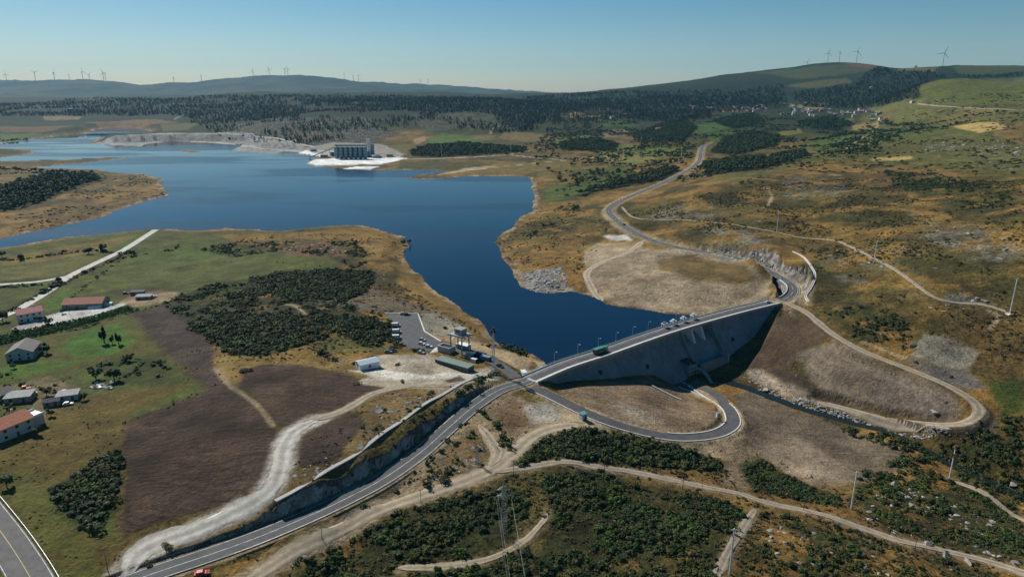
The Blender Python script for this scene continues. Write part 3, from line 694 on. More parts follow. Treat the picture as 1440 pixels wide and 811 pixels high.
# fields across the valley
region([(1230, 150), (1290, 118), (1440, 104), (1560, 100), (1560, 260), (1300, 235), (1180, 225), (1120, 232), (1020, 262), (1000, 250), (1140, 200), (1200, 180)], (.125, .122, .040), 30, 20, .85, rock=.2, scr=.7, var=.5)
for pts, cl in (([(1335, 178), (1390, 170), (1418, 181), (1378, 187)], 'straw'), ([(1337, 155), (1365, 150), (1415, 155), (1385, 163)], (.20, .17, .065)), ([(1228, 222), (1282, 219), (1284, 224), (1225, 226)], 'straw'), ([(1210, 196), (1260, 193), (1245, 203), (1212, 205)], (.085, .11, .03)),
                ([(1200, 176), (1235, 172), (1232, 180), (1200, 184)], (.26, .19, .08)), ([(1208, 201), (1240, 199), (1235, 204), (1210, 205)], (.24, .22, .08)), ([(1095, 186), (1125, 180), (1128, 187), (1100, 192)], (.17, .155, .05)), ([(1170, 169), (1200, 166), (1200, 172), (1172, 174)], (.13, .14, .045)),
                ([(1290, 125), (1330, 112), (1440, 108), (1440, 145), (1350, 150), (1285, 140)], (.125, .135, .04)), ([(1200, 145), (1290, 142), (1340, 150), (1300, 165), (1260, 172), (1235, 165)], (.14, .135, .05)), ([(1230, 180), (1330, 182), (1300, 195), (1240, 200)], (.10, .115, .034)), ([(1140, 195), (1200, 188), (1200, 205), (1145, 210)], (.085, .115, .03)),
                ([(1300, 165), (1420, 155), (1440, 165), (1400, 172), (1330, 176)], (.15, .13, .05)), ([(1400, 185), (1440, 170), (1440, 205), (1395, 190)], (.19, .13, .055)), ([(600, 197), (620, 188), (690, 192), (700, 196), (640, 204), (600, 205)], (.09, .15, .03)), ([(665, 190), (700, 190), (690, 196), (660, 194)], (.17, .125, .055)),
                ([(580, 197), (597, 191), (600, 198), (585, 203)], (.29, .21, .11)), ([(556, 205), (575, 208), (572, 218), (555, 218)], (.12, .125, .04)), ([(778, 160), (800, 157), (860, 162), (800, 168)], (.24, .20, .075)), ([(840, 205), (960, 203), (970, 215), (880, 235), (840, 225)], (.13, .145, .042)), ([(845, 213), (930, 222), (900, 228), (850, 228)], (.21, .185, .07)),
                ([(990, 190), (1030, 185), (1040, 195), (1000, 200)], (.075, .13, .028)), ([(960, 180), (1000, 172), (1040, 170), (1030, 180), (980, 188)], (.07, .12, .028)), ([(840, 168), (885, 172), (900, 178), (850, 178)], (.065, .11, .028)), ([(845, 184), (885, 182), (880, 192), (848, 193)], (.21, .16, .11)), ([(770, 195), (830, 190), (860, 200), (790, 205)], (.12, .14, .042)),
                ([(710, 185), (760, 188), (790, 195), (740, 200), (700, 195)], (.18, .135, .06)), ([(1120, 148), (1160, 143), (1170, 150), (1130, 156)], (.25, .20, .09)), ([(1010, 148), (1070, 143), (1080, 152), (1015, 158)], (.21, .15, .085)), ([(750, 225), (840, 225), (860, 240), (800, 250), (756, 250)], (.15, .12, .045)),
                ([(765, 262), (850, 250), (870, 262), (800, 280), (765, 285)], (.075, .105, .028)), ([(800, 240), (880, 235), (900, 245), (830, 255)], (.065, .095, .026)), ([(690, 225), (760, 230), (800, 232), (740, 245), (660, 246), (620, 243)], (.18, .135, .055)), ([(560, 228), (640, 228), (700, 230), (640, 240), (560, 238)], (.085, .08, .03)),
                ([(0, 188), (60, 188), (120, 186), (70, 191), (0, 198)], (.09, .14, .035)), ([(120, 172), (200, 168), (250, 172), (200, 180), (140, 178)], (.19, .125, .07)), ([(0, 178), (120, 178), (60, 186), (0, 186)], (.15, .10, .05)), ([(60, 163), (115, 164), (112, 168), (62, 169)], (.22, .17, .10)), ([(225, 175), (280, 173), (265, 183), (230, 185)], (.12, .12, .05)),
                ([(1060, 103), (1160, 92), (1220, 92), (1230, 100), (1130, 112)], (.075, .085, .035)), ([(1180, 88), (1230, 92), (1240, 97), (1200, 94)], (.16, .085, .05)), ([(1110, 118), (1190, 110), (1200, 116), (1140, 124), (1105, 122)], (.105, .10, .04)), ([(1250, 98), (1320, 95), (1310, 103), (1260, 104)], (.13, .115, .045)), ([(1340, 95), (1440, 88), (1440, 100), (1350, 106)], (.08, .088, .03))):
    region(pts, cl, 4 + 0.0, 4, 0.85, var=.15)
# bare granite hillside above the quarry
region([(290, 200), (330, 175), (420, 165), (520, 165), (560, 190), (470, 205), (430, 205), (360, 200)], (.042, .047, .03), 20, 20, .9, noise=(-.7, 0), rock=.6)
region([(580, 160), (660, 145), (720, 160), (700, 180), (600, 185)], (.10, .095, .065), 20, 20, .75, noise=(-.3, .3), rock=.5)
# woods seen as dark ground between the crowns
WOODS = [[(1110, 132), (1200, 118), (1235, 96), (1260, 100), (1330, 108), (1300, 118), (1290, 140), (1240, 150), (1180, 152), (1130, 150)], [(600, 165), (560, 155), (480, 150), (420, 150), (440, 140), (560, 138), (700, 140), (800, 140), (900, 138), (1000, 135), (1100, 135), (1100, 145), (1000, 150), (900, 152), (800, 158), (760, 170), (740, 185), (700, 175), (690, 155)],
         [(230, 150), (330, 145), (430, 150), (420, 165), (330, 172), (270, 168), (240, 162)], [(0, 158), (120, 155), (230, 150), (240, 160), (120, 163), (0, 163)], [(577, 212), (600, 206), (650, 202), (690, 205), (740, 210), (745, 214), (690, 217), (620, 221), (580, 220)],
         [(785, 202), (840, 195), (870, 205), (860, 212), (790, 212)], [(1000, 215), (1020, 195), (1060, 185), (1095, 192), (1090, 205), (1030, 220)], [(980, 235), (1010, 228), (1080, 222), (1130, 212), (1135, 222), (1080, 238), (1000, 246)], [(880, 262), (800, 278), (860, 258), (930, 240), (960, 238), (940, 252)],
         [(1120, 172), (1170, 163), (1200, 175), (1150, 182)], [(-60, 285), (0, 265), (60, 248), (130, 245), (140, 255), (90, 270), (40, 290), (-20, 302)], [(930, 175), (960, 165), (980, 180), (960, 200), (900, 200), (890, 190)], [(1000, 170), (1060, 160), (1075, 172), (1030, 182)], [(880, 155), (1000, 158), (1000, 168), (930, 172), (880, 168)], [(1335, 105), (1440, 102), (1440, 108), (1360, 110)]]
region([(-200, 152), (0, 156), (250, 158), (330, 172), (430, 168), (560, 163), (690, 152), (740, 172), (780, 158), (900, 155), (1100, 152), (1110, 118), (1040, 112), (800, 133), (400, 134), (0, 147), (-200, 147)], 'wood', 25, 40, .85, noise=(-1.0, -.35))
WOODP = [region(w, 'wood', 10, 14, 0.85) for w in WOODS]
# quarry and platforms across the water
region([(120, 203), (190, 190), (240, 187), (330, 187), (360, 193), (430, 205), (425, 216), (380, 217), (325, 212), (340, 203), (240, 199), (200, 207)], (.36, .36, .35), 6, 8, 0.85, rock=.7, var=.3)
region([(250, 191), (340, 190), (350, 198), (245, 198)], 'darkrock', 5, 6, 0.6, rock=.6)
for q in (QPAD1, QPAD2, QPAD3): region(q, (.72, .71, .68), 3, 2, 1, world=True)
region([(425, 208), (470, 200), (540, 203), (570, 218), (560, 222), (470, 222), (440, 215)], (.30, .28, .25), 6, 6, 0.85, rock=.4)
region([(652, 237), (700, 232), (690, 236), (650, 242), (600, 248)], 'sand', 4, 3, 0.7)
# near scrub floor
SCRUB = {}
def scrubfloor(key, pts, amt, noise=(-.9, -.2)):
    SCRUB[key] = region(pts, 'scrub', 2, 3, amt, noise=noise, scr=.8)
scrubfloor('a', [(72, 690), (130, 650), (168, 632), (170, 660), (162, 700), (150, 735), (118, 748), (95, 722)], .9)
scrubfloor('b', [(228, 428), (290, 402), (350, 392), (400, 382), (470, 378), (530, 382), (520, 408), (482, 425), (540, 455), (552, 480), (525, 492), (470, 468), (440, 482), (380, 502), (325, 500), (285, 470), (262, 455)], .85, (-.5, .1))
scrubfloor('c', [(270, 348), (340, 340), (420, 335), (500, 338), (520, 365), (500, 378), (470, 365), (400, 352), (330, 362)], .6, (-.2, .2))
scrubfloor('d', [(725, 658), (745, 630), (790, 605), (850, 605), (950, 626), (1020, 650), (1008, 662), (960, 658), (890, 655), (800, 645)], .9)
scrubfloor('e', [(380, 830), (450, 790), (520, 745), (600, 712), (700, 682), (742, 690), (735, 745), (690, 775), (600, 790), (560, 800), (500, 830)], .75, (-.5, .1))
scrubfloor('f', [(770, 668), (850, 664), (960, 692), (1045, 712), (1045, 745), (1012, 790), (990, 850), (740, 850), (770, 760), (785, 720), (765, 690)], .8, (-.6, .0))
scrubfloor('g', [(1070, 720), (1150, 730), (1280, 772), (1440, 812), (1440, 860), (1030, 860), (1045, 760)], .75, (-.4, .2))
scrubfloor('h', [(1045, 655), (1070, 645), (1130, 680), (1185, 700), (1180, 712), (1110, 700), (1060, 690)], .8)
scrubfloor('i', [(1215, 660), (1280, 640), (1340, 625), (1440, 620), (1440, 790), (1340, 770), (1240, 740), (1200, 700)], .75, (-.5, .1))
scrubfloor('j', [(560, 830), (620, 800), (700, 790), (745, 765), (740, 840)], .8)
# earth tracks drawn as worn ground
stroke([(302, 518), (323, 542), (359, 567), (384, 598)], 2.6, 'tan', 0.5, .85, .3)
for pts, w_ in (([(1075, 262), (1085, 275), (1080, 288), (1072, 292)], 3), ([(1186, 215), (1195, 205), (1232, 180), (1236, 172)], 6), ([(715, 218), (740, 213), (760, 208)], 6), ([(650, 240), (720, 233), (790, 226), (860, 220)], 6), ([(690, 188), (695, 180), (720, 176)], 7), ([(1090, 143), (1115, 148), (1110, 150)], 10), 
                ([(1390, 437), (1405, 445), (1392, 462)], 2.0), ([(400, 428), (415, 430), (440, 447), (475, 452)], 2.5), ([(470, 447), (490, 462), (505, 475)], 2.5), ([(1212, 480), (1250, 495), (1272, 503)], 2), ([(245, 168), (262, 160), (266, 156)], 9), ([(180, 190), (330, 187), (380, 195), (420, 205)], 9)):
    stroke(pts, w_, 'sand', .7, .75, .5)
for pts, w_, cl in (([(180, 811), (188, 790), (208, 770), (252, 753), (298, 735), (341, 714), (381, 687), (394, 656), (399, 630), (413, 607), (447, 589)], 11, (.42, .39, .34)), ([(440, 591), (485, 576), (524, 554), (567, 544), (628, 541), (665, 537)], 6, (.27, .22, .16)), ([(345, 818), (400, 783), (450, 757), (510, 727), (560, 707), (627, 685), (690, 661), (717, 641), (747, 615), (777, 602), (815, 597)], 8.5, (.32, .26, .18)),
                    ([(694, 664), (747, 656), (793, 649), (843, 657), (893, 664), (960, 678), (1040, 694), (1070, 704), (1147, 721), (1227, 747), (1277, 763), (1343, 778), (1393, 790), (1460, 812)], 5.5, (.25, .20, .14)), ([(560, 799), (627, 797), (693, 784), (737, 760), (762, 735), (770, 722)], 4, (.26, .21, .14)), ([(1062, 716), (1037, 753), (1012, 800), (1005, 818)], 4.6, (.24, .19, .13)), ([(1336, 674), (1390, 697), (1440, 731), (1480, 750)], 4, (.24, .19, .13))):
    C['_t'] = np.array(cl); stroke(pts, w_, '_t', 1.4, .8, 1.3)
# road verges
for nm, ex, cl, a in (('valley', 7, 'sand', .55), ('main', 2.5, 'tan', .7), ('access', 3.2, 'sand', .6), ('left', 3, 'olive', .5)):
    R = ROADS[nm]
    m = np.abs(X2) < 1e9
    P = R['P']; m = (X2 > P[:, 0].min() - 20) & (X2 < P[:, 0].max() + 20) & (Y2 > P[:, 1].min() - 20) & (Y2 < P[:, 1].max() + 20)
    d = poly_dist(X2[m], Y2[m], P)[0]
    w = (1 - smooth(R['w'] / 2 + ex * .4, R['w'] / 2 + ex, d + 1.5 * N2[m])) * a
    COLR[m] = COLR[m] * (1 - w[:, None]) + C[cl] * w[:, None]; MSK[m] *= (1 - w)[:, None]
# steep freshly cut ground is bare rock
gy, gx = np.gradient(H)
sl = np.hypot(gx / np.maximum(np.gradient(X2, axis=1), .01), gy / np.gradient(Y2, axis=0))
cutd = np.minimum(poly_dist(X2, Y2, ROADS['main']['P'][::6])[0], poly_dist(X2, Y2, ROADS['valley']['P'][:90:6])[0])
cutm = smooth(0.75, 1.3, sl) * (SDL < 0) * (1 - smooth(18, 30, cutd)) + smooth(.5, .9, sl) * (SDL < 0) * (D2 > 1700) * (D2 < 2800) * (X2 < -300)
mixc(np.clip(cutm, 0, 1) * .9, np.array((.14, .128, .112))); MSK[..., 1] = np.maximum(MSK[..., 1], cutm * .8)

# dry soils and heath are darker and richer than first guessed; bleached gravel keeps its albedo
COLR = np.clip(COLR, .004, .9)
COLR = np.where(COLR < .45, .45 * (COLR / .45) ** 1.2, COLR)
lum = COLR.mean(-1, keepdims=True)
COLR = np.clip(lum + (COLR - lum) * 1.02, .003, .9)
# ------------------------------------------------------------------ ground material
def ground_material():
    m, n, l, b = nt('ground')
    b.inputs['Roughness'].default_value = 0.95
    b.inputs['Specular IOR Level'].default_value = 0.15
    geo = n.new('ShaderNodeNewGeometry')
    col = n.new('ShaderNodeAttribute'); col.attribute_name = 'albedo'
    msk = n.new('ShaderNodeAttribute'); msk.attribute_name = 'cover'
    sep = n.new('ShaderNodeSeparateColor'); l.new(msk.outputs['Color'], sep.inputs[0])
    def noise(scale, detail, vec=None, rough=.6):
        t = n.new('ShaderNodeTexNoise'); t.inputs['Scale'].default_value = scale; t.inputs['Detail'].default_value = detail; t.inputs['Roughness'].default_value = rough
        l.new(vec or geo.outputs['Position'], t.inputs['Vector']); return t.outputs['Fac']
    def rng(v, a, b_, c, d):
        r = n.new('ShaderNodeMapRange'); l.new(v, r.inputs['Value'])
        for k, q in zip(('From Min', 'From Max', 'To Min', 'To Max'), (a, b_, c, d)): r.inputs[k].default_value = q
        return r.outputs[0]
    def mth(op, a, b_):
        r = n.new('ShaderNodeMath'); r.operation = op
        for i, q in enumerate((a, b_)):
            if isinstance(q, (int, float)): r.inputs[i].default_value = q
            else: l.new(q, r.inputs[i])
        return r.outputs[0]
    def mapped(rot, sc):
        mp = n.new('ShaderNodeMapping'); mp.inputs['Rotation'].default_value = (0, 0, rot); mp.inputs['Scale'].default_value = sc
        wv = n.new('ShaderNodeTexNoise'); wv.inputs['Scale'].default_value = .012; wv.inputs['Detail'].default_value = 2; l.new(geo.outputs['Position'], wv.inputs['Vector'])
        ws = n.new('ShaderNodeVectorMath'); ws.operation = 'SCALE'; ws.inputs['Scale'].default_value = 70; l.new(wv.outputs['Color'], ws.inputs[0])
        wa = n.new('ShaderNodeVectorMath'); wa.operation = 'ADD'; l.new(geo.outputs['Position'], wa.inputs[0]); l.new(ws.outputs[0], wa.inputs[1])
        l.new(wa.outputs[0], mp.inputs['Vector']); return mp.outputs[0]
    big = rng(noise(0.06, 6), .3, .7, .62, 1.38)
    fine = mth('MULTIPLY', rng(noise(0.8, 6, rough=.75), .3, .7, .55, 1.45), rng(noise(0.25, 5, rough=.7), .35, .65, .78, 1.22))
    f1 = noise(1.0, 4, mapped(0.12, (.045, .6, .3)))
    f2 = noise(1.0, 4, mapped(0.92, (.55, .05, .3)))
    fb = rng(noise(0.035, 5), .35, .65, .5, 1.0); fu1 = rng(f1, .35, .65, .62, 1.45); fu1 = mth('ADD', mth('MULTIPLY', mth('SUBTRACT', fu1, 1.0), fb), 1.0); fu2 = rng(f2, .35, .65, .8, 1.22)
    mul = mth('MULTIPLY', big, fine)
    def lerp1(v, w):                              # 1 + (v-1)*w
        return mth('ADD', mth('MULTIPLY', mth('SUBTRACT', v, 1.0), w), 1.0)
    mul = mth('MULTIPLY', mul, lerp1(fu1, sep.outputs['Red']))
    mul = mth('MULTIPLY', mul, lerp1(fu2, sep.outputs['Blue']))
    spots = mth('MULTIPLY', rng(noise(0.42, 5, rough=.7), .47, .60, 1.1, .42), rng(noise(0.11, 5, rough=.7), .5, .62, 1.08, .55))
    mul = mth('MULTIPLY', mul, lerp1(spots, msk.outputs['Alpha']))
    sc = n.new('ShaderNodeVectorMath'); sc.operation = 'SCALE'
    l.new(col.outputs['Color'], sc.inputs[0]); l.new(mul, sc.inputs['Scale'])
    vor = n.new('ShaderNodeTexVoronoi'); vor.inputs['Scale'].default_value = .22; vor.inputs['Randomness'].default_value = 1
    l.new(geo.outputs['Position'], vor.inputs['Vector'])
    rn = mth('ADD', noise(0.16, 6, rough=.7), mth('MULTIPLY', sep.outputs['Green'], .34))
    rk = rng(rn, .70, .76, 0, 1)
    rc = n.new('ShaderNodeVectorMath'); rc.operation = 'SCALE'; rc.inputs[0].default_value = (.30, .285, .26)
    l.new(mth('MULTIPLY', fine, rng(vor.outputs['Distance'], 0, .7, 1.25, .6)), rc.inputs['Scale'])
    mx = n.new('ShaderNodeMix'); mx.data_type = 'RGBA'
    l.new(rk, mx.inputs['Factor']); l.new(sc.outputs[0], mx.inputs['A']); l.new(rc.outputs[0], mx.inputs['B'])
    l.new(mx.outputs['Result'], b.inputs['Base Color'])
    hgt = mth('ADD', mth('ADD', mth('MULTIPLY', noise(0.45, 6, rough=.65), 1.0), mth('MULTIPLY', mth('MULTIPLY', f1, sep.outputs['Red']), .5)), mth('ADD', mth('MULTIPLY', mth('MULTIPLY', f2, sep.outputs['Blue']), .03), mth('MULTIPLY', rk, .5)))
    bp = n.new('ShaderNodeBump'); bp.inputs['Strength'].default_value = .9; bp.inputs['Distance'].default_value = 1.3
    l.new(hgt, bp.inputs['Height']); l.new(bp.outputs[0], b.inputs['Normal'])
    return m
MG = ground_material()
ny, nx = X2.shape
idx = np.arange(ny * nx).reshape(ny, nx)
quads = np.stack([idx[:-1, :-1], idx[:-1, 1:], idx[1:, 1:], idx[1:, :-1]], -1).reshape(-1, 4)
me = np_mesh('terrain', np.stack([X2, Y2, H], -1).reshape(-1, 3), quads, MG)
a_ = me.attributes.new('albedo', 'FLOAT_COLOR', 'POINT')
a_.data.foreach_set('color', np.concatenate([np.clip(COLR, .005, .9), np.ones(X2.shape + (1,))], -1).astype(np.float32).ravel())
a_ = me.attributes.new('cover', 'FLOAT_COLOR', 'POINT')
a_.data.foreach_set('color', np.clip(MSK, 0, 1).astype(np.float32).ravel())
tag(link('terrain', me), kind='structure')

# ------------------------------------------------------------------ water
def water_material(name, deep, rough, wave, dist):
    m, n, l, b = nt(name)
    b.inputs['Base Color'].default_value = deep + (1,)
    b.inputs['Roughness'].default_value = rough
    b.inputs['IOR'].default_value = 1.21
    geo = n.new('ShaderNodeNewGeometry')
    t = n.new('ShaderNodeTexNoise'); t.inputs['Scale'].default_value = wave; t.inputs['Detail'].default_value = 5
    l.new(geo.outputs['Position'], t.inputs['Vector'])
    big = n.new('ShaderNodeTexNoise'); big.inputs['Scale'].default_value = .0035; big.inputs['Detail'].default_value = 3
    mp = n.new('ShaderNodeMapping'); mp.inputs['Scale'].default_value = (.55, 1.5, 1); l.new(geo.outputs['Position'], mp.inputs['Vector']); l.new(mp.outputs[0], big.inputs['Vector'])
    r = n.new('ShaderNodeMapRange'); l.new(big.outputs['Fac'], r.inputs['Value'])      # breeze patches ruffle the surface
    for k_, q in zip(('From Min', 'From Max', 'To Min', 'To Max'), (.44, .56, .10, 1.0)): r.inputs[k_].default_value = q
    rr_ = n.new('ShaderNodeMapRange'); l.new(big.outputs['Fac'], rr_.inputs['Value'])
    for k_, q in zip(('From Min', 'From Max', 'To Min', 'To Max'), (.44, .56, rough * .5, rough * 3.2)): rr_.inputs[k_].default_value = q
    l.new(rr_.outputs[0], b.inputs['Roughness'])
    bp = n.new('ShaderNodeBump'); bp.inputs['Distance'].default_value = dist
    l.new(r.outputs[0], bp.inputs['Strength']); l.new(t.outputs['Fac'], bp.inputs['Height']); l.new(bp.outputs[0], b.inputs['Normal'])
    return m
sel = (SDL > -30) & upst & (Y2 < 3300) & (Y2 > 300) & ~((NDAM > 2) & (dd < 60) & (SDAM > 3) & (SDAM < DAM_L))
i2, j2 = np.arange(0, ny - 1, 2), np.arange(0, nx - 1, 2)
I, J = np.meshgrid(i2[:-1], j2[:-1], indexing='ij')
ok = sel[I, J] & sel[I + 2, J] & sel[I, J + 2] & sel[I + 2, J + 2]
I, J = I[ok], J[ok]
q = np.stack([idx[I, J], idx[I, J + 2], idx[I + 2, J + 2], idx[I + 2, J]], -1)
u_, inv = np.unique(q, return_inverse=True)
V = np.column_stack([X2.ravel()[u_], Y2.ravel()[u_], np.full(len(u_), WATER)])
tag(link('lake', np_mesh('lake', V, inv.reshape(-1, 4), water_material('lake_water', (.002, .012, .034), .06, .35, .16))), kind='structure')
S_ = STREAM; t_ = np.gradient(S_[:, :2], axis=0); t_ /= np.linalg.norm(t_, axis=1)[:, None]; nn_ = np.column_stack([-t_[:, 1], t_[:, 0]])
V = np.concatenate([np.column_stack([S_[:, :2] + nn_ * o, S_[:, 2] - 0.35]) for o in (-3.0, 0, 3.0)])
k_ = len(S_); q = [(a + r * k_, a + 1 + r * k_, a + 1 + (r + 1) * k_, a + (r + 1) * k_) for r in range(2) for a in range(k_ - 1)]
tag(link('stream', np_mesh('stream', V, q, water_material('stream_water', (.012, .02, .022), .1, 1.2, .2))), kind='structure')
# ------------------------------------------------------------------ roads, tracks, kerbs, markings
def asphalt(name, base):
    m, n, l, b = nt(name)
    b.inputs['Roughness'].default_value = .85
    geo = n.new('ShaderNodeNewGeometry')
    a = n.new('ShaderNodeTexNoise'); a.inputs['Scale'].default_value = .25; a.inputs['Detail'].default_value = 8; a.inputs['Roughness'].default_value = .7
    l.new(geo.outputs['Position'], a.inputs['Vector'])
    r = n.new('ShaderNodeValToRGB')
    r.color_ramp.elements[0].position = .3; r.color_ramp.elements[0].color = tuple(c * .62 for c in base) + (1,)
    r.color_ramp.elements[1].position = .72; r.color_ramp.elements[1].color = tuple(c * 1.45 for c in base) + (1,)
    l.new(a.outputs['Fac'], r.inputs[0]); l.new(r.outputs[0], b.inputs['Base Color'])
    return m
M_ASPH = asphalt('asphalt', (.062, .062, .064)); M_OLDASPH = asphalt('worn_asphalt', (.085, .082, .08)); M_CONCROAD = asphalt('concrete_lane', (.40, .38, .34))
M_LINE = mat('road_paint', (.50, .50, .49), .8, var=.45, scale=.5)
M_YELLOW = mat('yellow_road_paint', (.36, .26, .08), .7, var=.15, scale=1.5)
M_KERB = mat('kerb_concrete', (.60, .58, .54), .85, var=.15, scale=.8)
M_CONC = mat('concrete', (.36, .35, .33), .85, var=.18, scale=.35, bump=.1)
M_STEEL = mat('galvanised_steel', (.45, .46, .47), .5, .6, var=.1)

def tangents(P):
    t = np.gradient(P[:, :2], axis=0); t /= np.maximum(np.linalg.norm(t, axis=1)[:, None], 1e-6)
    return t, np.column_stack([-t[:, 1], t[:, 0]])

def ribbon(name, P, offs, lift, m, parent=None, drape=False, wob=0.0, close_h=None, dash=None):
    """strip along P; offs = list of side offsets (left +). drape: take heights from the ground"""
    t, nn = tangents(P)
    K = len(P); V = []
    s_arc = np.concatenate([[0], np.cumsum(np.hypot(*np.diff(P[:, :2], axis=0).T))])
    for o in offs:
        ow = o + (np.sign(o) * wob * (fbm(s_arc / 6, np.full(K, o), 5, 4) + .2 * fbm(s_arc / 1.5, np.full(K, o), 9, 2)) if wob else 0)
        xy = P[:, :2] + nn * (np.broadcast_to(ow, (K,))[:, None])
        z = (GROUND(xy[:, 0], xy[:, 1]) if drape else P[:, 2]) + lift
        V.append(np.column_stack([xy, z]))
    V = np.concatenate(V)
    keep = range(K - 1)
    if dash: keep = [i for i in keep if (s_arc[i] % (dash[0] + dash[1])) < dash[0]]
    q = [(a + r * K, a + 1 + r * K, a + 1 + (r + 1) * K, a + (r + 1) * K) for r in range(len(offs) - 1) for a in keep]
    return link(name, np_mesh(name, V, np.array(q)[:, ::-1], m, True), parent)

def kerb(name, P, o, w_, h, m, parent, base=0.0):
    t, nn = tangents(P); K = len(P); V = []
    for oo, z in ((o - w_ / 2, -.3), (o - w_ / 2, h), (o + w_ / 2, h), (o + w_ / 2, -.3)):
        V.append(np.column_stack([P[:, :2] + nn * oo, P[:, 2] + base + z]))
    q = [(a + r * K, a + 1 + r * K, a + 1 + (r + 1) * K, a + (r + 1) * K) for r in range(3) for a in range(K - 1)]
    return link(name, np_mesh(name, np.concatenate(V), np.array(q)[:, ::-1], m, False), parent)

def road(key, name, m, edge=True, centre='dash', yellow=False, kerbs=(), trim=(0, 0), lw=.22):
    R = ROADS[key]; P = R['P'][trim[0]:len(R['P']) - trim[1]]
    h = R['w'] / 2
    P = P.copy(); lift = .02 + ROADLIFT.get(key, 0)
    o = tag(ribbon(name, P, (-h, -h / 2, 0, h / 2, h), lift, m), kind='structure')
    if edge:
        for s in (-1, 1): ribbon('edge_line', P, (s * (h - .45) - lw / 2, s * (h - .45) + lw / 2), lift + .02, M_LINE, o)
    if centre: ribbon('centre_line', P, (-lw / 2, lw / 2), lift + .02, M_YELLOW if yellow else M_LINE, o, dash=None if centre == 'solid' else (9, 6))
    for s in kerbs: kerb('kerb', P, s * (h + .25), .5, .16, M_KERB, o)
    return o
ROADLIFT = {'main': .03, 'access': 0.0, 'site': .012, 'valley': .012, 'ramp': .024}
road('main', 'road', M_ASPH, centre='solid', trim=(0, 1))
road('left', 'road', M_OLDASPH, centre='solid', yellow=True, lw=.22)
road('access', 'access_road', M_ASPH, edge=False, centre=None, kerbs=(-1,), trim=(2, 0))
road('ramp', 'access_road', M_ASPH, edge=False, centre=None, kerbs=(), trim=(0, 0))
road('site', 'access_road', M_ASPH, edge=False, centre=None, trim=(2, 0))
road('valley', 'road', M_ASPH, trim=(3, 0))
road('lane', 'lane', M_CONCROAD, edge=False, centre=None)
road('lanetwo', 'lane', M_CONCROAD, edge=False, centre=None)
road('far', 'road', M_CONCROAD, edge=False, centre=None)
def sub_road(key, a, b):                           # a stretch of a road given by photo x,y of its ends
    P = ROADS[key]['P']; A, B = GP([a, b])
    i, j = sorted((int(np.argmin(np.hypot(*(P[:, :2] - A[:2]).T))), int(np.argmin(np.hypot(*(P[:, :2] - B[:2]).T)))))
    return P[i:j + 1]
# car park sheet with its kerb
bm_ = MB(); bm_.add([(x, y, .43) for x, y in LOT], [tuple(range(len(LOT)))])
lot = tag(bm_.build('car_park', M_ASPH), kind='structure')
LP = np.column_stack([np.vstack([LOT[0:5]]), np.full(5, .43)])
kerb('kerb', spline(LP[:3], 2) if False else np.vstack([LP[0] + (LP[1] - LP[0]) * t for t in np.linspace(0, 1, 8)]), 0, .7, .22, M_KERB, lot)
kerb('kerb', np.vstack([LP[1] + (LP[2] - LP[1]) * t for t in np.linspace(0, 1, 8)]), 0, .7, .22, M_KERB, lot)
kerb('kerb', np.vstack([LP[2] + (LP[3] - LP[2]) * t for t in np.linspace(0, 1, 8)]), 0, .9, .22, M_KERB, lot)
# gravel and sand tracks
def loose(name, cols, rough=.95):
    m, n, l, b = nt(name); b.inputs['Roughness'].default_value = rough
    geo = n.new('ShaderNodeNewGeometry')
    a = n.new('ShaderNodeTexNoise'); a.inputs['Scale'].default_value = .3; a.inputs['Detail'].default_value = 9; a.inputs['Roughness'].default_value = .8
    l.new(geo.outputs['Position'], a.inputs['Vector'])
    r = n.new('ShaderNodeValToRGB'); r.color_ramp.elements[0].position = .3; r.color_ramp.elements[1].position = .68
    r.color_ramp.elements[0].color = cols[0] + (1,); r.color_ramp.elements[1].color = cols[1] + (1,)
    l.new(a.outputs['Fac'], r.inputs[0])
    ac = n.new('ShaderNodeAttribute'); ac.attribute_name = 'across'            # wheel ruts are worn pale, the middle and edges keep dirt
    ab = n.new('ShaderNodeMath'); ab.operation = 'ABSOLUTE'; l.new(ac.outputs['Fac'], ab.inputs[0])
    rp = n.new('ShaderNodeValToRGB'); e = rp.color_ramp.elements; e[0].position = 0; e[0].color = (.70, .70, .66, 1); e[1].position = 1; e[1].color = (.66, .63, .58, 1)
    for ps, vl in ((.22, .78), (.38, 1.12), (.58, 1.12), (.78, .88)):
        q_ = e.new(ps); q_.color = (vl, vl, vl, 1)
    l.new(ab.outputs[0], rp.inputs[0])
    mm = n.new('ShaderNodeMix'); mm.data_type = 'RGBA'; mm.blend_type = 'MULTIPLY'; mm.inputs['Factor'].default_value = .85
    l.new(r.outputs[0], mm.inputs['A']); l.new(rp.outputs[0], mm.inputs['B']); l.new(mm.outputs['Result'], b.inputs['Base Color'])
    bp = n.new('ShaderNodeBump'); bp.inputs['Strength'].default_value = .6; bp.inputs['Distance'].default_value = .5
    l.new(a.outputs['Fac'], bp.inputs['Height']); l.new(bp.outputs[0], b.inputs['Normal'])
    return m
M_WGRAVEL = loose('white_gravel', ((.22, .205, .175), (.58, .55, .49))); M_SAND = loose('sand_track', ((.22, .17, .11), (.47, .385, .27))); M_DIRT = loose('dirt_track', ((.17, .135, .095), (.40, .33, .24)))
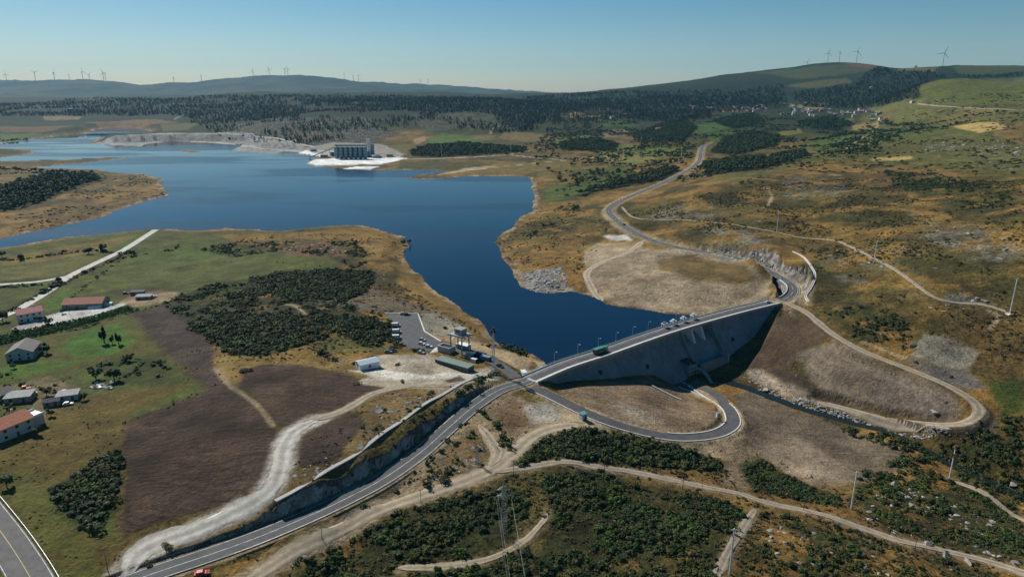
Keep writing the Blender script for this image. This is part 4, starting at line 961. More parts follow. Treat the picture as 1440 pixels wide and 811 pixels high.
def track(name, pts, w0, m, w1=None, wob=.6, lift=.14, P=None):
    """a worn track: ragged edges, tapering ends, lying on the ground"""
    if P is None:
        P = spline(GP(pts), 1.6)
    w1 = w0 if w1 is None else w1
    t, nn = tangents(P); K = len(P)
    s = np.concatenate([[0], np.cumsum(np.hypot(*np.diff(P[:, :2], axis=0).T))]); L = s[-1]
    f = np.interp(s, [0, L], [w0, w1]) / 2 * np.minimum(1, .25 + np.minimum(s, L - s) / (w0 * 1.1)); V = []
    XS = (-1, -.78, -.55, -.3, 0, .3, .55, .78, 1)
    for o in XS:
        ow = f * o
        if abs(o) == 1: ow = ow + o * wob * (fbm(s / 7, np.full(K, o), 5, 4) + .55 * fbm(s / 1.6, np.full(K, o), 8, 3)) - o * .15
        xy = P[:, :2] + nn * ow[:, None]; V.append(np.column_stack([xy, GROUND(xy[:, 0], xy[:, 1]) + (lift if abs(o) < 1 else .02)]))
    q = [(a + r * K, a + 1 + r * K, a + 1 + (r + 1) * K, a + (r + 1) * K) for r in range(8) for a in range(K - 1)]
    me = np_mesh(name, np.concatenate(V), np.array(q)[:, ::-1], m)
    at_ = me.attributes.new('across', 'FLOAT', 'POINT'); at_.data.foreach_set('value', np.repeat(np.array(XS, np.float32), K))
    return tag(link(name, me), kind='structure')
track('gravel_track', [(180, 811), (188, 790), (208, 770), (252, 753), (298, 735), (341, 714), (381, 687), (394, 656), (399, 630), (413, 607), (447, 589)], 9.5, M_WGRAVEL, 7, wob=1.9)
track('gravel_track', [(440, 591), (485, 576), (524, 554), (567, 544), (628, 541), (665, 537)], 5.5, M_DIRT, 4.2, wob=.9, lift=.18)
track('sand_track', [(345, 818), (400, 783), (450, 757), (510, 727), (560, 707), (627, 685), (690, 661), (717, 641), (747, 615), (777, 602), (815, 597)], 5.5, M_SAND, 7.5, wob=1.3)
track('sand_track', [(690, 655), (700, 637), (688, 615), (673, 597)], 6, M_SAND, 4.5, wob=1.2, lift=.2)
track('dirt_track', [(694, 664), (747, 656), (793, 649), (843, 657), (893, 664), (960, 678), (1040, 694), (1070, 704), (1147, 721), (1227, 747), (1277, 763), (1343, 778), (1393, 790), (1460, 812)], 3.8, M_DIRT, 4.2, wob=.9, lift=.17)
track('dirt_track', [(560, 799), (627, 797), (693, 784), (737, 760), (762, 735), (770, 722)], 3.2, M_SAND, 2.4, wob=.9)
track('dirt_track', [(1062, 716), (1037, 753), (1012, 800), (1005, 818)], 3, M_DIRT, 3.4, wob=.9)
track('dirt_track', [(1336, 674), (1390, 697), (1440, 731), (1480, 750)], 3, M_DIRT, wob=.7)
track('sand_track', [(903, 339), (885, 354), (842, 371), (825, 386), (836, 411), (848, 423)], 7, M_SAND, 6, wob=1.3)
track('gravel_track', None, 6.0, M_DIRT, wob=.8, P=TERR)
track('path', [(874, 291), (892, 306), (930, 309), (972, 310), (1037, 317), (1110, 331), (1170, 338), (1215, 356), (1261, 381), (1307, 414), (1339, 425), (1380, 428), (1420, 440)], 2.6, M_DIRT, wob=.8, lift=.25)
track('path', [(1290, 146), (1340, 150.5), (1400, 153.5), (1440, 155), (1500, 157)], 7, M_DIRT, wob=1, lift=.6)
track('gravel_track', [(180, 190.5), (240, 188.5), (320, 187.5), (360, 192), (400, 197), (443, 207)], 11, M_WGRAVEL, 9, wob=1.5, lift=.8)
track('gravel_track', [(215, 200.5), (280, 200), (330, 204), (365, 209), (400, 211), (425, 213)], 12, M_WGRAVEL, 9, wob=1.5, lift=.6)
# ------------------------------------------------------------------ the dam
def dam_concrete(name, base, streak):
    m, n, l, b = nt(name); b.inputs['Roughness'].default_value = .85
    geo = n.new('ShaderNodeNewGeometry'); oi = n.new('ShaderNodeObjectInfo')
    mp = n.new('ShaderNodeMapping'); mp.inputs['Scale'].default_value = (.5, .5, .05); l.new(geo.outputs['Position'], mp.inputs['Vector'])
    a = n.new('ShaderNodeTexNoise'); a.inputs['Scale'].default_value = 1; a.inputs['Detail'].default_value = 6; l.new(mp.outputs[0], a.inputs['Vector'])
    c = n.new('ShaderNodeTexNoise'); c.inputs['Scale'].default_value = .12; c.inputs['Detail'].default_value = 5; l.new(geo.outputs['Position'], c.inputs['Vector'])
    sx = n.new('ShaderNodeSeparateXYZ'); l.new(geo.outputs['Position'], sx.inputs[0])
    w = n.new('ShaderNodeMath'); w.operation = 'PINGPONG'; w.inputs[1].default_value = .75; l.new(sx.outputs['Z'], w.inputs[0])
    st = n.new('ShaderNodeMapRange'); l.new(w.outputs[0], st.inputs['Value'])
    for k, q in zip(('From Min', 'From Max', 'To Min', 'To Max'), (0, .10, .82, 1)): st.inputs[k].default_value = q
    def rng(v, lo, hi):
        r = n.new('ShaderNodeMapRange'); l.new(v, r.inputs['Value'])
        for k, q in zip(('From Min', 'From Max', 'To Min', 'To Max'), (.3, .7, lo, hi)): r.inputs[k].default_value = q
        return r.outputs[0]
    def mul(x, y):
        r = n.new('ShaderNodeMath'); r.operation = 'MULTIPLY'; l.new(x, r.inputs[0]); l.new(y, r.inputs[1]); return r.outputs[0]
    orr = n.new('ShaderNodeMapRange'); l.new(oi.outputs['Random'], orr.inputs['Value']); orr.inputs['To Min'].default_value = .88; orr.inputs['To Max'].default_value = 1.1
    f = mul(mul(mul(rng(a.outputs['Fac'], 1 - streak, 1 + streak), rng(c.outputs['Fac'], .82, 1.18)), st.outputs[0]), orr.outputs[0])
    s = n.new('ShaderNodeVectorMath'); s.operation = 'SCALE'; s.inputs[0].default_value = base; l.new(f, s.inputs['Scale'])
    l.new(s.outputs[0], b.inputs['Base Color'])
    return m
M_DAM = dam_concrete('dam_concrete', (.195, .205, .215), .15)
M_TEAL = mat('teal_paint', (.10, .26, .25), .5, .2)
M_WHITE = mat('white_paint', (.72, .73, .73), .5, var=.06)
M_DARK = mat('dark_metal', (.03, .033, .036), .5, .4)
M_BLUEGREY = mat('blue_grey_steel', (.20, .26, .29), .5, .3)
dam = empty('dam', (AX[0][0], AX[0][1], 0))
tag(dam, 'curved grey concrete gravity dam holding back the blue reservoir', 'dam')
def local(o, parent):                              # geometry was written in world space: keep it in place under its parent
    o.parent = parent; o.matrix_parent_inverse = parent.matrix_basis.inverted(); return o
def sweep(prof, s0, s1, step=4.0, closed=True):
    k = max(2, int((s1 - s0) / step) + 1); mb = MB(); V = []; F = []
    n = len(prof)
    for s in np.linspace(s0, s1, k):
        x, y, tx, ty = axis_at(np.array(s))
        for o, z in prof: V.append((x + ty * o, y - tx * o, z))
    for i in range(k - 1):
        for j in range(n if closed else n - 1):
            F.append((i * n + j, i * n + (j + 1) % n, (i + 1) * n + (j + 1) % n, (i + 1) * n + j))
    if closed: F += [tuple(range(n))[::-1], tuple(range((k - 1) * n, k * n))]
    return mb.add(V, F)
def dpart(name, mb, m, parent=None):
    o = mb.build(name, m); local(o, parent or dam); return o
BODY = [(-4.6, -.66), (5.2, -.66), (5.2, -4.0), (2.2 + .75 * 38, -38), (-4.6, -38)]
OGEE = [(-4.6, -5.2), (-2.0, -4.6), (1.0, -5.2), (3.6, -6.4), (2.2 + .75 * 9 - .6, -9), (2.2 + .75 * 38 - .6, -38), (-4.6, -38)]
SP0, SP1 = 119.5, 148.0
cuts = list(np.linspace(0.4, SP0, 9)) + list(np.linspace(SP0, SP1, 4))[1:] + list(np.linspace(SP1, DAM_L - .2, 6))[1:]
for a, b in zip(cuts[:-1], cuts[1:]):
    spill = a >= SP0 - .1 and b <= SP1 + .1
    dpart('monolith', sweep(OGEE if spill else BODY, a + .06, b - .06, 2.5), M_DAM)
dpart('deck', sweep([(-5.6, -.14), (5.7, -.14), (5.7, -.62), (-5.6, -.62)], -1.5, DAM_L + 1.5), M_CONC)
dpart('roadway', sweep([(-3.2, -.02), (3.0, -.02), (3.0, -.10), (-3.2, -.10)], -2, DAM_L + 2), M_ASPH)
dpart('pavement', sweep([(3.1, .16), (5.1, .16), (5.1, -.12), (3.1, -.12)], 0, DAM_L), M_KERB)
dpart('pavement', sweep([(-5.1, .16), (-3.3, .16), (-3.3, -.12), (-5.1, -.12)], 0, DAM_L), M_CONC)
dpart('edge_line', sweep([(2.55, .012), (2.75, .012), (2.75, 0), (2.55, 0)], 0, DAM_L), M_LINE)
dpart('edge_line', sweep([(-2.75, .012), (-2.55, .012), (-2.55, 0), (-2.75, 0)], 0, DAM_L), M_LINE)
dpart('parapet', sweep([(5.28, .85), (5.6, .85), (5.6, -.13), (5.28, -.13)], 0, DAM_L), M_CONC)
dpart('parapet', sweep([(-5.55, .75), (-5.2, .75), (-5.2, -.13), (-5.55, -.13)], 0, DAM_L), M_CONC)
rail = dpart('railing', sweep([(-5.43, 1.5), (-5.32, 1.5), (-5.32, 1.38), (-5.43, 1.38)], 0, DAM_L), M_TEAL)
for s in np.arange(2, DAM_L, 6.0):
    x, y, tx, ty = axis_at(np.array(s)); p = (x + ty * -5.37, y - tx * -5.37)
    local(MB().cyl((*p, .7), (*p, 1.42), .05, n=5).build('post', M_TEAL), dam)
def fin(s, th, prof):
    x, y, tx, ty = (float(q) for q in axis_at(np.array(s))); V = []
    for e in (-th / 2, th / 2):
        for o, z in prof: V.append((x + tx * e + ty * o, y + ty * e - tx * o, z))
    n = len(prof)
    return MB().add(V, [tuple(range(n))[::-1], tuple(range(n, 2 * n))] + [(i, (i + 1) % n, n + (i + 1) % n, n + i) for i in range(n)])
for s in (SP0 + 9.5, SP0 + 19):
    dpart('spillway_pier', fin(s, 1.5, [(-4.8, -.88), (5.9, -.88), (9.6, -8.8), (5.5, -8.8), (-4.8, -9)]), M_KERB)
for s in (SP0, SP1):
    dpart('training_wall', fin(s, 1.1, [(-4.8, -.88), (6.6, -.88), (8.6, -5.0), (20.8, -21.2), (20.8, -26), (4, -12), (-4.8, -12)]), M_DAM)
# stilling basin at the toe
dpart('basin_wall', sweep([(20.0, -17.2), (21.2, -17.2), (21.2, -28), (20.0, -28)], 121, SP1 + .6), M_DAM)
dpart('basin_wall', fin(SP1, 1.3, [(15, -16.9), (21.3, -16.9), (21.3, -28), (15, -28)]), M_CONC)
dpart('valve_house', sweep([(12, -14.5), (19.5, -15.8), (19.5, -27), (12, -27)], 110.5, 117), M_BLUEGREY)
vh = dpart('valve_house_roof', sweep([(11.5, -14.2), (20, -15.5), (20, -15.75), (11.5, -14.45)], 110.2, 117.3), M_DARK)
for k in range(4):
    dpart('stair_flight', sweep([(20.2, -16.4 - k * 2.6), (21.4, -16.4 - k * 2.6), (21.4, -16.6 - k * 2.6), (20.2, -16.6 - k * 2.6)], 110, 116.5), M_STEEL)
for s in (110, 116.5):
    x, y, tx, ty = (float(q) for q in axis_at(np.array(s))); p = (x + ty * 21.4, y - tx * 21.4)
    local(MB().cyl((*p, -27), (*p, -13.5), .14, n=5).build('stair_post', M_STEEL), dam)
# outlet pipe curving out beside the road head
PP = [at(973, 516, -19), at(985, 520, -20), at(994, 528, -22), at(1001, 540, -25)]
PP = spline(np.array(PP), 1.5); mb = MB()
for a, b in zip(PP[:-1], PP[1:]): mb.cyl(a, b, 1.1, n=10, cap=False)
local(mb.build('outlet_pipe', M_BLUEGREY, smooth_=True), dam)
# drain gallery doors on the face
for s, z in ((82, -12), (163, -13), (47, -7)):
    x, y, tx, ty = (float(q) for q in axis_at(np.array(s))); n_ = 2.2 - .75 * z + .1
    dpart('gallery_door', MB().box((x + ty * n_, y - tx * n_, z), (1.6, 1.2, 2.4), math.atan2(ty, tx)), M_DARK)

# gate hoists on the crest
def hoist(s, label, big):
    x, y, tx, ty = (float(q) for q in axis_at(np.array(s)))
    o = empty('gate_hoist', (x + ty * -4.9, y - tx * -4.9, .16), math.atan2(ty, tx))
    tag(o, label, 'hoist', 'gate hoists along the crest')
    for e in (-1.6, 1.6):
        MB().box((e, .9, 1.1), (.35, .5, 2.2)).box((e, -.7, 1.1), (.35, .5, 2.2)).build('leg', M_WHITE, o)
    MB().box((0, .1, 2.35), (3.9, 2.6, .35)).build('platform', M_WHITE, o)
    h = MB().box((0, .2, 2.95), (1.9, 1.3, .85)).build('motor_housing', M_WHITE if not big else M_BLUEGREY, o)
    MB().cyl((-1.3, .2, 2.9), (1.3, .2, 2.9), .32, n=8).build('drum', M_STEEL, h)
    if big:
        MB().box((-1.4, .2, 3.3), (.25, .25, 2.6)).build('jib_mast', M_BLUEGREY, o)
        MB().bar((-1.4, .2, 4.5), (-3.2, 1.6, 5.1), .12).build('jib', M_BLUEGREY, o)
hoist(SP0 - 3, 'blue grey gate hoist with jib crane on the dam crest', True)
hoist(SP0 + 5, 'white gate hoist on dam crest next to the jib crane hoist', False)
hoist(SP0 + 14.5, 'middle white gate hoist of three on the dam crest', False)
hoist(SP0 + 24, 'white gate hoist on dam crest farthest from the jib crane hoist', False)

# lamps
def make_lamp(hh=7.0):
    o = empty('street_lamp', (0, 0, 0))
    MB().cyl((0, 0, 0), (0, 0, hh), .11, .07, 6).build('post', M_STEEL, o)
    MB().bar((0, 0, hh), (1.2, 0, hh + .25), .05).build('arm', M_STEEL, o)
    MB().box((1.5, 0, hh + .27), (.8, .32, .14)).build('lamp_head', M_WHITE, o)
    return tag(o, 'grey street lamp on the reservoir side of the dam crest', 'street lamp', 'lamps along the dam crest')
lamp0 = make_lamp()
for i, s in enumerate((24, 41, 57, 72, 87, 101, 127, 151, 178, 203)):
    x, y, tx, ty = (float(q) for q in axis_at(np.array(s)))
    loc, rz = (x + ty * -4.7, y - tx * -4.7, .16), math.atan2(-tx, ty)
    if i == 0: lamp0.location = loc; lamp0.rotation_euler = (0, 0, rz)
    else: dup(lamp0, loc, rz)
for px, py, lab in ((950, 540, 'grey lamp post at the head of the access road below the dam'), (962, 542, 'grey lamp post beside the outlet pipe below the dam')):
    g = G(px, py)[0]; dup(lamp0, (g[0], g[1], g[2] - .05), 2.2, label=lab, group='lamps below the dam')
# retaining wall inside the bend at the right abutment
bw = np.column_stack([BENDW, ROADS['valley']['P'][BEND[0]:BEND[1], 2]])
rw = empty('retaining_wall', (bw[0][0], bw[0][1], 0)); tag(rw, 'dark curved retaining wall inside the road bend at the dam end', 'wall')
local(kerb('wall_face', bw, -.35, .6, .05, M_DAM, None), rw)
w_ = rw.children[0]; w_.data.vertices.foreach_get
co = np.empty(len(w_.data.vertices) * 3); w_.data.vertices.foreach_get('co', co); co = co.reshape(-1, 3); K = len(bw)
co[:K, 2] = -11; co[3 * K:, 2] = -11; w_.data.vertices.foreach_set('co', co.ravel())
local(kerb('parapet', bw, -.45, .35, .95, M_KERB, None), rw)
# ------------------------------------------------------------------ buildings
M_WALLW = mat('white_render', (.62, .61, .58), .85, var=.1, scale=.5)
M_WALLG = mat('grey_render', (.36, .37, .38), .85, var=.14, scale=.5)
M_WALLP = mat('pink_render', (.50, .42, .38), .85, var=.1, scale=.5)
M_WALLS = mat('stone_wall', (.27, .24, .20), .9, var=.35, scale=1.2, bump=.4)
M_RED = mat('red_tiles', (.34, .10, .07), .8, var=.25, scale=1.5); M_ORANGE = mat('orange_tiles', (.44, .15, .07), .8, var=.25, scale=1.5); M_PINKROOF = mat('pink_red_tiles', (.42, .12, .11), .75, var=.15, scale=1.5)
M_SLATE = mat('grey_brown_tiles', (.15, .13, .12), .8, var=.25, scale=1.5); M_SHEET = mat('pale_sheet_roof', (.27, .275, .265), .9, 0, var=.22); M_GREENROOF = mat('green_grey_roof', (.13, .19, .16), .7, var=.1, scale=.4)
M_BROWNROOF = mat('rusty_tiles', (.27, .10, .065), .85, var=.35, scale=1.2)
M_GLASS = mat('window_glass', (.03, .04, .05), .08, 0, var=.05); M_DOOR = mat('brown_door', (.10, .06, .04), .6)
M_BLUEROOF = mat('blue_white_sheet', (.52, .60, .64), .4, .3, var=.08); M_DKROOF = mat('dark_sheet_roof', (.07, .075, .085), .9, 0, var=.2)

def house(name, label, cat, pos, L, W, hh, rise, rz, wm, rm, over=.45, win=(3, 2), chim=True, floors=2, hip=False, group=None, door=True, mono=False, sink=.6):
    o = empty(name, pos, rz); tag(o, label, cat, group)
    b = MB().box((0, 0, (hh - sink) / 2), (L, W, hh + sink))
    if not hip and not mono: b.prism([(-W / 2 + .02, hh), (W / 2 - .02, hh), (0, hh + rise - .1)], -L / 2 + .02, L / 2 - .02); b.v[-6:] = [(y, x, z) for x, y, z in b.v[-6:]]
    b.build('wall', wm, o)
    x, y = L / 2 + over, W / 2 + over; t = .22
    r = MB(); e = rise * over / (W / 2)
    if mono:
        r.add([(-x, -y, hh), (x, -y, hh), (x, y, hh + rise), (-x, y, hh + rise), (-x, -y, hh + t), (x, -y, hh + t), (x, y, hh + rise + t), (-x, y, hh + rise + t)], [(0, 3, 2, 1), (4, 5, 6, 7), (0, 1, 5, 4), (1, 2, 6, 5), (2, 3, 7, 6), (3, 0, 4, 7)])
    elif hip:
        q = max(.3, L / 2 - W / 2)
        r.add([(-x, -y, hh), (x, -y, hh), (x, y, hh), (-x, y, hh), (-x, -y, hh + .15), (x, -y, hh + .15), (x, y, hh + .15), (-x, y, hh + .15), (-q, 0, hh + rise), (q, 0, hh + rise)],
              [(0, 3, 2, 1), (0, 1, 5, 4), (1, 2, 6, 5), (2, 3, 7, 6), (3, 0, 4, 7), (4, 5, 9, 8), (5, 6, 9), (6, 7, 8, 9), (7, 4, 8)])
    else:
        for s in (-1, 1):
            r.add([(-x, s * y, hh - e), (x, s * y, hh - e), (x, 0, hh + rise), (-x, 0, hh + rise), (-x, s * y, hh - e + t), (x, s * y, hh - e + t), (x, 0, hh + rise + t), (-x, 0, hh + rise + t)],
                  [(0, 3, 2, 1), (4, 5, 6, 7), (0, 1, 5, 4), (1, 2, 6, 5), (2, 3, 7, 6), (3, 0, 4, 7)])
    ro = r.build('roof', rm, o)
    if chim: MB().box((L * .22, W * .15, hh + rise * .9), (.9, .7, rise * .9 + 1.0)).build('chimney', wm, ro)
    fh = hh / max(1, floors)
    for f in range(floors):
        z = fh * f + fh * .55
        for s in (-1, 1):
            for k in range(win[0]):
                if f == 0 and s == -1 and k == 1 and door:
                    MB().box((-L / 2 + L * (k + .5) / win[0], s * W / 2, 1.05), (1.1, .14, 2.1)).build('door', M_DOOR, o); continue
                MB().box((-L / 2 + L * (k + .5) / win[0], s * W / 2, z), (1.2, .12, 1.25)).build('window', M_GLASS, o)
            for k in range(win[1]):
                MB().box((s * L / 2, -W / 2 + W * (k + .5) / win[1], z), (.12, 1.1, 1.25)).build('window', M_GLASS, o)
    return o
def gp(px, py, dz=0): g = G(px, py)[0]; return (g[0], g[1], g[2] + dz)
house('house', 'two storey white house with pinkish red roof beside the pale lane', 'house', gp(43, 449), 13.5, 10, 5.6, 2.3, .72, M_WALLW, M_PINKROOF, win=(4, 2))
house('barn', 'long low barn with rusty red tiled roof beside the concrete yard', 'barn', gp(122, 430), 25, 14, 3.4, 2.6, .16, M_WALLS, M_BROWNROOF, chim=False, floors=1, win=(4, 2), hip=False)
house('house', 'grey house with broad grey brown gabled roof on the green lawn', 'house', gp(35, 500), 16.5, 12.5, 4.6, 3.0, 1.92, M_WALLG, M_SLATE, win=(4, 3), chim=False)
h4 = house('house', 'pale pink house with orange tiled roof and white roof terrace', 'house', gp(15, 609), 14, 11, 5.6, 2.6, 1.15, M_WALLP, M_ORANGE, win=(3, 3))
mb = MB().box((10.0, 0, 4.3), (5.5, 7.5, .3)); mb.build('terrace', M_WHITE, h4)
for e in (-3.6, 3.6): MB().box((10, e, 4.85), (5.5, .18, .8)).build('terrace_wall', M_WHITE, h4)
MB().box((9.8, 0, 2.0), (5, 7, 4.2)).build('terrace_room', M_WALLP, h4)
house('shed', 'flat pale grey roofed shed behind the orange roofed house', 'shed', gp(29, 562), 10.5, 7.5, 2.8, .35, .28, M_WALLS, M_SHEET, chim=False, floors=1, win=(2, 1), mono=True)
house('shed', 'dark roofed shed beside the flat grey shed in the farmyard', 'shed', gp(2, 560), 8, 7, 3.0, 1.8, 1.3, M_WALLS, M_SLATE, chim=False, floors=1, win=(2, 1))
house('shed', 'small shed with light cream sheet roof in the farmyard', 'shed', gp(97, 560), 8.5, 6, 2.7, .4, .36, M_WALLG, M_SHEET, chim=False, floors=1, win=(2, 1), mono=True)
house('shed', 'low dark blue grey roofed shed next to the cream roofed shed', 'shed', gp(74, 569), 6.5, 4.5, 2.5, .9, .4, M_WALLS, M_DKROOF, chim=False, floors=1, win=(2, 1))
# polytunnels and yard clutter by the barn
def polytunnel(px, py, L, r, rz, label):
    o = empty('polytunnel', gp(px, py, -.1), rz); tag(o, label, 'polytunnel', 'polytunnels beside the barn')
    prof = [(r * math.cos(a), r * math.sin(a)) for a in np.linspace(0, math.pi, 9)]
    MB().prism(prof, -L / 2, L / 2).build('cover', M_WHITE, o)
    for e in (-L / 2 - .05, 0, L / 2 + .05):
        mb = MB(); q = [((r + .05) * math.cos(a), e, (r + .05) * math.sin(a)) for a in np.linspace(0, math.pi, 9)]
        for a, b in zip(q[:-1], q[1:]): mb.bar(a, b, .06)
        mb.build('hoop', M_STEEL, o)
polytunnel(134, 433, 8, 1.9, -1.2, 'white polytunnel close to the barn wall'); polytunnel(149, 429, 8, 1.9, -1.2, 'white polytunnel at the end of the concrete yard')
house('shed', 'white roofed lean-to in the dirt yard past the barn', 'shed', gp(203, 420), 10, 5, 2.2, .5, .1, M_WALLS, M_SHEET, chim=False, floors=1, win=(2, 1), mono=True)
house('shed', 'dark sheet roofed store in the dirt yard past the barn', 'shed', gp(194, 414), 9, 4, 2.4, .3, .1, M_WALLS, M_DKROOF, chim=False, floors=1, win=(2, 1), mono=True)
# works buildings on the left bank
M_OLIVE_SHADE = mat('olive_panel_shade', (.10, .105, .08), .8, var=.2)  # olive wall colour, darkened with the shade on the building's front
st = house('site_building', 'long low site building with flat green grey roof', 'building', gp(639, 516), 22, 5.4, 2.8, .12, -.60, M_OLIVE_SHADE, M_GREENROOF, chim=False, floors=1, win=(9, 2), over=.25, mono=True)
house('warehouse', 'small white metal shed with pale blue roof on the gravel yard', 'shed', gp(517, 516), 10.5, 6.8, 3.2, 1.0, .58, M_WHITE, M_BLUEROOF, chim=False, floors=1, win=(1, 1), over=.3)
ib = empty('intake_block', gp(628, 494, -.3), -.60); tag(ib, 'open topped grey concrete intake block next to the gantry', 'block')
for c, d in (((0, 2.4, 1.9), (8.6, .6, 3.8)), ((0, -2.4, 1.9), (8.6, .6, 3.8)), ((4.0, 0, 1.9), (.6, 4.19, 3.8)), ((-4.0, 0, 1.9), (.6, 4.19, 3.8))): MB().box(c, d).build('wall', M_CONC, ib)
MB().box((0, 0, 3.0), (7.4, 4.2, .2)).build('shaft_shade', M_DARK, ib)  # dark sheet stands in for the shade inside the open shaft
ib = empty('intake_block', gp(652, 490, -.3), -.60); tag(ib, 'closed blue grey machine block behind the gantry legs', 'block')
MB().box((0, 0, 1.5), (7.5, 4, 3)).build('wall', M_BLUEGREY, ib); MB().box((0, 0, 3.1), (7.9, 4.4, .2)).build('roof', M_WHITE, ib)
# steel gantry
gt = empty('gantry', gp(647, 495, -.3), -.60); tag(gt, 'four legged blue grey steel gantry with a cabin on top', 'gantry')
M_GANTRY = mat('gantry_steel', (.24, .33, .34), .5, .3, var=.08)
for e in (-3.9, 3.9):
    for f in (-3.2, 3.2): MB().box((e, f, 5.2), (.55, .55, 10.4)).build('leg', M_GANTRY, gt)
for f in (-3.2, 3.2): MB().box((0, f, 10.75), (12.5, .9, .7)).build('beam', M_GANTRY, gt)
for e in (-3.9, 3.9): MB().box((e, 0, 10.72), (.7, 5.4, .6)).build('beam', M_GANTRY, gt)
MB().box((0, 0, 11.25), (9.5, 7.4, .22)).build('platform', M_STEEL, gt)
cb = MB().box((.6, 0, 12.9), (5.0, 4.6, 3.0)).build('cabin', M_BLUEGREY, gt)
MB().box((.6, 0, 14.5), (5.4, 5.0, .2)).build('roof', M_SHEET, cb)
for f in (-2.33, 2.33): MB().box((.6, f, 13.2), (2.6, .08, 1.0)).build('window', M_GLASS, cb)
for e in (-3.9, 3.9): MB().bar((e, -3.2, 7.4), (e, 3.2, 10.4), .16).bar((e, 3.2, 7.4), (e, -3.2, 10.4), .16).build('brace', M_GANTRY, gt)
# roadside hut
o = empty('kiosk', gp(820, 589, -.1), .5); tag(o, 'small grey kiosk with green roof beside the access road', 'kiosk')
MB().box((0, 0, 1.5), (2.6, 2.6, 3.0)).build('wall', M_WALLG, o); MB().box((0, 0, 3.12), (3.1, 3.1, .24)).build('roof', M_TEAL, o); MB().box((.3, -1.31, 1.1), (.9, .08, 2.1)).build('door', M_DARK, o); MB().box((1.31, 0, 1.8), (.08, 1.0, .8)).build('window', M_GLASS, o)
o = empty('equipment_cabinet', gp(1009, 586, -.1), .3); tag(o, 'small white cabinet inside the access road bend', 'cabinet')
MB().box((0, 0, 1.2), (1.3, 1.0, 2.4)).build('body', M_WHITE, o); MB().box((0, 0, 2.46), (1.5, 1.2, .1)).build('lid', M_SHEET, o); MB().box((0, -.51, 1.2), (1.0, .04, 1.9)).build('door', M_SHEET, o)
# containers and skips in the yard
def container(px, py, L, W, hh, rz, m, label):
    o = empty('container', gp(px, py, -.05), rz); tag(o, label, 'container', 'containers in the works yard')
    MB().box((0, 0, hh / 2), (L, W, hh)).build('body', m, o)
    for k in range(int(L / .8)):
        for s in (-1, 1): MB().box((-L / 2 + .4 + k * .8, s * (W / 2 + .04), hh / 2), (.3, .07, hh - .3)).build('rib', m, o)
    MB().box((L / 2 + .03, 0, hh / 2), (.06, W - .2, hh - .2)).build('door', M_DARK, o)
M_NAVY = mat('navy_paint', (.045, .075, .12), .5, .1)
container(676, 501, 6, 2.5, 2.5, -.6, M_NAVY, 'navy container beside the mast'); container(683, 506, 6, 2.5, 2.5, -.6, M_BLUEGREY, 'blue grey container beside the mast')
container(664, 501, 4, 2.4, 2.3, -.6, M_WHITE, 'white container behind the site building'); container(667, 508.5, 3.4, 2.2, 2.0, -.6, M_WHITE, 'small white container at the end of the site building')
container(660, 503.5, 4, 2.4, 2.3, -.6, M_SHEET, 'pale grey container between gantry and site building')
# silos and batching plant across the water
sg = G(494, 224)[0]
sil0 = None
M_SILO = mat('silo_steel', (.13, .20, .24), .55, .25, var=.1)
def silo(x, y, z, label, hh=26.0, r=4.6):
    o = empty('silo', (x, y, z)); tag(o, label, 'silo', 'silos on the far shore')
    MB().cyl((0, 0, 3.5), (0, 0, hh), r, n=20).build('tank', M_SILO, o, False)
    MB().cyl((0, 0, hh), (0, 0, hh + 1.8), r, r * .25, 20).build('roof', M_SHEET, o)
    MB().cyl((0, 0, .8), (0, 0, 3.5), r * .4, r, 16).build('hopper', M_SILO, o)
    for a in range(4): MB().cyl((r * .85 * math.cos(a * 1.571 + .78), r * .85 * math.sin(a * 1.571 + .78), -1), (r * .85 * math.cos(a * 1.571 + .78), r * .85 * math.sin(a * 1.571 + .78), 4), .4, n=5).build('leg', M_STEEL, o)
    for k in range(3): MB().cyl((0, 0, 8 + 6 * k), (0, 0, 8.5 + 6 * k), r + .15, n=20).build('band', M_STEEL, o)
    return o
for i in range(7):
    x = sg[0] - 33 + i * 10.6
    loc = (x, sg[1] + 4, GROUND(x, sg[1] + 4))
    lab = 'tall blue grey silo in the front row on the white platform'
    if sil0 is None: sil0 = silo(*loc, lab)
    else: dup(sil0, loc)
for i in range(6):
    x = sg[0] - 28 + i * 10.6; dup(sil0, (x, sg[1] + 15, GROUND(x, sg[1] + 15)), label='tall blue grey silo in the back row on the white platform')
o = empty('batching_plant', (sg[0] + 28, sg[1] + 60, GROUND(sg[0] + 28, sg[1] + 60))); tag(o, 'white batching plant tower rising behind the silos', 'plant tower')
MB().box((0, 0, 19), (9, 9, 38)).build('tower', M_WHITE, o); MB().box((8, 0, 14), (7, 8, 28)).build('annex', M_SHEET, o); MB().box((0, 0, 39), (6, 6, 3)).build('head_house', M_WHITE, o)
for k in range(4): MB().box((0, -4.55, 8 + 7 * k), (2.4, .12, 2.0)).build('window', M_GLASS, o)
o = empty('conveyor', (sg[0] - 60, sg[1] + 40, GROUND(sg[0] - 60, sg[1] + 40))); tag(o, 'inclined conveyor rising towards the silos', 'conveyor')
mb = MB(); mb.bar((-45, 0, 1), (22, 0, 27), 1.3); mb.build('belt_gallery', M_BLUEGREY, o)
for k in range(4): MB().bar((-30 + k * 16, 0, -1), (-30 + k * 16, 0, 6.5 + k * 6.2), .5).build('trestle', M_STEEL, o)
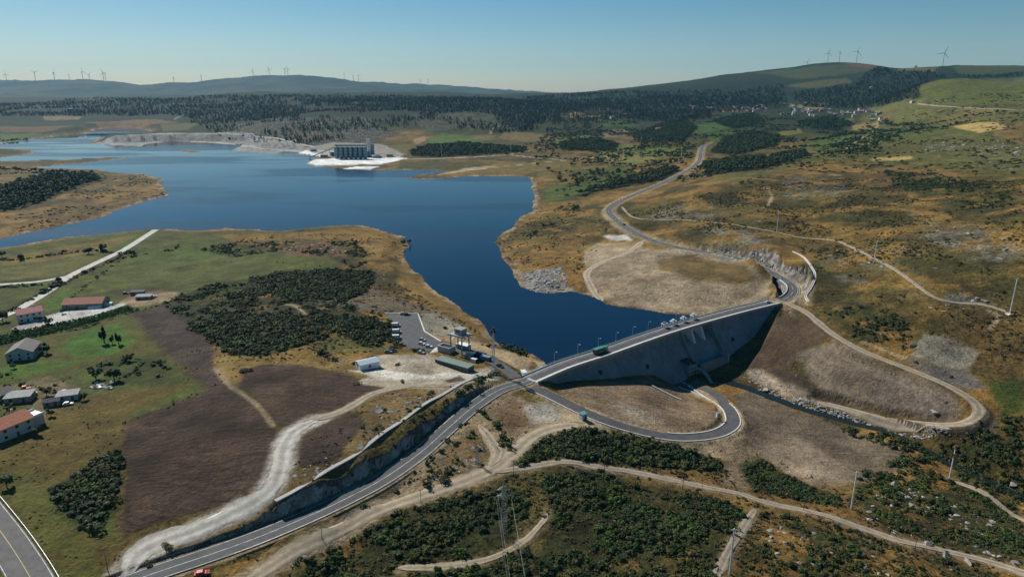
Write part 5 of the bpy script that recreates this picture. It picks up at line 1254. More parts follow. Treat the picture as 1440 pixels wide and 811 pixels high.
for px, py, L, m, lab in ((456, 221, 16, M_SHEET, 'pale works hall left of the silos'), (530, 222, 22, M_BLUEROOF, 'blue white works hall right of the silos'), (548, 220, 14, M_SHEET, 'small pale works hall near the shore road'), (441, 213, 14, M_DKROOF, 'dark roofed works hall on the upper white platform')):
    house('works_hall', lab, 'hall', gp(px, py), L, 9, 5, 1.2, .1, M_WALLG, m, chim=False, floors=1, win=(3, 1))
for i, (px, py, L, hh, m, lab) in enumerate(((515, 221, 12, 14, M_BLUEGREY, 'blocky blue grey mixing tower next to the silos'), (521, 219, 10, 20, M_SHEET, 'tall pale mixing tower behind the silos'), (468, 219, 9, 9, M_SHEET, 'low pale plant block at the conveyor foot'))):
    o = empty('plant_block', gp(px, py)); tag(o, lab, 'plant block')
    MB().box((0, 0, hh / 2 - .5), (L, 9, hh + 1)).build('wall', m, o); MB().box((0, 0, hh + .3), (L + 1, 10, .5)).build('roof', M_WHITE, o)
    for k in range(3): MB().box((-L / 3 + k * L / 3, -4.55, hh * .6), (1.6, .15, 1.8)).build('window', M_GLASS, o)
    MB().box((0, -4.6, 1.6), (3, .15, 3.2)).build('door', M_DARK, o)
o = empty('silo_gallery', (sg[0] - 1, sg[1] + 9, GROUND(sg[0] - 1, sg[1] + 9))); tag(o, 'blue grey conveyor gallery running along the silo tops', 'gallery')
MB().box((0, 0, 29.4), (72, 4, 3)).build('gallery_body', M_BLUEGREY, o); MB().box((0, 0, 31.1), (73, 5, .4)).build('roof', M_SHEET, o)
for e in (-30, -10, 10, 30): MB().box((e, 0, 13), (.8, .8, 30)).build('support', M_STEEL, o)
# village and scattered farmhouses
vill = []
def small_house(px, py, L, W, hh, rz, wm, rm, label, group='houses of the far village'):
    g = gp(px, py)
    o = empty('house', g, rz); tag(o, label, 'house', group)
    b = MB().box((0, 0, hh / 2 - 1), (L, W, hh + 2)); b.prism([(-W / 2 + .02, hh), (W / 2 - .02, hh), (0, hh + W * .26)], -L / 2 + .02, L / 2 - .02); b.v[-6:] = [(y, x, z) for x, y, z in b.v[-6:]]
    b.build('wall', wm, o)
    r = MB(); x, y, e, t = L / 2 + .5, W / 2 + .5, .25, .3
    for s in (-1, 1):
        r.add([(-x, s * y, hh - e), (x, s * y, hh - e), (x, 0, hh + W * .28), (-x, 0, hh + W * .28), (-x, s * y, hh - e + t), (x, s * y, hh - e + t), (x, 0, hh + W * .28 + t), (-x, 0, hh + W * .28 + t)], [(0, 3, 2, 1), (4, 5, 6, 7), (0, 1, 5, 4), (1, 2, 6, 5), (2, 3, 7, 6), (3, 0, 4, 7)])
    r.build('roof', rm, o)
    for k in range(3): MB().box((-L / 3 + k * L / 3, -W / 2, hh * .6), (1.4, .14, 1.5)).build('window', M_GLASS, o)
    return o
rr = random.Random(5)
def cluster(n, x0, x1, y0, y1, where):
    for i in range(n):
        rm, cn = rr.choice(((M_RED, 'red'), (M_ORANGE, 'orange'), (M_SHEET, 'pale'), (M_SHEET, 'pale'), (M_SLATE, 'grey'), (M_SLATE, 'grey'))); wm, wn_ = rr.choice(((M_WALLW, 'white'), (M_WALLW, 'white'), (M_WALLP, 'pinkish'), (M_WALLS, 'stone')))
        small_house(rr.uniform(x0, x1), rr.uniform(y0, y1), rr.uniform(8, 14), rr.uniform(7, 9.5), rr.uniform(4, 7), rr.uniform(-.8, .8), wm, rm, '%s house with %s roof %s' % (wn_, cn, where))
cluster(18, 1030, 1078, 150, 158, 'in the far village below the pine ridge')
cluster(20, 1090, 1145, 153, 164, 'in the middle of the far village')
cluster(32, 1138, 1240, 154, 165, 'in the far village below the dark wood')
cluster(5, 1225, 1246, 167, 171, 'on the edge of the far village')
cluster(10, 965, 1005, 147, 155, 'on the wooded slope left of the far village')
cluster(4, 1120, 1165, 146, 150, 'above the far village')
small_house(1283, 144.5, 12, 9, 5, .2, M_WALLW, M_SHEET, 'lone white house under the grassy hill', 'lone houses across the valley')
small_house(861, 168, 16, 11, 9, .3, M_WALLW, M_RED, 'large white house on the rocky rise', 'lone houses across the valley')
small_house(878, 163, 12, 9, 7, -.3, M_WALLP, M_ORANGE, 'ochre house above the large white house', 'lone houses across the valley')
small_house(925, 184, 13, 10, 7, .2, M_WALLP, M_ORANGE, 'ochre house between the trees of the valley', 'lone houses across the valley')
small_house(1225, 125, 10, 8, 9, 0, M_WALLW, M_RED, 'white house inside the dark wood', 'lone houses across the valley')
small_house(100, 156, 22, 14, 9, .1, M_WALLW, M_SHEET, 'white house in the woods beyond the reservoir', 'lone houses across the valley')
for px, py, lab in ((56, 250, 'pale roofed shed among the trees on the peninsula'), (63, 251, 'second pale shed on the peninsula beside the first'), (72, 253, 'small pale hut at the tree edge on the peninsula')): small_house(px, py, 14, 9, 3.5, .1, M_WALLS, M_SHEET, lab, 'sheds on the peninsula')

# ------------------------------------------------------------------ vehicles
PAINT = {n: mat('car_%s' % n, c, .35, .1, var=.03) for n, c in dict(white=(.75, .75, .74), silver=(.42, .43, .44), dark=(.03, .035, .04), red=(.45, .03, .025), blue=(.05, .09, .18), grey=(.16, .17, .18)).items()}
M_TYRE = mat('tyre', (.02, .02, .02), .9); M_RIM = mat('rim', (.4, .4, .41), .4, .8); M_LAMPG = mat('headlight_glass', (.6, .6, .58), .2); M_TARP = mat('green_tarpaulin', (.03, .22, .17), .6, var=.1); M_LOAD = mat('dark_truck_body', (.05, .07, .07), .6)
def wheels(o, xs, w, r):
    for x in xs:
        for s in (-1, 1):
            t = MB().cyl((x, s * (w / 2 - .24), r), (x, s * (w / 2 + .02), r), r, n=12).build('wheel', M_TYRE, o)
            MB().cyl((x, s * (w / 2 + .015), r), (x, s * (w / 2 + .04), r), r * .6, n=10).build('rim', M_RIM, t)
def car(px, py, rz, paint, label, kind='car', dz=.03, loc=None, group=None):
    p = loc or gp(px, py, dz)
    name = {'car': 'parked_car', 'van': 'delivery_van'}[kind]
    o = empty(name, p, rz); tag(o, label, kind, group)
    m = PAINT[paint]
    if kind == 'car':
        MB().prism([(-2.1, .35), (2.1, .35), (2.15, .75), (1.2, .92), (-1.9, .95), (-2.15, .8)], -.88, .88).build('body', m, o)
        g = MB().add([(-1.75, -.8, .94), (1.0, -.8, .92), (1.0, .8, .92), (-1.75, .8, .94), (-1.3, -.66, 1.42), (.3, -.66, 1.42), (.3, .66, 1.42), (-1.3, .66, 1.42)], [(0, 3, 2, 1), (0, 1, 5, 4), (1, 2, 6, 5), (2, 3, 7, 6), (3, 0, 4, 7), (4, 5, 6, 7)]).build('windows', M_GLASS, o)
        MB().box((-.5, 0, 1.45), (1.7, 1.36, .07)).build('roof', m, o)
        wheels(o, (-1.3, 1.3), 1.76, .33)
        for s in (-1, 1): MB().box((2.1, s * .62, .7), (.12, .36, .16)).build('headlight', M_LAMPG, o)
    else:
        MB().prism([(-2.6, .4), (2.6, .4), (2.62, 1.0), (2.1, 1.2), (1.45, 2.05), (1.2, 2.2), (-2.6, 2.25)], -.97, .97).build('body', m, o)
        MB().add([(2.16, -.82, 1.2), (2.16, .82, 1.2), (1.52, .78, 2.02), (1.52, -.78, 2.02)], [(0, 1, 2, 3)]).build('windscreen', M_GLASS, o)
        for s in (-1, 1): MB().box((1.2, s * .975, 1.55), (.9, .03, .5)).build('window', M_GLASS, o); MB().box((2.6, s * .7, .8), (.1, .34, .2)).build('headlight', M_LAMPG, o)
        wheels(o, (-1.6, 1.7), 1.94, .36)
    return o
for px, py, rz, pt, lab, kd in ((557, 459, .1, 'white', 'white van at the upper end of the row beside the dark bushes', 'van'), (558, 468, .1, 'white', 'white van in the middle of the row beside the dark bushes', 'van'), (558, 476, .1, 'white', 'white van at the lower end of the row beside the dark bushes', 'van'),
                            (565, 485.5, -.2, 'grey', 'grey car parked below the row of vans', 'car'), (594, 479, -.5, 'silver', 'silver car in the car park near the kerb corner', 'car'), (593, 484.5, -.5, 'white', 'white car next to the silver car', 'car'), (603, 488.5, -.3, 'white', 'white car nearest the intake block', 'car'),
                            (572.5, 443.5, .1, 'dark', 'dark car at the top kerb of the car park', 'car'), (567, 442.5, .1, 'silver', 'silver car at the top kerb of the car park', 'car'), (584, 493, -.4, 'white', 'white car behind the round bush', 'car'), (592, 497, -.4, 'silver', 'silver car at the end of the site building', 'car'),
                            (546, 496, -.1, 'grey', 'grey car on the gravel by the dark bushes', 'car'), (553, 494, .5, 'dark', 'dark car on the gravel by the dark bushes', 'car'), (703, 516, -.75, 'dark', 'dark car driving on the site road to the crossing', 'car')):
    car(px, py, rz, pt, lab, kd, dz=.25)
car(736, 529, 1.9, 'white', 'white van standing on the corner at the dam entrance', 'van', dz=.1).scale = (1.2, 1.3, 1.45)
car(284, 808, .33, 'red', 'red car pulled over beside the main road', 'car', dz=.1)
x, y, tx, ty = (float(q) for q in axis_at(np.array(213.0))); car(0, 0, math.atan2(ty, tx), 'white', 'white car on the dam crest near the far abutment', loc=(x + ty * -1.4, y - tx * -1.4, 0.0))
q = sub_road('valley', (880, 322), (868, 311)); car(0, 0, 2.4, 'dark', 'dark car on the valley road bend', loc=tuple(q[len(q) // 2] + np.array([1.5, 0, .06])))
def truck(loc, rz, label):
    o = empty('truck', loc, rz); tag(o, label, 'truck')
    MB().box((-1.6, 0, .75), (9.0, .9, .3)).build('chassis', M_DARK, o)
    b = MB().box((-2.0, 0, 1.85), (7.6, 2.5, 1.9)).build('load_body', M_LOAD, o)
    MB().prism([(-5.85, 2.82), (1.85, 2.82), (1.7, 3.2), (-5.7, 3.2)], -1.3, 1.3).build('tarpaulin', M_TARP, o)
    for k in range(7): MB().box((-5.4 + k * 1.1, -1.27, 1.85), (.12, .07, 1.8)).build('rib', M_DARK, b)
    c = MB().prism([(2.0, .6), (4.2, .6), (4.25, 1.6), (3.95, 2.9), (2.0, 3.0)], -1.22, 1.22).build('cab', M_TARP, o)
    MB().add([(4.27, -1.05, 1.65), (4.27, 1.05, 1.65), (4.0, 1.0, 2.75), (4.0, -1.0, 2.75)], [(0, 1, 2, 3)]).build('windscreen', M_GLASS, c)
    for s in (-1, 1): MB().box((3.2, s * 1.23, 2.1), (1.0, .04, .8)).build('window', M_GLASS, c)
    wheels(o, (3.2, -3.4, -4.6), 2.5, .5)
x, y, tx, ty = (float(q) for q in axis_at(np.array(56.0))); truck((x + ty * -1.3, y - tx * -1.3, 0.0), math.atan2(ty, tx), 'dark lorry with green tarpaulin driving on the dam crest')
# farm machinery
def tractor(px, py, rz, paint, label):
    o = empty('tractor', gp(px, py, .03), rz); tag(o, label, 'tractor')
    MB().box((.6, 0, 1.0), (2.4, .9, .9)).build('bonnet', PAINT[paint], o); MB().box((-.9, 0, 1.9), (1.3, 1.3, 1.3)).build('cab', M_GLASS, o); MB().box((-.9, 0, 2.6), (1.5, 1.5, .12)).build('cab_roof', PAINT[paint], o)
    for x, r in ((-1.0, .8), (1.3, .5)):
        for s in (-1, 1): MB().cyl((x, s * .6, r), (x, s * 1.0, r), r, n=12).build('wheel', M_TYRE, o)
tractor(38, 549, .5, 'red', 'red tractor beside the flat grey shed'); car(44, 556, .9, 'white', 'white van in the farmyard beside the red tractor', 'van', dz=.05)
car(177, 413, .2, 'grey', 'grey car in the dirt yard past the barn', dz=.05); car(217, 418, 1.0, 'white', 'white car at the far end of the dirt yard', dz=.05); car(92, 552, .3, 'silver', 'silver car among the farmyard clutter', dz=.05); car(105, 557, 1.2, 'red', 'red car beside the cream roofed shed', dz=.05); car(96, 569, .3, 'white', 'white car in front of the cream roofed shed', dz=.05)

# ------------------------------------------------------------------ masts, poles, power line
def lattice(name, label, cat, loc, hh, wb, wt, arms, m, rz=0.0, group=None, nseg=8, bt=.035, lt=.07):
    o = empty(name, loc, rz); tag(o, label, cat, group)
    c = [(-1, -1), (1, -1), (1, 1), (-1, 1)]
    def pt(k, z):
        w = (wb + (wt - wb) * z / hh) / 2; return (c[k][0] * w, c[k][1] * w, z)
    for k in range(4): MB().cyl(pt(k, -.3), pt(k, hh), lt, lt * .8, 4).build('leg', m, o)
    mb = MB(); zs = np.linspace(0, hh, nseg + 1)
    for a, b in zip(zs[:-1], zs[1:]):
        for k in range(4):
            mb.bar(pt(k, a), pt((k + 1) % 4, b), bt); mb.bar(pt((k + 1) % 4, a), pt(k, b), bt); mb.bar(pt(k, b), pt((k + 1) % 4, b), bt)
    tag(mb.build('bracing', m, o), kind='stuff')
    for z, L in arms:
        am = MB(); am.bar((-L, 0, z), (L, 0, z), bt * 1.6)
        for s in (-1, 1): am.bar((s * L, 0, z), (s * wt / 2, wt / 2, z + .9), bt); am.bar((s * L, 0, z), (s * wt / 2, -wt / 2, z + .9), bt)
        a_ = am.build('crossarm', m, o)
        for s in (-1, 1): MB().cyl((s * L, 0, z), (s * L, 0, z - 1.1), .12, n=5).build('insulator', M_DARK, a_)
    return o
M_PYL = mat('pylon_steel', (.30, .33, .35), .5, .4, var=.1)
pg = gp(709, 751)
lattice('pylon', 'grey lattice pylon carrying wires over the near scrub', 'pylon', pg, 19, 2.4, 1.0, ((15.2, 2.6), (17.6, 2.2)), M_PYL, .05)
p2 = (9.0, 104.0, GROUND(9.0, 104.0))
lattice('pylon', 'grey lattice pylon at the other end of the wires', 'pylon', p2, 19, 2.4, 1.0, ((15.2, 2.6), (17.6, 2.2)), M_PYL, .05)
for z, L in ((14.1, 2.6), (16.5, 2.2)):
    for s in (-1, 1):
        a = np.array([pg[0] + s * L, pg[1], pg[2] + z]); b = np.array([p2[0] + s * L, p2[1], p2[2] + z]); mb = MB(); prev = None
        for t in np.linspace(0, 1, 14):
            q = a * (1 - t) + b * t; q[2] -= 2.2 * 4 * t * (1 - t)
            if prev is not None: mb.bar(prev, q, .022)
            prev = q
        tag(mb.build('power_line', M_STEEL), 'thin bare wire hanging from the lattice pylon', 'wire', 'wires of the near power line')
g = gp(671, 651); lattice('pylon', 'short blue grey lattice post on the rocky verge', 'pylon', g, 6.5, 1.2, .5, ((5.8, 1.0),), M_BLUEGREY, .3, nseg=5, bt=.04)
g = gp(694, 523); ms = lattice('mast', 'slim lattice mast with dark floodlights by the crossing', 'mast', g, 23, 1.5, .9, (), M_PYL, .2, nseg=14, bt=.045)
for e, z in ((-.9, 22.4), (.9, 22.0), (.2, 23.6)): MB().box((e, 0, z), (1.3, 1.0, 1.5)).build('floodlight', M_DARK, ms)
MB().box((1.2, 0, 15.0), (1.2, .9, 1.2)).build('antenna', M_SHEET, ms)
def pole(px, py, hh, r, m, label, cat='pole', name='utility_pole', arm=1.0, group=None, top=None, foot=False):
    o = empty(name, gp(px, py)); tag(o, label, cat, group)
    if top:
        z = [0, hh * .62, hh * .74, hh * .87, hh]; ms_ = [m, M_REDP, M_WHITE, M_REDP]
        for k in range(4): MB().cyl((0, 0, z[k] - (.5 if k == 0 else 0)), (0, 0, z[k + 1]), r * (1 - .4 * z[k] / hh), r * (1 - .4 * z[k + 1] / hh), 8).build('shaft', ms_[k], o)
    else: MB().cyl((0, 0, -.5), (0, 0, hh), r, r * .6, 8).build('shaft', m, o)
    if arm:
        a = MB().box((0, 0, hh - .5), (arm * 2, .16, .16)).build('crossarm', m, o)
        for s in (-1, 0, 1): MB().cyl((s * arm * .9, 0, hh - .42), (s * arm * .9, 0, hh - .05), .07, n=5).build('insulator', M_DARK, a)
    if foot: MB().box((0, 0, .05), (3.4, 3.4, .5)).build('footing', M_KERB, o)
    return o
M_REDP = mat('red_paint', (.45, .05, .035), .5); M_POLE = mat('pale_pole_steel', (.68, .70, .70), .5, .2); M_WOOD = mat('weathered_wood', (.13, .105, .085), .9)
for px, py, hh, lab in ((1092, 328, 20, 'pale steel pole beside the hillside path above the rock cut'), (1229, 370, 17, 'pale steel pole standing where the hillside path bends'), (1420, 442, 22, 'pale steel pole with concrete footing at the path end'), (936, 301, 16, 'pale steel pole above the valley road bend'), (1000, 309, 16, 'pale steel pole beside the start of the hillside path'), (872, 288, 14, 'pale steel pole inside the valley road curve'),
                    (1197, 715, 16.5, 'pale steel pole beside the dirt track over the rocks'), (1026, 806, 17, 'pale steel pole beside the stony path')):
    pole(px, py, hh, .38, M_POLE, lab, name='steel_pole', arm=1.1, group='steel poles of the power line', foot=py == 442)
pole(1335, 673, 17, .36, M_POLE, 'red and white banded steel pole above the stream', name='steel_pole', arm=1.0, top=True)
for px, py, hh, lab in ((592, 707, 6, 'wooden pole beside the sandy track'), (722, 667, 6.5, 'wooden pole at the fork of the sandy track'), (850, 660, 5, 'wooden pole on the track edge by the dense scrub'), (987, 687, 4.5, 'wooden pole on the track edge past the scrub'), (1130, 717, 6.5, 'wooden pole near the steel pole on the dirt track'), (1287, 770, 6.5, 'wooden pole on the dirt track among boulders'),
                    (453, 757, 6.5, 'wooden pole between main road and sandy track'), (98, 442, 6, 'wooden pole on the concrete yard edge'), (537, 488, 9, 'wooden pole beside the dark bushes and vans'), (152, 803, 7, 'wooden pole beside the gravel track mouth'), (960, 688, 4.5, 'short wooden pole by the track bend')):
    pole(px, py, hh, .13, M_WOOD, lab, arm=.7, group='wooden poles')
for px, py, hh in ((901, 205, 24), (915, 206, 24), (928, 215, 22), (958, 225, 24), (621, 222, 26), (718, 214, 26)):
    pole(px, py, hh, .4, M_POLE, 'pale pole of the far line across the valley floor', name='steel_pole', arm=1.5, group='far poles on the valley floor')
# guardrail on the outer side of the main road
def guardrail(key, a, b, off, label):
    Pp = sub_road(key, a, b); t, nn = tangents(Pp)
    Q = np.column_stack([Pp[:, :2] + nn * off, Pp[:, 2]])
    o = empty('guardrail', tuple(Q[0])); tag(o, label, 'guardrail')
    V = []; K = len(Q)
    for dz in (.42, .78): V.append(np.column_stack([Q[:, :2], Q[:, 2] + dz]))
    for dz in (.78, .42): V.append(np.column_stack([Q[:, :2] + nn * .07, Q[:, 2] + dz]))
    q = [(x + r * K, x + 1 + r * K, x + 1 + ((r + 1) % 4) * K, x + ((r + 1) % 4) * K) for r in range(4) for x in range(K - 1)]
    local(link('rail', np_mesh('rail', np.concatenate(V), q, M_STEEL, False)), o)
    base = MB().box((0, 0, .25), (.1, .12, 1.0)).mesh('post', M_STEEL)
    for k in range(0, K, 2):
        p_ = link('post', base, o); p_.location = Vector(Q[k]) - o.location
guardrail('main', (330, 768), (600, 630), -4.9, 'steel guardrail along the outer edge of the main road')
guardrail('valley', (1100, 420), (1050, 366), -4.5, 'steel guardrail around the bend past the dam')
guardrail('left', (-40, 690), (60, 840), 5.8, 'steel guardrail along the two lane road in the corner')
# drain channel on top of the cutting
cp_ = spline(GP([(392, 718), (430, 695), (470, 667), (510, 640), (545, 614), (577, 590), (605, 571), (628, 557), (655, 541), (678, 531)]), 3)
t_, n_ = tangents(cp_); cp_[:, :2] += n_ * 2.2
zz = np.max([GROUND(cp_[:, 0] + n_[:, 0] * k, cp_[:, 1] + n_[:, 1] * k) for k in (-.8, 0, .8)], axis=0); zz = np.pad(zz, 4, mode='edge')
cp_[:, 2] = np.convolve(zz, np.ones(9) / 9, 'valid') + .12
o = empty('drain_channel', tuple(cp_[0])); tag(o, 'pale concrete drain channel along the top of the road cutting', 'channel')
for e in (-.75, .75): local(kerb('channel_wall', cp_, e, .22, .22, M_CONC, None), o)
local(ribbon('channel_floor', cp_, (-.62, .62), .22, M_CONC), o)
cp_ = spline(GP([(1115, 354), (1130, 362), (1140, 374), (1146, 390), (1140, 405), (1133, 416), (1137, 425)]), 3); cp_[:, 2] = GROUND(cp_[:, 0], cp_[:, 1])
o = empty('drain_channel', tuple(cp_[0])); tag(o, 'pale concrete drain channel above the rock cut past the dam', 'channel')
for e in (-.6, .6): local(kerb('channel_wall', cp_, e, .35, .55, M_KERB, None), o)
local(ribbon('channel_floor', cp_, (-.5, .5), .25, M_CONC), o)
# low concrete walls below the dam
for a, b, lab in (((917, 543), (958, 563), 'low white concrete wall on the slope beside the road head'), ((968, 543), (1000, 564), 'low white concrete wall beside the access road')):
    A, B = GP([a, b]); L = np.linspace(0, 1, 10)[:, None]; Pp = A * (1 - L) + B * L; Pp[:, 2] = GROUND(Pp[:, 0], Pp[:, 1])
    o = empty('low_wall', tuple(Pp[0])); tag(o, lab, 'wall'); local(kerb('wall', Pp, 0, .6, .7, M_KERB, None), o)
# inner kerb of the loop
o = empty('kerb_wall', tuple(ROADS['access']['P'][30])); tag(o, 'low white kerb wall along the inside of the access road loop', 'kerb')
Pp = sub_road('access', (940, 613), (960, 541)); local(kerb('kerb', Pp, 3.6, .55, .3, M_KERB, None), o)

# ------------------------------------------------------------------ wind turbines
M_TURB = mat('turbine_white', (.78, .79, .80), .5, var=.02)
def turbine(px, base_py, depth, hpx, ang, label, group, first=[None]):
    p = at_d(px, base_py, depth); hub = hpx * depth / FPX
    z = float(GROUND(p[0], p[1]))
    if first[0] is None:
        o = empty('wind_turbine', (0, 0, 0)); tag(o, label, 'wind turbine', group)
        MB().cyl((0, 0, -12), (0, 0, 80), 3.0, 1.9, 12).build('tower', M_TURB, o)
        MB().box((0, 1.5, 81), (3.4, 10, 3.6)).build('nacelle', M_TURB, o)
        r = MB().cyl((0, -3.4, 81), (0, -5.4, 81), 1.7, .6, 10).build('hub', M_TURB, o)
        base = MB().add([(-1.6, 0, 0), (1.6, 0, 0), (2.6, 0, 9), (-1.3, 0, 9), (.8, 0, 43), (-.3, 0, 43), (-1.0, .7, 0), (1.0, .7, 0), (1.2, .5, 9), (-.5, .5, 9), (.3, .15, 43), (0, .15, 43)], [(0, 1, 2, 3), (3, 2, 4, 5), (6, 9, 8, 7), (9, 11, 10, 8), (0, 3, 9, 6), (3, 5, 11, 9), (1, 7, 8, 2), (2, 8, 10, 4), (5, 4, 10, 11)]).mesh('blade', M_TURB)
        for k in range(3):
            b = link('blade', base, r); b.location = (0, -4.6, 81); b.rotation_euler = (0, k * 2.0944, 0)
        first[0] = o
    else:
        o = dup(first[0], (0, 0, 0), label=label, group=group)
    o.location = (p[0], p[1], z); o.rotation_euler = (0, 0, math.atan2(-p[0], p[1]) + ang * .5); o.scale = (hub / 80.,) * 3
    for h in o.children:
        if h.name.startswith('hub'):
            for k, b in enumerate(h.children): b.rotation_euler = (0, ang + k * 2.0944, 0)
    return o
for i, (px, py, hp) in enumerate(((9, 112, 10), (50, 113, 11), (77, 113, 12), (98, 114, 9), (117, 113, 12), (126, 114, 9), (146, 113, 11), (149, 114, 9), (245, 118, 10), (284, 118, 10), (356, 107, 9), (379, 106, 9), (401, 106, 9), (405, 106, 9), (484, 111, 8), (497, 112, 8), (504, 112, 8), (591, 118, 6), (602, 118, 7))):
    turbine(px, py, 12400, hp, i * 1.1, 'tiny white wind turbine on the far blue mountain ridge', 'turbines on the far range')
for i, (px, py, d, hp, lab) in enumerate(((1135, 87, 5200, 10, 'faint white turbine left of three on the right hill top'), (1164, 86, 4700, 12, 'white turbine on the highest part of the right hill'), (1180, 86, 4700, 13, 'white turbine between two others on the right hill top'), (1204, 88, 4600, 15, 'white turbine above the bare red slope of the right hill'), (1325, 94, 4200, 17, 'largest white wind turbine standing on the right ridge'),
                                      (1361, 93, 5200, 5, 'turbine tip just showing over the right ridge'), (1369, 93, 5200, 6, 'turbine showing over the right ridge beside a lower one'), (1272, 96, 5200, 6, 'turbine tip over the ridge right of the dark wood'), (1394, 92, 5200, 6, 'turbine showing over the ridge near the tree clump'))):
    turbine(px, py, d, hp, (0.5, 0.2, 2.2, 5.9, 0.35, 1.2, .4, .9, 2)[i], lab, 'turbines on the right hill')
# ------------------------------------------------------------------ plants and stones
def leaf_material(name, lo, hi, third=None, patch=False):
    m, n, l, b = nt(name); b.inputs['Roughness'].default_value = .75; b.inputs['Specular IOR Level'].default_value = .2
    oi = n.new('ShaderNodeObjectInfo'); r = n.new('ShaderNodeValToRGB')
    r.color_ramp.elements[0].color = lo + (1,); r.color_ramp.elements[1].color = hi + (1,)
    if third:
        e = r.color_ramp.elements.new(.9); e.color = hi + (1,); r.color_ramp.elements[2].color = third + (1,)
    l.new(oi.outputs['Random'], r.inputs[0])
    geo = n.new('ShaderNodeNewGeometry'); t = n.new('ShaderNodeTexNoise'); t.inputs['Scale'].default_value = 1.6; t.inputs['Detail'].default_value = 3
    l.new(geo.outputs['Position'], t.inputs['Vector'])
    mr = n.new('ShaderNodeMapRange'); l.new(t.outputs['Fac'], mr.inputs['Value'])
    for k, q in zip(('From Min', 'From Max', 'To Min', 'To Max'), (.3, .7, .6, 1.4)): mr.inputs[k].default_value = q
    s = n.new('ShaderNodeVectorMath'); s.operation = 'SCALE'; l.new(r.outputs[0], s.inputs[0]); l.new(mr.outputs[0], s.inputs['Scale'])
    if patch:                                        # stands of lighter broom and of browned heath among the dark shrubs
        t2 = n.new('ShaderNodeTexNoise'); t2.inputs['Scale'].default_value = .07; t2.inputs['Detail'].default_value = 4; l.new(geo.outputs['Position'], t2.inputs['Vector'])
        rp = n.new('ShaderNodeValToRGB'); e = rp.color_ramp.elements; e[0].position = .36; e[0].color = (1.3, 1.12, .8, 1); e[1].position = .64; e[1].color = (1.2, 1.5, .9, 1); q = e.new(.47); q.color = (.85, .9, .85, 1); q = e.new(.55); q.color = (.85, .95, .9, 1)
        l.new(t2.outputs['Fac'], rp.inputs[0])
        mm = n.new('ShaderNodeVectorMath'); mm.operation = 'MULTIPLY'; l.new(s.outputs[0], mm.inputs[0]); l.new(rp.outputs[0], mm.inputs[1]); s = mm
    l.new(s.outputs[0], b.inputs['Base Color'])
    return m
M_BUSH = leaf_material('scrub_leaves', (.020, .036, .012), (.062, .078, .022), (.10, .085, .03), True)
M_TREE = leaf_material('tree_leaves', (.022, .042, .014), (.05, .08, .022)); M_PINE = leaf_material('pine_needles', (.013, .026, .014), (.028, .046, .020)); M_MAIZE = leaf_material('maize_leaves', (.045, .10, .02), (.075, .14, .03))
M_HEA = leaf_material('heather_leaves', (.030, .034, .014), (.085, .068, .028), (.16, .12, .045)); M_DRY = leaf_material('dry_tufts', (.14, .10, .035), (.26, .18, .065)); M_STONE = leaf_material('granite', (.17, .165, .155), (.36, .345, .32)); M_BARK = mat('bark', (.07, .05, .035), .95)

def leaf_cloud(seed, n, rx, rz, zc, size, lumps=5, up=.35, flat=.7):
    """many small leaf faces spread through an uneven crown"""
    g = np.random.default_rng(seed)
    L = g.normal(size=(lumps, 3)) * (rx * .42, rx * .42, rz * .3); L[:, 2] = np.abs(L[:, 2]); lr = g.uniform(.5, .8, lumps)
    k = g.integers(0, lumps, n); d = g.normal(size=(n, 3)); d /= np.linalg.norm(d, axis=1)[:, None]; d[:, 2] = np.where(d[:, 2] < -.3, -d[:, 2], d[:, 2])
    rad = g.uniform(.55, 1.0, n) ** .6
    P = L[k] + d * (rad * lr[k])[:, None] * (rx * .75, rx * .75, rz * .75); P[:, 2] += zc
    N = d + g.normal(size=(n, 3)) * .35 + (0, 0, up); N /= np.linalg.norm(N, axis=1)[:, None]
    U = np.cross(N, g.normal(size=(n, 3))); U /= np.linalg.norm(U, axis=1)[:, None]; W = np.cross(N, U)
    s = size * g.uniform(.6, 1.3, n)[:, None]
    V = np.stack([P - U * s - W * s * flat, P + U * s - W * s * flat * .6, P + U * s * .7 + W * s * flat, P - U * s * .8 + W * s * flat * .8], 1).reshape(-1, 3)
    return V, np.arange(n * 4).reshape(-1, 4)
HID = bpy.data.collections.new('plant_shapes')
def proto(name, V, F, m): return bpy.data.objects.new(name, np_mesh(name, V, F, m, False))
def pine(seed, n=46):
    g = np.random.default_rng(seed); z = g.uniform(.18, 1, n) ; a = g.uniform(0, 6.28, n); r = (1.05 - z) * .30 * g.uniform(.5, 1.1, n) + .02
    P = np.column_stack([r * np.cos(a), r * np.sin(a), z]); s = (.07 + .10 * (1 - z))[:, None]
    R = np.column_stack([np.cos(a), np.sin(a), -.35 * np.ones(n)]); T = np.column_stack([-np.sin(a), np.cos(a), np.zeros(n)])
    V = np.stack([P - T * s - R * s * .6, P + T * s - R * s * .6, P + T * s * .5 + R * s, P - T * s * .5 + R * s], 1).reshape(-1, 3); return V, np.arange(n * 4).reshape(-1, 4)
def rockmesh(seed):
    bm = bmesh.new(); bmesh.ops.create_icosphere(bm, subdivisions=2, radius=1.0); g = np.random.default_rng(seed)
    ax = g.normal(size=(11, 3)); ax /= np.linalg.norm(ax, axis=1)[:, None]; cut = g.uniform(.38, .85, 11)
    sc = g.uniform(.7, 1.25, 3) * (1, 1, .6)
    for v in bm.verts:
        p = np.array(v.co)
        for a, c in zip(ax, cut):
            t = p @ a
            if t > c: p = p - a * (t - c)
        v.co = p * sc
    me = bpy.data.meshes.new('boulder'); bm.to_mesh(me); bm.free(); me.materials.append(M_STONE); return me
def variants(lst):
    c = bpy.data.collections.new('shapes')
    for o in lst: c.objects.link(o)
    return c
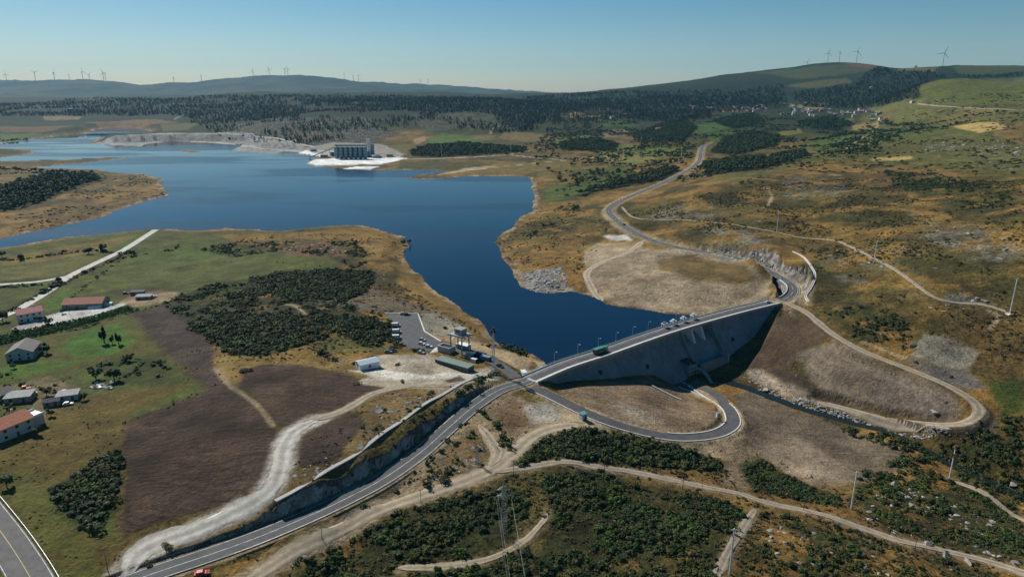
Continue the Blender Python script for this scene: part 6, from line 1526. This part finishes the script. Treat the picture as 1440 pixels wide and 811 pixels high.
V_BUSH = variants([proto('bush', *leaf_cloud(s, 130, 1.0, .75, .12, .17), M_BUSH) for s in (1, 2, 3, 4)])
V_TREE = variants([proto('tree', *leaf_cloud(s + 10, 110, .42, .42, .48, .11, 6), M_TREE) for s in (1, 2, 3)])
V_PINE = variants([proto('pine', *pine(s), M_PINE) for s in (1, 2, 3)])
V_ROCK = variants([bpy.data.objects.new('stone', rockmesh(s)) for s in (1, 2, 3, 4)])
V_DRY = variants([proto('tuft', *leaf_cloud(s + 30, 26, .8, .45, .05, .22, 3, .1), M_DRY) for s in (1, 2, 3)])
V_MAIZE = variants([proto('stalk', *leaf_cloud(s + 50, 14, .38, .9, .7, .24, 2, .1), M_MAIZE) for s in (1, 2)])

def scatter(name, pts, scale, coll, zs=(.8, 1.2), m=None):
    """one object: a point per plant, each carrying a copy of a plant shape"""
    pts = np.asarray(pts, float)
    me = bpy.data.meshes.new(name); me.vertices.add(len(pts)); me.vertices.foreach_set('co', pts.astype(np.float32).ravel())
    a = me.attributes.new('size', 'FLOAT', 'POINT'); a.data.foreach_set('value', np.asarray(scale, np.float32))
    o = link(name, me)
    ng = bpy.data.node_groups.new(name, 'GeometryNodeTree')
    ng.interface.new_socket('Geometry', in_out='INPUT', socket_type='NodeSocketGeometry'); ng.interface.new_socket('Geometry', in_out='OUTPUT', socket_type='NodeSocketGeometry')
    n, l = ng.nodes, ng.links
    gi, go = n.new('NodeGroupInput'), n.new('NodeGroupOutput')
    ci = n.new('GeometryNodeCollectionInfo'); ci.inputs['Collection'].default_value = coll; ci.inputs['Separate Children'].default_value = True; ci.inputs['Reset Children'].default_value = True
    ip = n.new('GeometryNodeInstanceOnPoints'); ip.inputs['Pick Instance'].default_value = True
    rv = n.new('FunctionNodeRandomValue'); rv.data_type = 'FLOAT_VECTOR'; rv.inputs[0].default_value = (-.08, -.08, 0); rv.inputs[1].default_value = (.08, .08, 6.28)
    at_ = n.new('GeometryNodeInputNamedAttribute'); at_.data_type = 'FLOAT'; at_.inputs['Name'].default_value = 'size'
    sv = n.new('FunctionNodeRandomValue'); sv.data_type = 'FLOAT_VECTOR'; sv.inputs[0].default_value = (.8, .8, zs[0]); sv.inputs[1].default_value = (1.25, 1.25, zs[1])
    vm = n.new('ShaderNodeVectorMath'); vm.operation = 'SCALE'
    l.new(sv.outputs[0], vm.inputs[0]); l.new(at_.outputs[0], vm.inputs['Scale'])
    l.new(gi.outputs[0], ip.inputs['Points']); l.new(ci.outputs[0], ip.inputs['Instance']); l.new(rv.outputs[0], ip.inputs['Rotation']); l.new(vm.outputs[0], ip.inputs['Scale'])
    l.new(ip.outputs[0], go.inputs[0])
    md = o.modifiers.new('scatter', 'NODES'); md.node_group = ng
    return o

ROADMASK = [(ROADS[k]['P'], ROADS[k]['w'] / 2 + 2.0) for k in ROADS] + [(TERR, 3.4)]
TRACKS = [GP(p) for p in ([(180, 811), (208, 770), (252, 753), (298, 735), (341, 714), (381, 687), (394, 656), (399, 630), (413, 607), (447, 589)], [(440, 591), (485, 576), (524, 554), (567, 544), (628, 541)], [(345, 818), (450, 757), (560, 707), (627, 685), (690, 661), (717, 641), (747, 615), (777, 602), (815, 597)],
          [(694, 664), (747, 656), (793, 649), (843, 657), (893, 664), (960, 678), (1040, 694), (1070, 704), (1147, 721), (1227, 747), (1277, 763), (1343, 778), (1393, 790), (1460, 812)], [(560, 799), (627, 797), (693, 784), (737, 760), (762, 735)], [(1062, 716), (1037, 753), (1012, 800)], [(1336, 674), (1390, 697), (1440, 731)])]
def clear(xy, extra=0.0):
    ok = np.ones(len(xy), bool)
    for P, w in ROADMASK: ok &= poly_dist(xy[:, 0], xy[:, 1], P[::3])[0] > w + extra
    for P, w in zip(TRACKS, (5.5, 3, 4.2, 2.6, 2, 2.2, 2)): ok &= poly_dist(xy[:, 0], xy[:, 1], P)[0] > w + extra
    return ok
def fill(P, dens, gate=None, gs=14.0, seed=1, cap=9000, world=True):
    P = np.asarray(P)[:, :2] if world else GP(P)[:, :2]
    g = np.random.default_rng(seed); lo, hi = P.min(0), P.max(0)
    n = int(min((hi - lo).prod() * dens, cap * 4)); q = g.uniform(lo, hi, (n, 2))
    q = q[in_poly(q[:, 0], q[:, 1], P)]
    if gate is not None: q = q[fbm(q[:, 0] / gs, q[:, 1] / gs, 300 + seed, 4) > gate]
    s = Sampler(SDL)(q[:, 0], q[:, 1]); q = q[s < 0]
    return q[:cap]
def drop(q, dz=-.05): return np.column_stack([q, GROUND(q[:, 0], q[:, 1]) + dz])
def line(pts, step, jit, seed=1):
    P = spline(GP(pts)[:, :2], step); g = np.random.default_rng(seed); return P + g.normal(size=P.shape) * jit

# near and middle scrub
B = []; S = []
def addb(q, s0, s1, seed=1, keepclear=True):
    if keepclear: q = q[clear(q)]
    g = np.random.default_rng(seed + 90); B.append(drop(q)); S.append((s0 * .55 + (s1 * 1.25 - s0 * .55) * g.uniform(0, 1, len(q)) ** 1.8))
addb(fill(SCRUB['a'], .45, -.9, seed=1), 1.2, 2.0)
addb(fill(SCRUB['b'], .22, .08, 14, seed=2), 1.2, 2.2)
addb(fill([(262, 455), (330, 440), (440, 440), (545, 455), (552, 480), (520, 490), (470, 466), (440, 480), (380, 500), (325, 498)], .3, -.25, 16, seed=26, world=False), 1.1, 2.2)
addb(fill([(350, 394), (400, 383), (470, 379), (528, 383), (518, 405), (480, 425), (400, 415)], .3, -.3, 16, seed=27, world=False), 1.1, 2.2)
addb(fill(SCRUB['c'], .10, .0, 20, seed=3), 1.0, 2.0)
addb(fill(SCRUB['d'], .45, -.75, seed=4), 1.2, 2.0)
addb(fill(SCRUB['e'], .5, -.08, 11, seed=5), .8, 1.7)
addb(fill(SCRUB['f'], .6, -.18, 12, seed=6), .7, 1.7)
addb(fill(SCRUB['g'], .36, .05, 8, seed=7), .6, 1.5)
addb(fill(SCRUB['h'], .45, -.35, 8, seed=8), .8, 1.7)
addb(fill(SCRUB['i'], .34, .0, 10, seed=9), .6, 1.7)
addb(fill(SCRUB['j'], .5, -.5, 9, seed=10), .8, 1.7)
addb(fill([(330, 470), (300, 440), (270, 445), (290, 425), (350, 415), (420, 400), (500, 400), (470, 440), (380, 450)], .12, .1, 12, seed=11, world=False), 1.0, 1.9)
addb(fill([(590, 690), (615, 645), (655, 605), (672, 612), (690, 650), (640, 680)], .10, .12, 6, seed=12, world=False), .8, 1.7)
addb(fill([(505, 572), (560, 553), (625, 560), (560, 606), (515, 640), (500, 610)], .05, .15, 6, seed=13, world=False), .6, 1.4)
addb(fill([(210, 790), (300, 748), (385, 716), (390, 722), (300, 768), (230, 795)], .10, .05, 6, seed=14, world=False), .6, 1.4)
addb(fill([(590, 450), (655, 462), (700, 480), (740, 492), (735, 500), (690, 490), (660, 478)], .05, .2, 8, seed=15, world=False), 1.0, 2.0)
addb(fill([(700, 478), (735, 486), (750, 496), (735, 500), (705, 488)], .3, -.3, 8, seed=16, world=False), 1.2, 2.2)
addb(fill([(1160, 440), (1220, 425), (1280, 450), (1270, 490), (1210, 480)], .16, .0, 12, seed=17, world=False), .8, 1.7)
addb(fill([(1180, 600), (1260, 612), (1330, 624), (1440, 650), (1440, 690), (1330, 650), (1250, 630), (1190, 610)], .34, -.35, 8, seed=25, world=False), .7, 1.8)
addb(fill([(1380, 590), (1440, 585), (1440, 640), (1390, 630), (1340, 625)], .2, -.2, 10, seed=18, world=False), .8, 1.7)
addb(fill([(1240, 240), (1330, 245), (1420, 270), (1440, 300), (1400, 310), (1300, 280), (1260, 262)], .05, -.1, 30, seed=19, world=False), 1.0, 2.2)
addb(fill([(880, 300), (1000, 270), (1200, 250), (1440, 260), (1440, 520), (1340, 500), (1200, 440), (1150, 400), (1120, 345), (1000, 330)], .03, .22, 25, seed=20, world=False), .7, 1.6)
addb(fill([(130, 512), (165, 500), (215, 500), (245, 518), (215, 535), (150, 535)], .12, .0, 7, seed=21, world=False), .7, 1.6)
addb(fill([(440, 500), (480, 495), (545, 500), (500, 512), (470, 510)], .12, .0, 7, seed=22, world=False), .7, 1.6)
addb(fill([(770, 262), (850, 250), (870, 262), (800, 285), (765, 300), (740, 340), (770, 320), (830, 300)], .02, .1, 25, seed=23, world=False), 1.0, 2.5)
addb(fill([(300, 400), (220, 425), (260, 455), (300, 470), (330, 500), (420, 500), (520, 480), (540, 440), (480, 385), (380, 388)], .05, .1, 9, seed=24, world=False), .7, 1.5)
# hedges
for i, (pts, st, s0, s1) in enumerate((([(0, 366), (30, 365), (80, 358), (130, 353), (160, 356)], 3.0, 1.8, 3.2), ([(0, 404), (45, 402), (95, 396), (120, 384), (160, 366), (180, 354)], 3.5, 1.2, 2.4), ([(0, 446), (30, 428), (60, 412), (90, 398)], 3.0, 1.6, 3.0), ([(100, 420), (135, 392), (175, 362)], 6, .8, 1.6), ([(60, 470), (120, 461), (185, 439), (195, 434)], 2.6, .7, 1.4), ([(0, 525), (60, 545), (100, 530)], 6, .8, 1.5), ([(185, 440), (240, 424), (256, 413)], 3.5, .7, 1.5),
                                    ([(170, 362), (240, 352), (250, 347)], 4, 1.0, 2.0), ([(130, 383), (270, 374), (340, 368), (470, 378)], 7, .4, .9), ([(640, 556), (660, 543), (685, 531)], 1.5, 1.5, 2.6), ([(628, 563), (600, 582), (575, 600)], 4, .6, 1.3), ([(560, 690), (600, 652), (640, 612), (680, 575), (700, 562)], 4.0, .6, 1.5), ([(672, 580), (700, 600), (712, 625), (718, 632)], 2.0, 1.0, 1.9), ([(395, 811), (470, 770), (540, 735), (600, 712)], 2.6, .9, 1.7), ([(178, 594), (225, 575), (290, 551)], 4, .4, 1.0), ([(548, 455), (552, 470), (556, 482), (548, 492)], 2.2, 1.2, 2.4),
                                    ([(1290, 510), (1330, 525), (1375, 545)], 5, .5, 1.0), ([(0, 245), (60, 243), (120, 243), (140, 250)], 9, 2, 4))):
    addb(line(pts, st, .7, 40 + i), s0, s1, i, keepclear=False)
sc_ = scatter('scrub', np.vstack(B), np.concatenate(S), V_BUSH, (.8, 1.25)); tag(sc_, 'dark green broom and heather scrub spread over the slopes', 'scrub', kind='stuff')
# low heather on the moor
B = []; S = []
NOH = [GP(p)[:, :2] for p in ([(165, 640), (178, 590), (290, 548), (330, 545), (335, 515), (440, 510), (540, 545), (412, 610), (398, 640), (372, 690), (190, 750), (165, 755)], [(484, 498), (600, 495), (700, 515), (700, 540), (560, 548), (490, 535)], [(783, 545), (905, 530), (1010, 570), (1050, 590), (1030, 625), (950, 632), (780, 590), (740, 560)], [(-100, 600), (-100, 420), (200, 425), (260, 545), (180, 600), (165, 760), (100, 811), (0, 700)], [(1040, 540), (1100, 425), (1400, 580), (1340, 620), (1280, 650), (1200, 690), (1040, 610)], [(330, 811), (540, 690), (710, 555), (830, 595), (740, 625), (690, 670), (380, 811)])]
for j, (pts, dn, gt_, gs, cap, s0, s1) in enumerate((([(380, 860), (560, 715), (700, 680), (760, 640), (1000, 655), (1200, 690), (1440, 620), (1500, 860)], .30, -.05, 6, 14000, .35, .95), ([(880, 300), (1000, 270), (1200, 250), (1440, 250), (1440, 530), (1340, 500), (1200, 440), (1150, 400), (1120, 345), (1000, 330)], .12, .08, 34, 14000, .4, 1.2), ([(300, 470), (330, 400), (480, 380), (560, 400), (690, 475), (560, 440), (520, 500), (340, 520)], .10, .0, 8, 5000, .4, 1.1),
                                              ([(700, 345), (760, 290), (860, 300), (850, 340), (800, 400), (735, 390)], .05, .05, 14, 3000, .5, 1.3), ([(420, 690), (500, 575), (640, 548), (560, 605)], .12, .05, 5, 1500, .3, .8), ([(300, 340), (420, 328), (560, 335), (570, 366), (470, 362)], .04, .0, 14, 2500, .5, 1.2), ([(0, 340), (150, 305), (235, 275), (200, 245), (60, 240), (-60, 300)], .012, .05, 30, 2500, .8, 2.0))):
    q = fill(pts, dn, gt_, gs, seed=200 + j, cap=cap, world=False); kp = clear(q)
    for P in NOH: kp &= ~in_poly(q[:, 0], q[:, 1], P)
    q = q[kp]; g = np.random.default_rng(j); B.append(drop(q)); S.append(g.uniform(s0, s1, len(q)))
q = fill([(1030, 262), (1140, 215), (1230, 185), (1290, 150), (1440, 130), (1440, 250), (1240, 245), (1100, 255)], .006, -.02, 60, seed=230, cap=5000, world=False); B.append(drop(q)); S.append(np.random.default_rng(7).uniform(1.0, 3.2, len(q)))
V_HEA = variants([proto('heather', *leaf_cloud(s + 70, 34, 1.0, .6, .05, .3, 4), M_HEA) for s in (1, 2, 3)])
tag(scatter('heather', np.vstack(B), np.concatenate(S), V_HEA), 'low brown and olive heather cover on the moor', 'heather', kind='stuff')
# dry tufts on the moor
q = [fill([(-150, 860), (-100, 600), (300, 470), (560, 400), (700, 560), (760, 560), (1000, 620), (1440, 640), (1500, 860)], .10, .05, 7, seed=31, cap=9000, world=False), fill([(860, 300), (1000, 260), (1440, 250), (1440, 560), (1340, 500), (1200, 440), (1120, 345)], .05, -.05, 15, seed=32, cap=7000, world=False)]
q = np.vstack(q)
keep = clear(q)
for P in (LOT,): keep &= ~in_poly(q[:, 0], q[:, 1], P)
pl = [GP(p)[:, :2] for p in ([(165, 640), (178, 590), (290, 548), (330, 545), (335, 515), (440, 510), (540, 545), (412, 610), (398, 640), (372, 690), (190, 750), (165, 755)], [(484, 498), (600, 495), (700, 515), (700, 540), (560, 548), (490, 535)], [(783, 545), (905, 530), (1010, 570), (1050, 590), (1030, 625), (950, 632), (780, 590), (740, 560)], [(0, 560), (0, 440), (200, 425), (260, 545), (180, 600), (100, 560)], [(1040, 540), (1100, 425), (1400, 580), (1340, 620), (1280, 650), (1200, 690), (1040, 610)])]
for P in pl: keep &= ~in_poly(q[:, 0], q[:, 1], P)
q = q[keep]
tag(scatter('dry_grass', drop(q), np.random.default_rng(3).uniform(.4, .95, len(q)), V_DRY), 'dry golden grass tufts on the moor', 'grass', kind='stuff')
# maize strip
P = GP([(-60, 486), (0, 474), (62, 459), (130, 446), (180, 431), (189, 436), (120, 457), (60, 471), (0, 485), (-60, 499)])[:, :2]
q = fill(P, 1.6, seed=33, cap=6000)
tag(scatter('maize_crop', drop(q), np.random.default_rng(4).uniform(.9, 1.3, len(q)), V_MAIZE), 'strip of tall green maize beside the concrete yard', 'crop', kind='stuff')
# woods across the water
B = []; S = []
for i, P in enumerate(WOODP):
    if 4 <= i <= 12: continue
    d = np.hypot(*P.mean(0)); dn = np.clip(9.0 / d ** 1.0, .0022, .03) if d > 1500 else .02
    q = fill(P, dn, -.55, 60, seed=60 + i, cap=9000); g = np.random.default_rng(i)
    B.append(drop(q, -.3)); S.append(g.uniform(8, 15, len(q)))
q = fill([(330, 200), (250, 160), (0, 160), (-150, 150), (0, 146), (400, 135), (800, 133), (1050, 125), (1100, 118), (1110, 150), (900, 165), (740, 190), (560, 180), (430, 205)], .0026, -.10, 150, seed=80, cap=26000, world=False)
B.append(drop(q, -.3)); S.append(np.random.default_rng(80).uniform(7, 15, len(q)))
tag(scatter('pine_wood', np.vstack(B), np.concatenate(S), V_PINE, (.8, 1.2)), 'dark pine woods covering the ridges beyond the reservoir', 'wood', kind='stuff')
B = []; S = []
q = fill([(745, 215), (780, 165), (860, 160), (1000, 160), (1250, 165), (1300, 180), (1250, 215), (1140, 225), (1000, 250), (900, 262), (800, 280), (770, 240)], .006, .12, 70, seed=81, cap=9000, world=False); B.append(drop(q, -.2)); S.append(np.random.default_rng(81).uniform(4, 9, len(q)))
for i, pts in enumerate(([(800, 234), (840, 231), (843, 227)], [(853, 232), (880, 235), (900, 238), (925, 232), (955, 226)], [(1225, 180), (1260, 186), (1320, 182), (1360, 172)], [(1010, 212), (1060, 205), (1140, 200), (1200, 190)], [(1230, 205), (1200, 215), (1160, 220)], [(740, 205), (800, 206), (860, 200)], [(1300, 178), (1350, 168), (1410, 158)], [(1240, 168), (1300, 178)], [(600, 206), (660, 204), (740, 210)], [(0, 240), (50, 243), (100, 246)], [(0, 200), (40, 198)], [(860, 215), (940, 205)], [(785, 190), (840, 186), (900, 192)])):
    q = line(pts, 7, 3, 90 + i); B.append(drop(q, -.2)); S.append(np.random.default_rng(i).uniform(5, 10, len(q)))
for P in (WOODP[4], WOODP[5], WOODP[6], WOODP[7], WOODP[8], WOODP[9], WOODP[10], WOODP[11], WOODP[12]):
    q = fill(P, .022, -.4, 40, seed=95, cap=3500); B.append(drop(q, -.2)); S.append(np.random.default_rng(9).uniform(5, 10, len(q)))
B = np.vstack(B); S = np.concatenate(S); k_ = poly_dist(B[:, 0], B[:, 1], ROADS['valley']['P'][::3])[0] > 16; B, S = B[k_], S[k_]
tag(scatter('valley_wood', B, S, V_TREE), 'broadleaf copses and hedgerow trees between the valley fields', 'wood', kind='stuff')
# stones
B = []; S = []
def addr(q, s0, s1, seed=1, e=2.2):
    g = np.random.default_rng(seed); q = q[clear(q)]; B.append(drop(q, -.1)); S.append(s0 + (s1 - s0) * g.uniform(0, 1, len(q)) ** e)
for i, (pts, dn, gt_, s0, s1) in enumerate((([(1210, 680), (1300, 680), (1420, 740), (1440, 800), (1300, 770), (1220, 730)], .10, .05, .3, 1.7), ([(1070, 730), (1280, 775), (1440, 815), (1440, 860), (1060, 860)], .08, .12, .25, 1.4), ([(733, 385), (790, 378), (800, 402), (780, 413), (740, 408)], .22, -.1, .6, 2.6), ([(1060, 545), (1150, 567), (1250, 593), (1335, 602), (1340, 614), (1240, 605), (1150, 580), (1075, 556)], 1.0, -.9, .45, 1.5), ([(1040, 520), (1060, 525), (1140, 562), (1120, 566), (1050, 536)], .2, -.3, .3, 1.1),
                                       ([(950, 351), (1040, 359), (1095, 380), (1112, 394), (1125, 388), (1065, 352), (1000, 344)], .22, -.3, .5, 2.0), ([(1170, 350), (1290, 340), (1300, 380), (1230, 400), (1160, 380)], .02, .1, .5, 2.6), ([(1290, 300), (1400, 320), (1440, 350), (1400, 370), (1310, 340)], .02, .05, .5, 2.8), ([(1280, 385), (1400, 395), (1400, 440), (1300, 440)], .02, .1, .4, 2.2), ([(1310, 195), (1440, 200), (1440, 240), (1340, 235), (1290, 215)], .008, .0, 1, 4),
                                       ([(500, 575), (620, 555), (560, 605), (470, 665), (420, 690)], .05, .1, .25, 1.0), ([(590, 690), (620, 640), (690, 600), (690, 650)], .06, .1, .25, 1.0), ([(470, 345), (560, 335), (566, 352), (490, 362), (380, 352)], .02, .1, .5, 2.0), ([(480, 385), (540, 382), (545, 398), (490, 402)], .05, .0, .5, 1.8), ([(1050, 610), (1200, 650), (1270, 650), (1200, 690), (1060, 650)], .02, .15, .2, .9), ([(840, 385), (985, 380), (1080, 415), (930, 436), (850, 420)], .03, .1, .2, 1.0), ([(440, 500), (480, 497), (500, 512), (470, 512)], .08, .0, .3, .9),
                                       ([(860, 290), (1000, 280), (1100, 290), (1100, 325), (900, 310)], .012, .15, .4, 1.8), ([(300, 200), (340, 175), (430, 165), (540, 170), (560, 190), (430, 207)], .003, -.1, 1.5, 5), ([(580, 170), (660, 150), (720, 162), (700, 182), (610, 186)], .003, .0, 1.5, 4), ([(160, 204), (240, 192), (340, 192), (420, 206), (400, 213), (330, 210), (240, 198)], .006, .0, 1.0, 4), ([(850, 555), (900, 573), (935, 592), (905, 597), (865, 580)], .12, .0, .2, .8), ([(790, 548), (900, 536), (1000, 575), (1005, 604), (900, 598), (820, 572)], .06, .1, .15, .5), ([(1100, 470), (1180, 480), (1350, 570), (1300, 588), (1180, 568), (1090, 525)], .06, .1, .15, .7), ([(430, 648), (470, 645), (475, 660), (425, 668)], .12, -.2, .3, 1.2), ([(733, 560), (690, 600), (640, 640), (600, 690), (690, 660), (740, 600)], .02, .1, .2, .8), ([(760, 640), (980, 700), (1040, 740), (900, 780), (800, 720)], .012, .1, .25, .8))):
    addr(fill(pts, dn * (1.5 if dn > .05 else 1), gt_, 8 if dn > .01 else 60, seed=120 + i, cap=2500, world=False), s0, s1, i)
tag(scatter('stones', np.vstack(B), np.concatenate(S), V_ROCK, (.7, 1.2)), 'pale granite stones scattered over moor and banks', 'stones', kind='stuff')
# single trees
crown_m = [np_mesh('crown', *leaf_cloud(200 + s, 560, .40, .50, .34, .055, 8), M_TREE, False) for s in range(3)]
cyp_m = np_mesh('crown', *leaf_cloud(230, 420, .15, .78, .22, .05, 6), M_PINE, False)
bush_m = [np_mesh('foliage', *leaf_cloud(240 + s, 260, 1.0, .8, .15, .12, 6), M_BUSH, False) for s in range(3)]
def limb_mesh():
    mb = MB().cyl((0, 0, -.05), (0, 0, .42), .035, .02, 7)
    for a in (0.3, 2.2, 4.4): mb.cyl((0, 0, .28), (.2 * math.cos(a), .2 * math.sin(a), .55), .016, .006, 5)
    return mb.mesh('trunk', M_BARK)
limb_m = limb_mesh()
def tree(px, py, hh, label, cyp=False, k=0, group=None):
    o = empty('cypress_tree' if cyp else 'tree', gp(px, py), random.uniform(0, 6), hh); tag(o, label, 'tree', group)
    link('trunk', limb_m, o); link('crown', cyp_m if cyp else crown_m[k % 3], o)
for i, a in enumerate(((147, 482, 11, 'tall dark cypress on the green lawn', True), (158, 483, 6, 'short cypress between two others on the lawn', True), (167, 484, 8, 'medium cypress at the edge of the lawn group', True), (66, 497, 7.5, 'round dark tree beside the grey roofed house', False), (135, 533, 8, 'round tree above the rubble heap, nearer the sheds', False), (161, 536, 8.5, 'round tree above the rubble heap, nearer the ploughed field', False),
                      (20, 518, 4, 'small tree at the corner of the grey roofed house', False), (68, 458, 7, 'dark tree beside the white house with pinkish roof', False), (4, 452, 9, 'large dark tree beside the lane by the white house', False), (145, 353, 9, 'tall dark tree in the hedge by the reservoir', False), (125, 357, 7, 'rounded tree in the hedge by the reservoir', False), (29, 366, 7, 'lone dark tree in the hedge along the low field', False), (3, 362, 8, 'dark tree at the end of the reservoir hedge', False),
                      (185, 360, 7, 'dark tree where the lane crosses the hedge', False), (82, 398, 6, 'dark tree at the lane fork', False), (72, 585, 4.5, 'small round tree in front of the dark shed', False), (66, 556, 5.5, 'dark tree between the farm sheds', False), (11, 548, 4, 'tree behind the flat grey shed', False), (30, 546, 4, 'small tree beside the red tractor', False), (18, 581, 5, 'leafy tree behind the orange roofed house', False), (118, 562, 4.5, 'small tree beside the cream roofed shed', False),
                      (24, 470, 5, 'leafy tree behind the grey roofed house', False), (88, 441, 4, 'small tree at the yard edge by the barn', False), (55, 452, 4.5, 'shrubby tree at the gable of the white house', False), (80, 556, 4, 'small tree behind the cream roofed shed', False), (40, 590, 5, 'tree beside the roof terrace of the orange roofed house', False), (10, 685, 6, 'thin tree in the meadow by the corner road', False), (52, 612, 5, 'tree at the gable of the orange roofed house', False), (183, 508, 5, 'broad tree in the rough patch by the ploughed field', False), (568, 345, 7, 'dark tree on the tip of the headland', False), (575, 343, 6, 'smaller tree on the tip of the headland', False), (756, 234, 9, 'lone dark tree on the far shore meadow', False), (1288, 96, 16, 'dark tree clump on the right skyline', False), (1400, 92, 22, 'broad dark tree on the right skyline', False), (1436, 90, 20, 'dark tree at the end of the right skyline', False),
                      (1245, 99, 22, 'tall dark tree above the ridge wood', False), (1260, 100, 18, 'dark tree at the edge of the ridge wood', False))):
    tree(*a, k=i)
# bushes that stand alone
def bush(px, py, s, label, k): 
    o = link('bush', bush_m[k % 3]); o.location = gp(px, py, -.05); o.scale = (s, s, s * .9); o.rotation_euler = (0, 0, k * 1.3); tag(o, label, 'bush')
for i, a in enumerate(((587, 494, 3.2, 'round dark bush behind the site building'), (502, 540, 1.8, 'bush on the cut edge above the brown patch'), (345, 523, 2.6, 'dark bush on the edge of the upper ploughed field'), (513, 711, 1.3, 'small dark bush at the edge of the main road'), (560, 513, 1.6, 'bush on the gravel island in front of the white shed'), (605, 552, 1.8, 'bush beside the dirt track bend'), (450, 497, 3.4, 'broad dark bush in the dry meadow'),
                      (600, 683, 2.6, 'large bush below the main road beside the sandy track'), (628, 676, 2.8, 'large bush beside the sandy track near the rocky verge'), (566, 537, 1.5, 'low bush on the track edge'), (133, 742, 3.6, 'big dark bush beside the thicket in the meadow'), (205, 795, 1.8, 'bush beside the gravel track mouth at the road'), (236, 770, 1.9, 'bush on the bank between gravel track and road'), (695, 527, 2.4, 'dark bush at the foot of the lattice mast'), (1330, 565, .9, 'low bush on the spoil slope'))):
    bush(*a, i)
# boulders that stand alone
rk = [rockmesh(400 + s) for s in range(4)]
def boulder(px, py, s, label, k):
    o = link('boulder', rk[k % 4]); o.location = gp(px, py, .1 * s); o.scale = (s, s * .9, s); o.rotation_euler = (0, 0, k * 1.7); tag(o, label, 'boulder')
for i, a in enumerate(((1314, 580, 2.6, 'big grey boulder on the spoil slope'), (1240, 470, 1.6, 'pale boulder in the green hillside scrub'), (1284, 486, 2.6, 'tall pale rock slab beside the bare fan'), (1078, 549, 2.2, 'reddish pale boulder beside the stream'), (1385, 424, 2.6, 'dark boulder near the footed steel pole'), (1258, 682, 2.4, 'flat pale boulder beside the scrub slope'), (1330, 782, 2.6, 'grey boulder beside the dirt track'), (1425, 682, 1.8, 'white boulder near the bank path'), (1405, 690, 1.6, 'pale boulder uphill of the bank path'), (1140, 670, 1.6, 'pale boulder on the cleared slope'), (1362, 790, 2.2, 'long grey boulder below the dirt track'), (1305, 765, 1.8, 'rounded boulder above the dirt track'))):
    boulder(*a, i)
# rubble heap by the farm sheds
for i in range(26):
    r_ = random.Random(i); a = gp(r_.uniform(125, 158), r_.uniform(537, 547), .1); o = link('scrap_block', MB().box((0, 0, 0), (r_.uniform(1, 2.4), r_.uniform(.6, 1.4), r_.uniform(.5, 1.1))).mesh('scrap_block', (M_SHEET, M_WALLG, M_WHITE, M_DKROOF, M_WALLS)[i % 5])); o.location = a; o.rotation_euler = (r_.uniform(-.2, .2), r_.uniform(-.2, .2), r_.uniform(0, 3)); tag(o, ('pale grey block', 'mid grey block', 'white block', 'dark slab', 'rough stone block')[i % 5] + ' in the heap below the round farm trees', 'block', 'blocks in the farm heap')
# ------------------------------------------------------------------ haze: the air between here and the far range
hb = MB().box((0, 8860, 355), (36800, 17880, 790))
m_ = bpy.data.materials.new('haze_air'); m_.use_nodes = True
m_.node_tree.nodes.clear()
pv = m_.node_tree.nodes.new('ShaderNodeVolumePrincipled'); ot = m_.node_tree.nodes.new('ShaderNodeOutputMaterial')
pv.inputs['Color'].default_value = (.22, .66, 1.0, 1); pv.inputs['Density'].default_value = HAZE
pv.inputs['Anisotropy'].default_value = 0.1
m_.node_tree.links.new(pv.outputs[0], ot.inputs['Volume'])
tag(hb.build('haze', m_), kind='stuff')
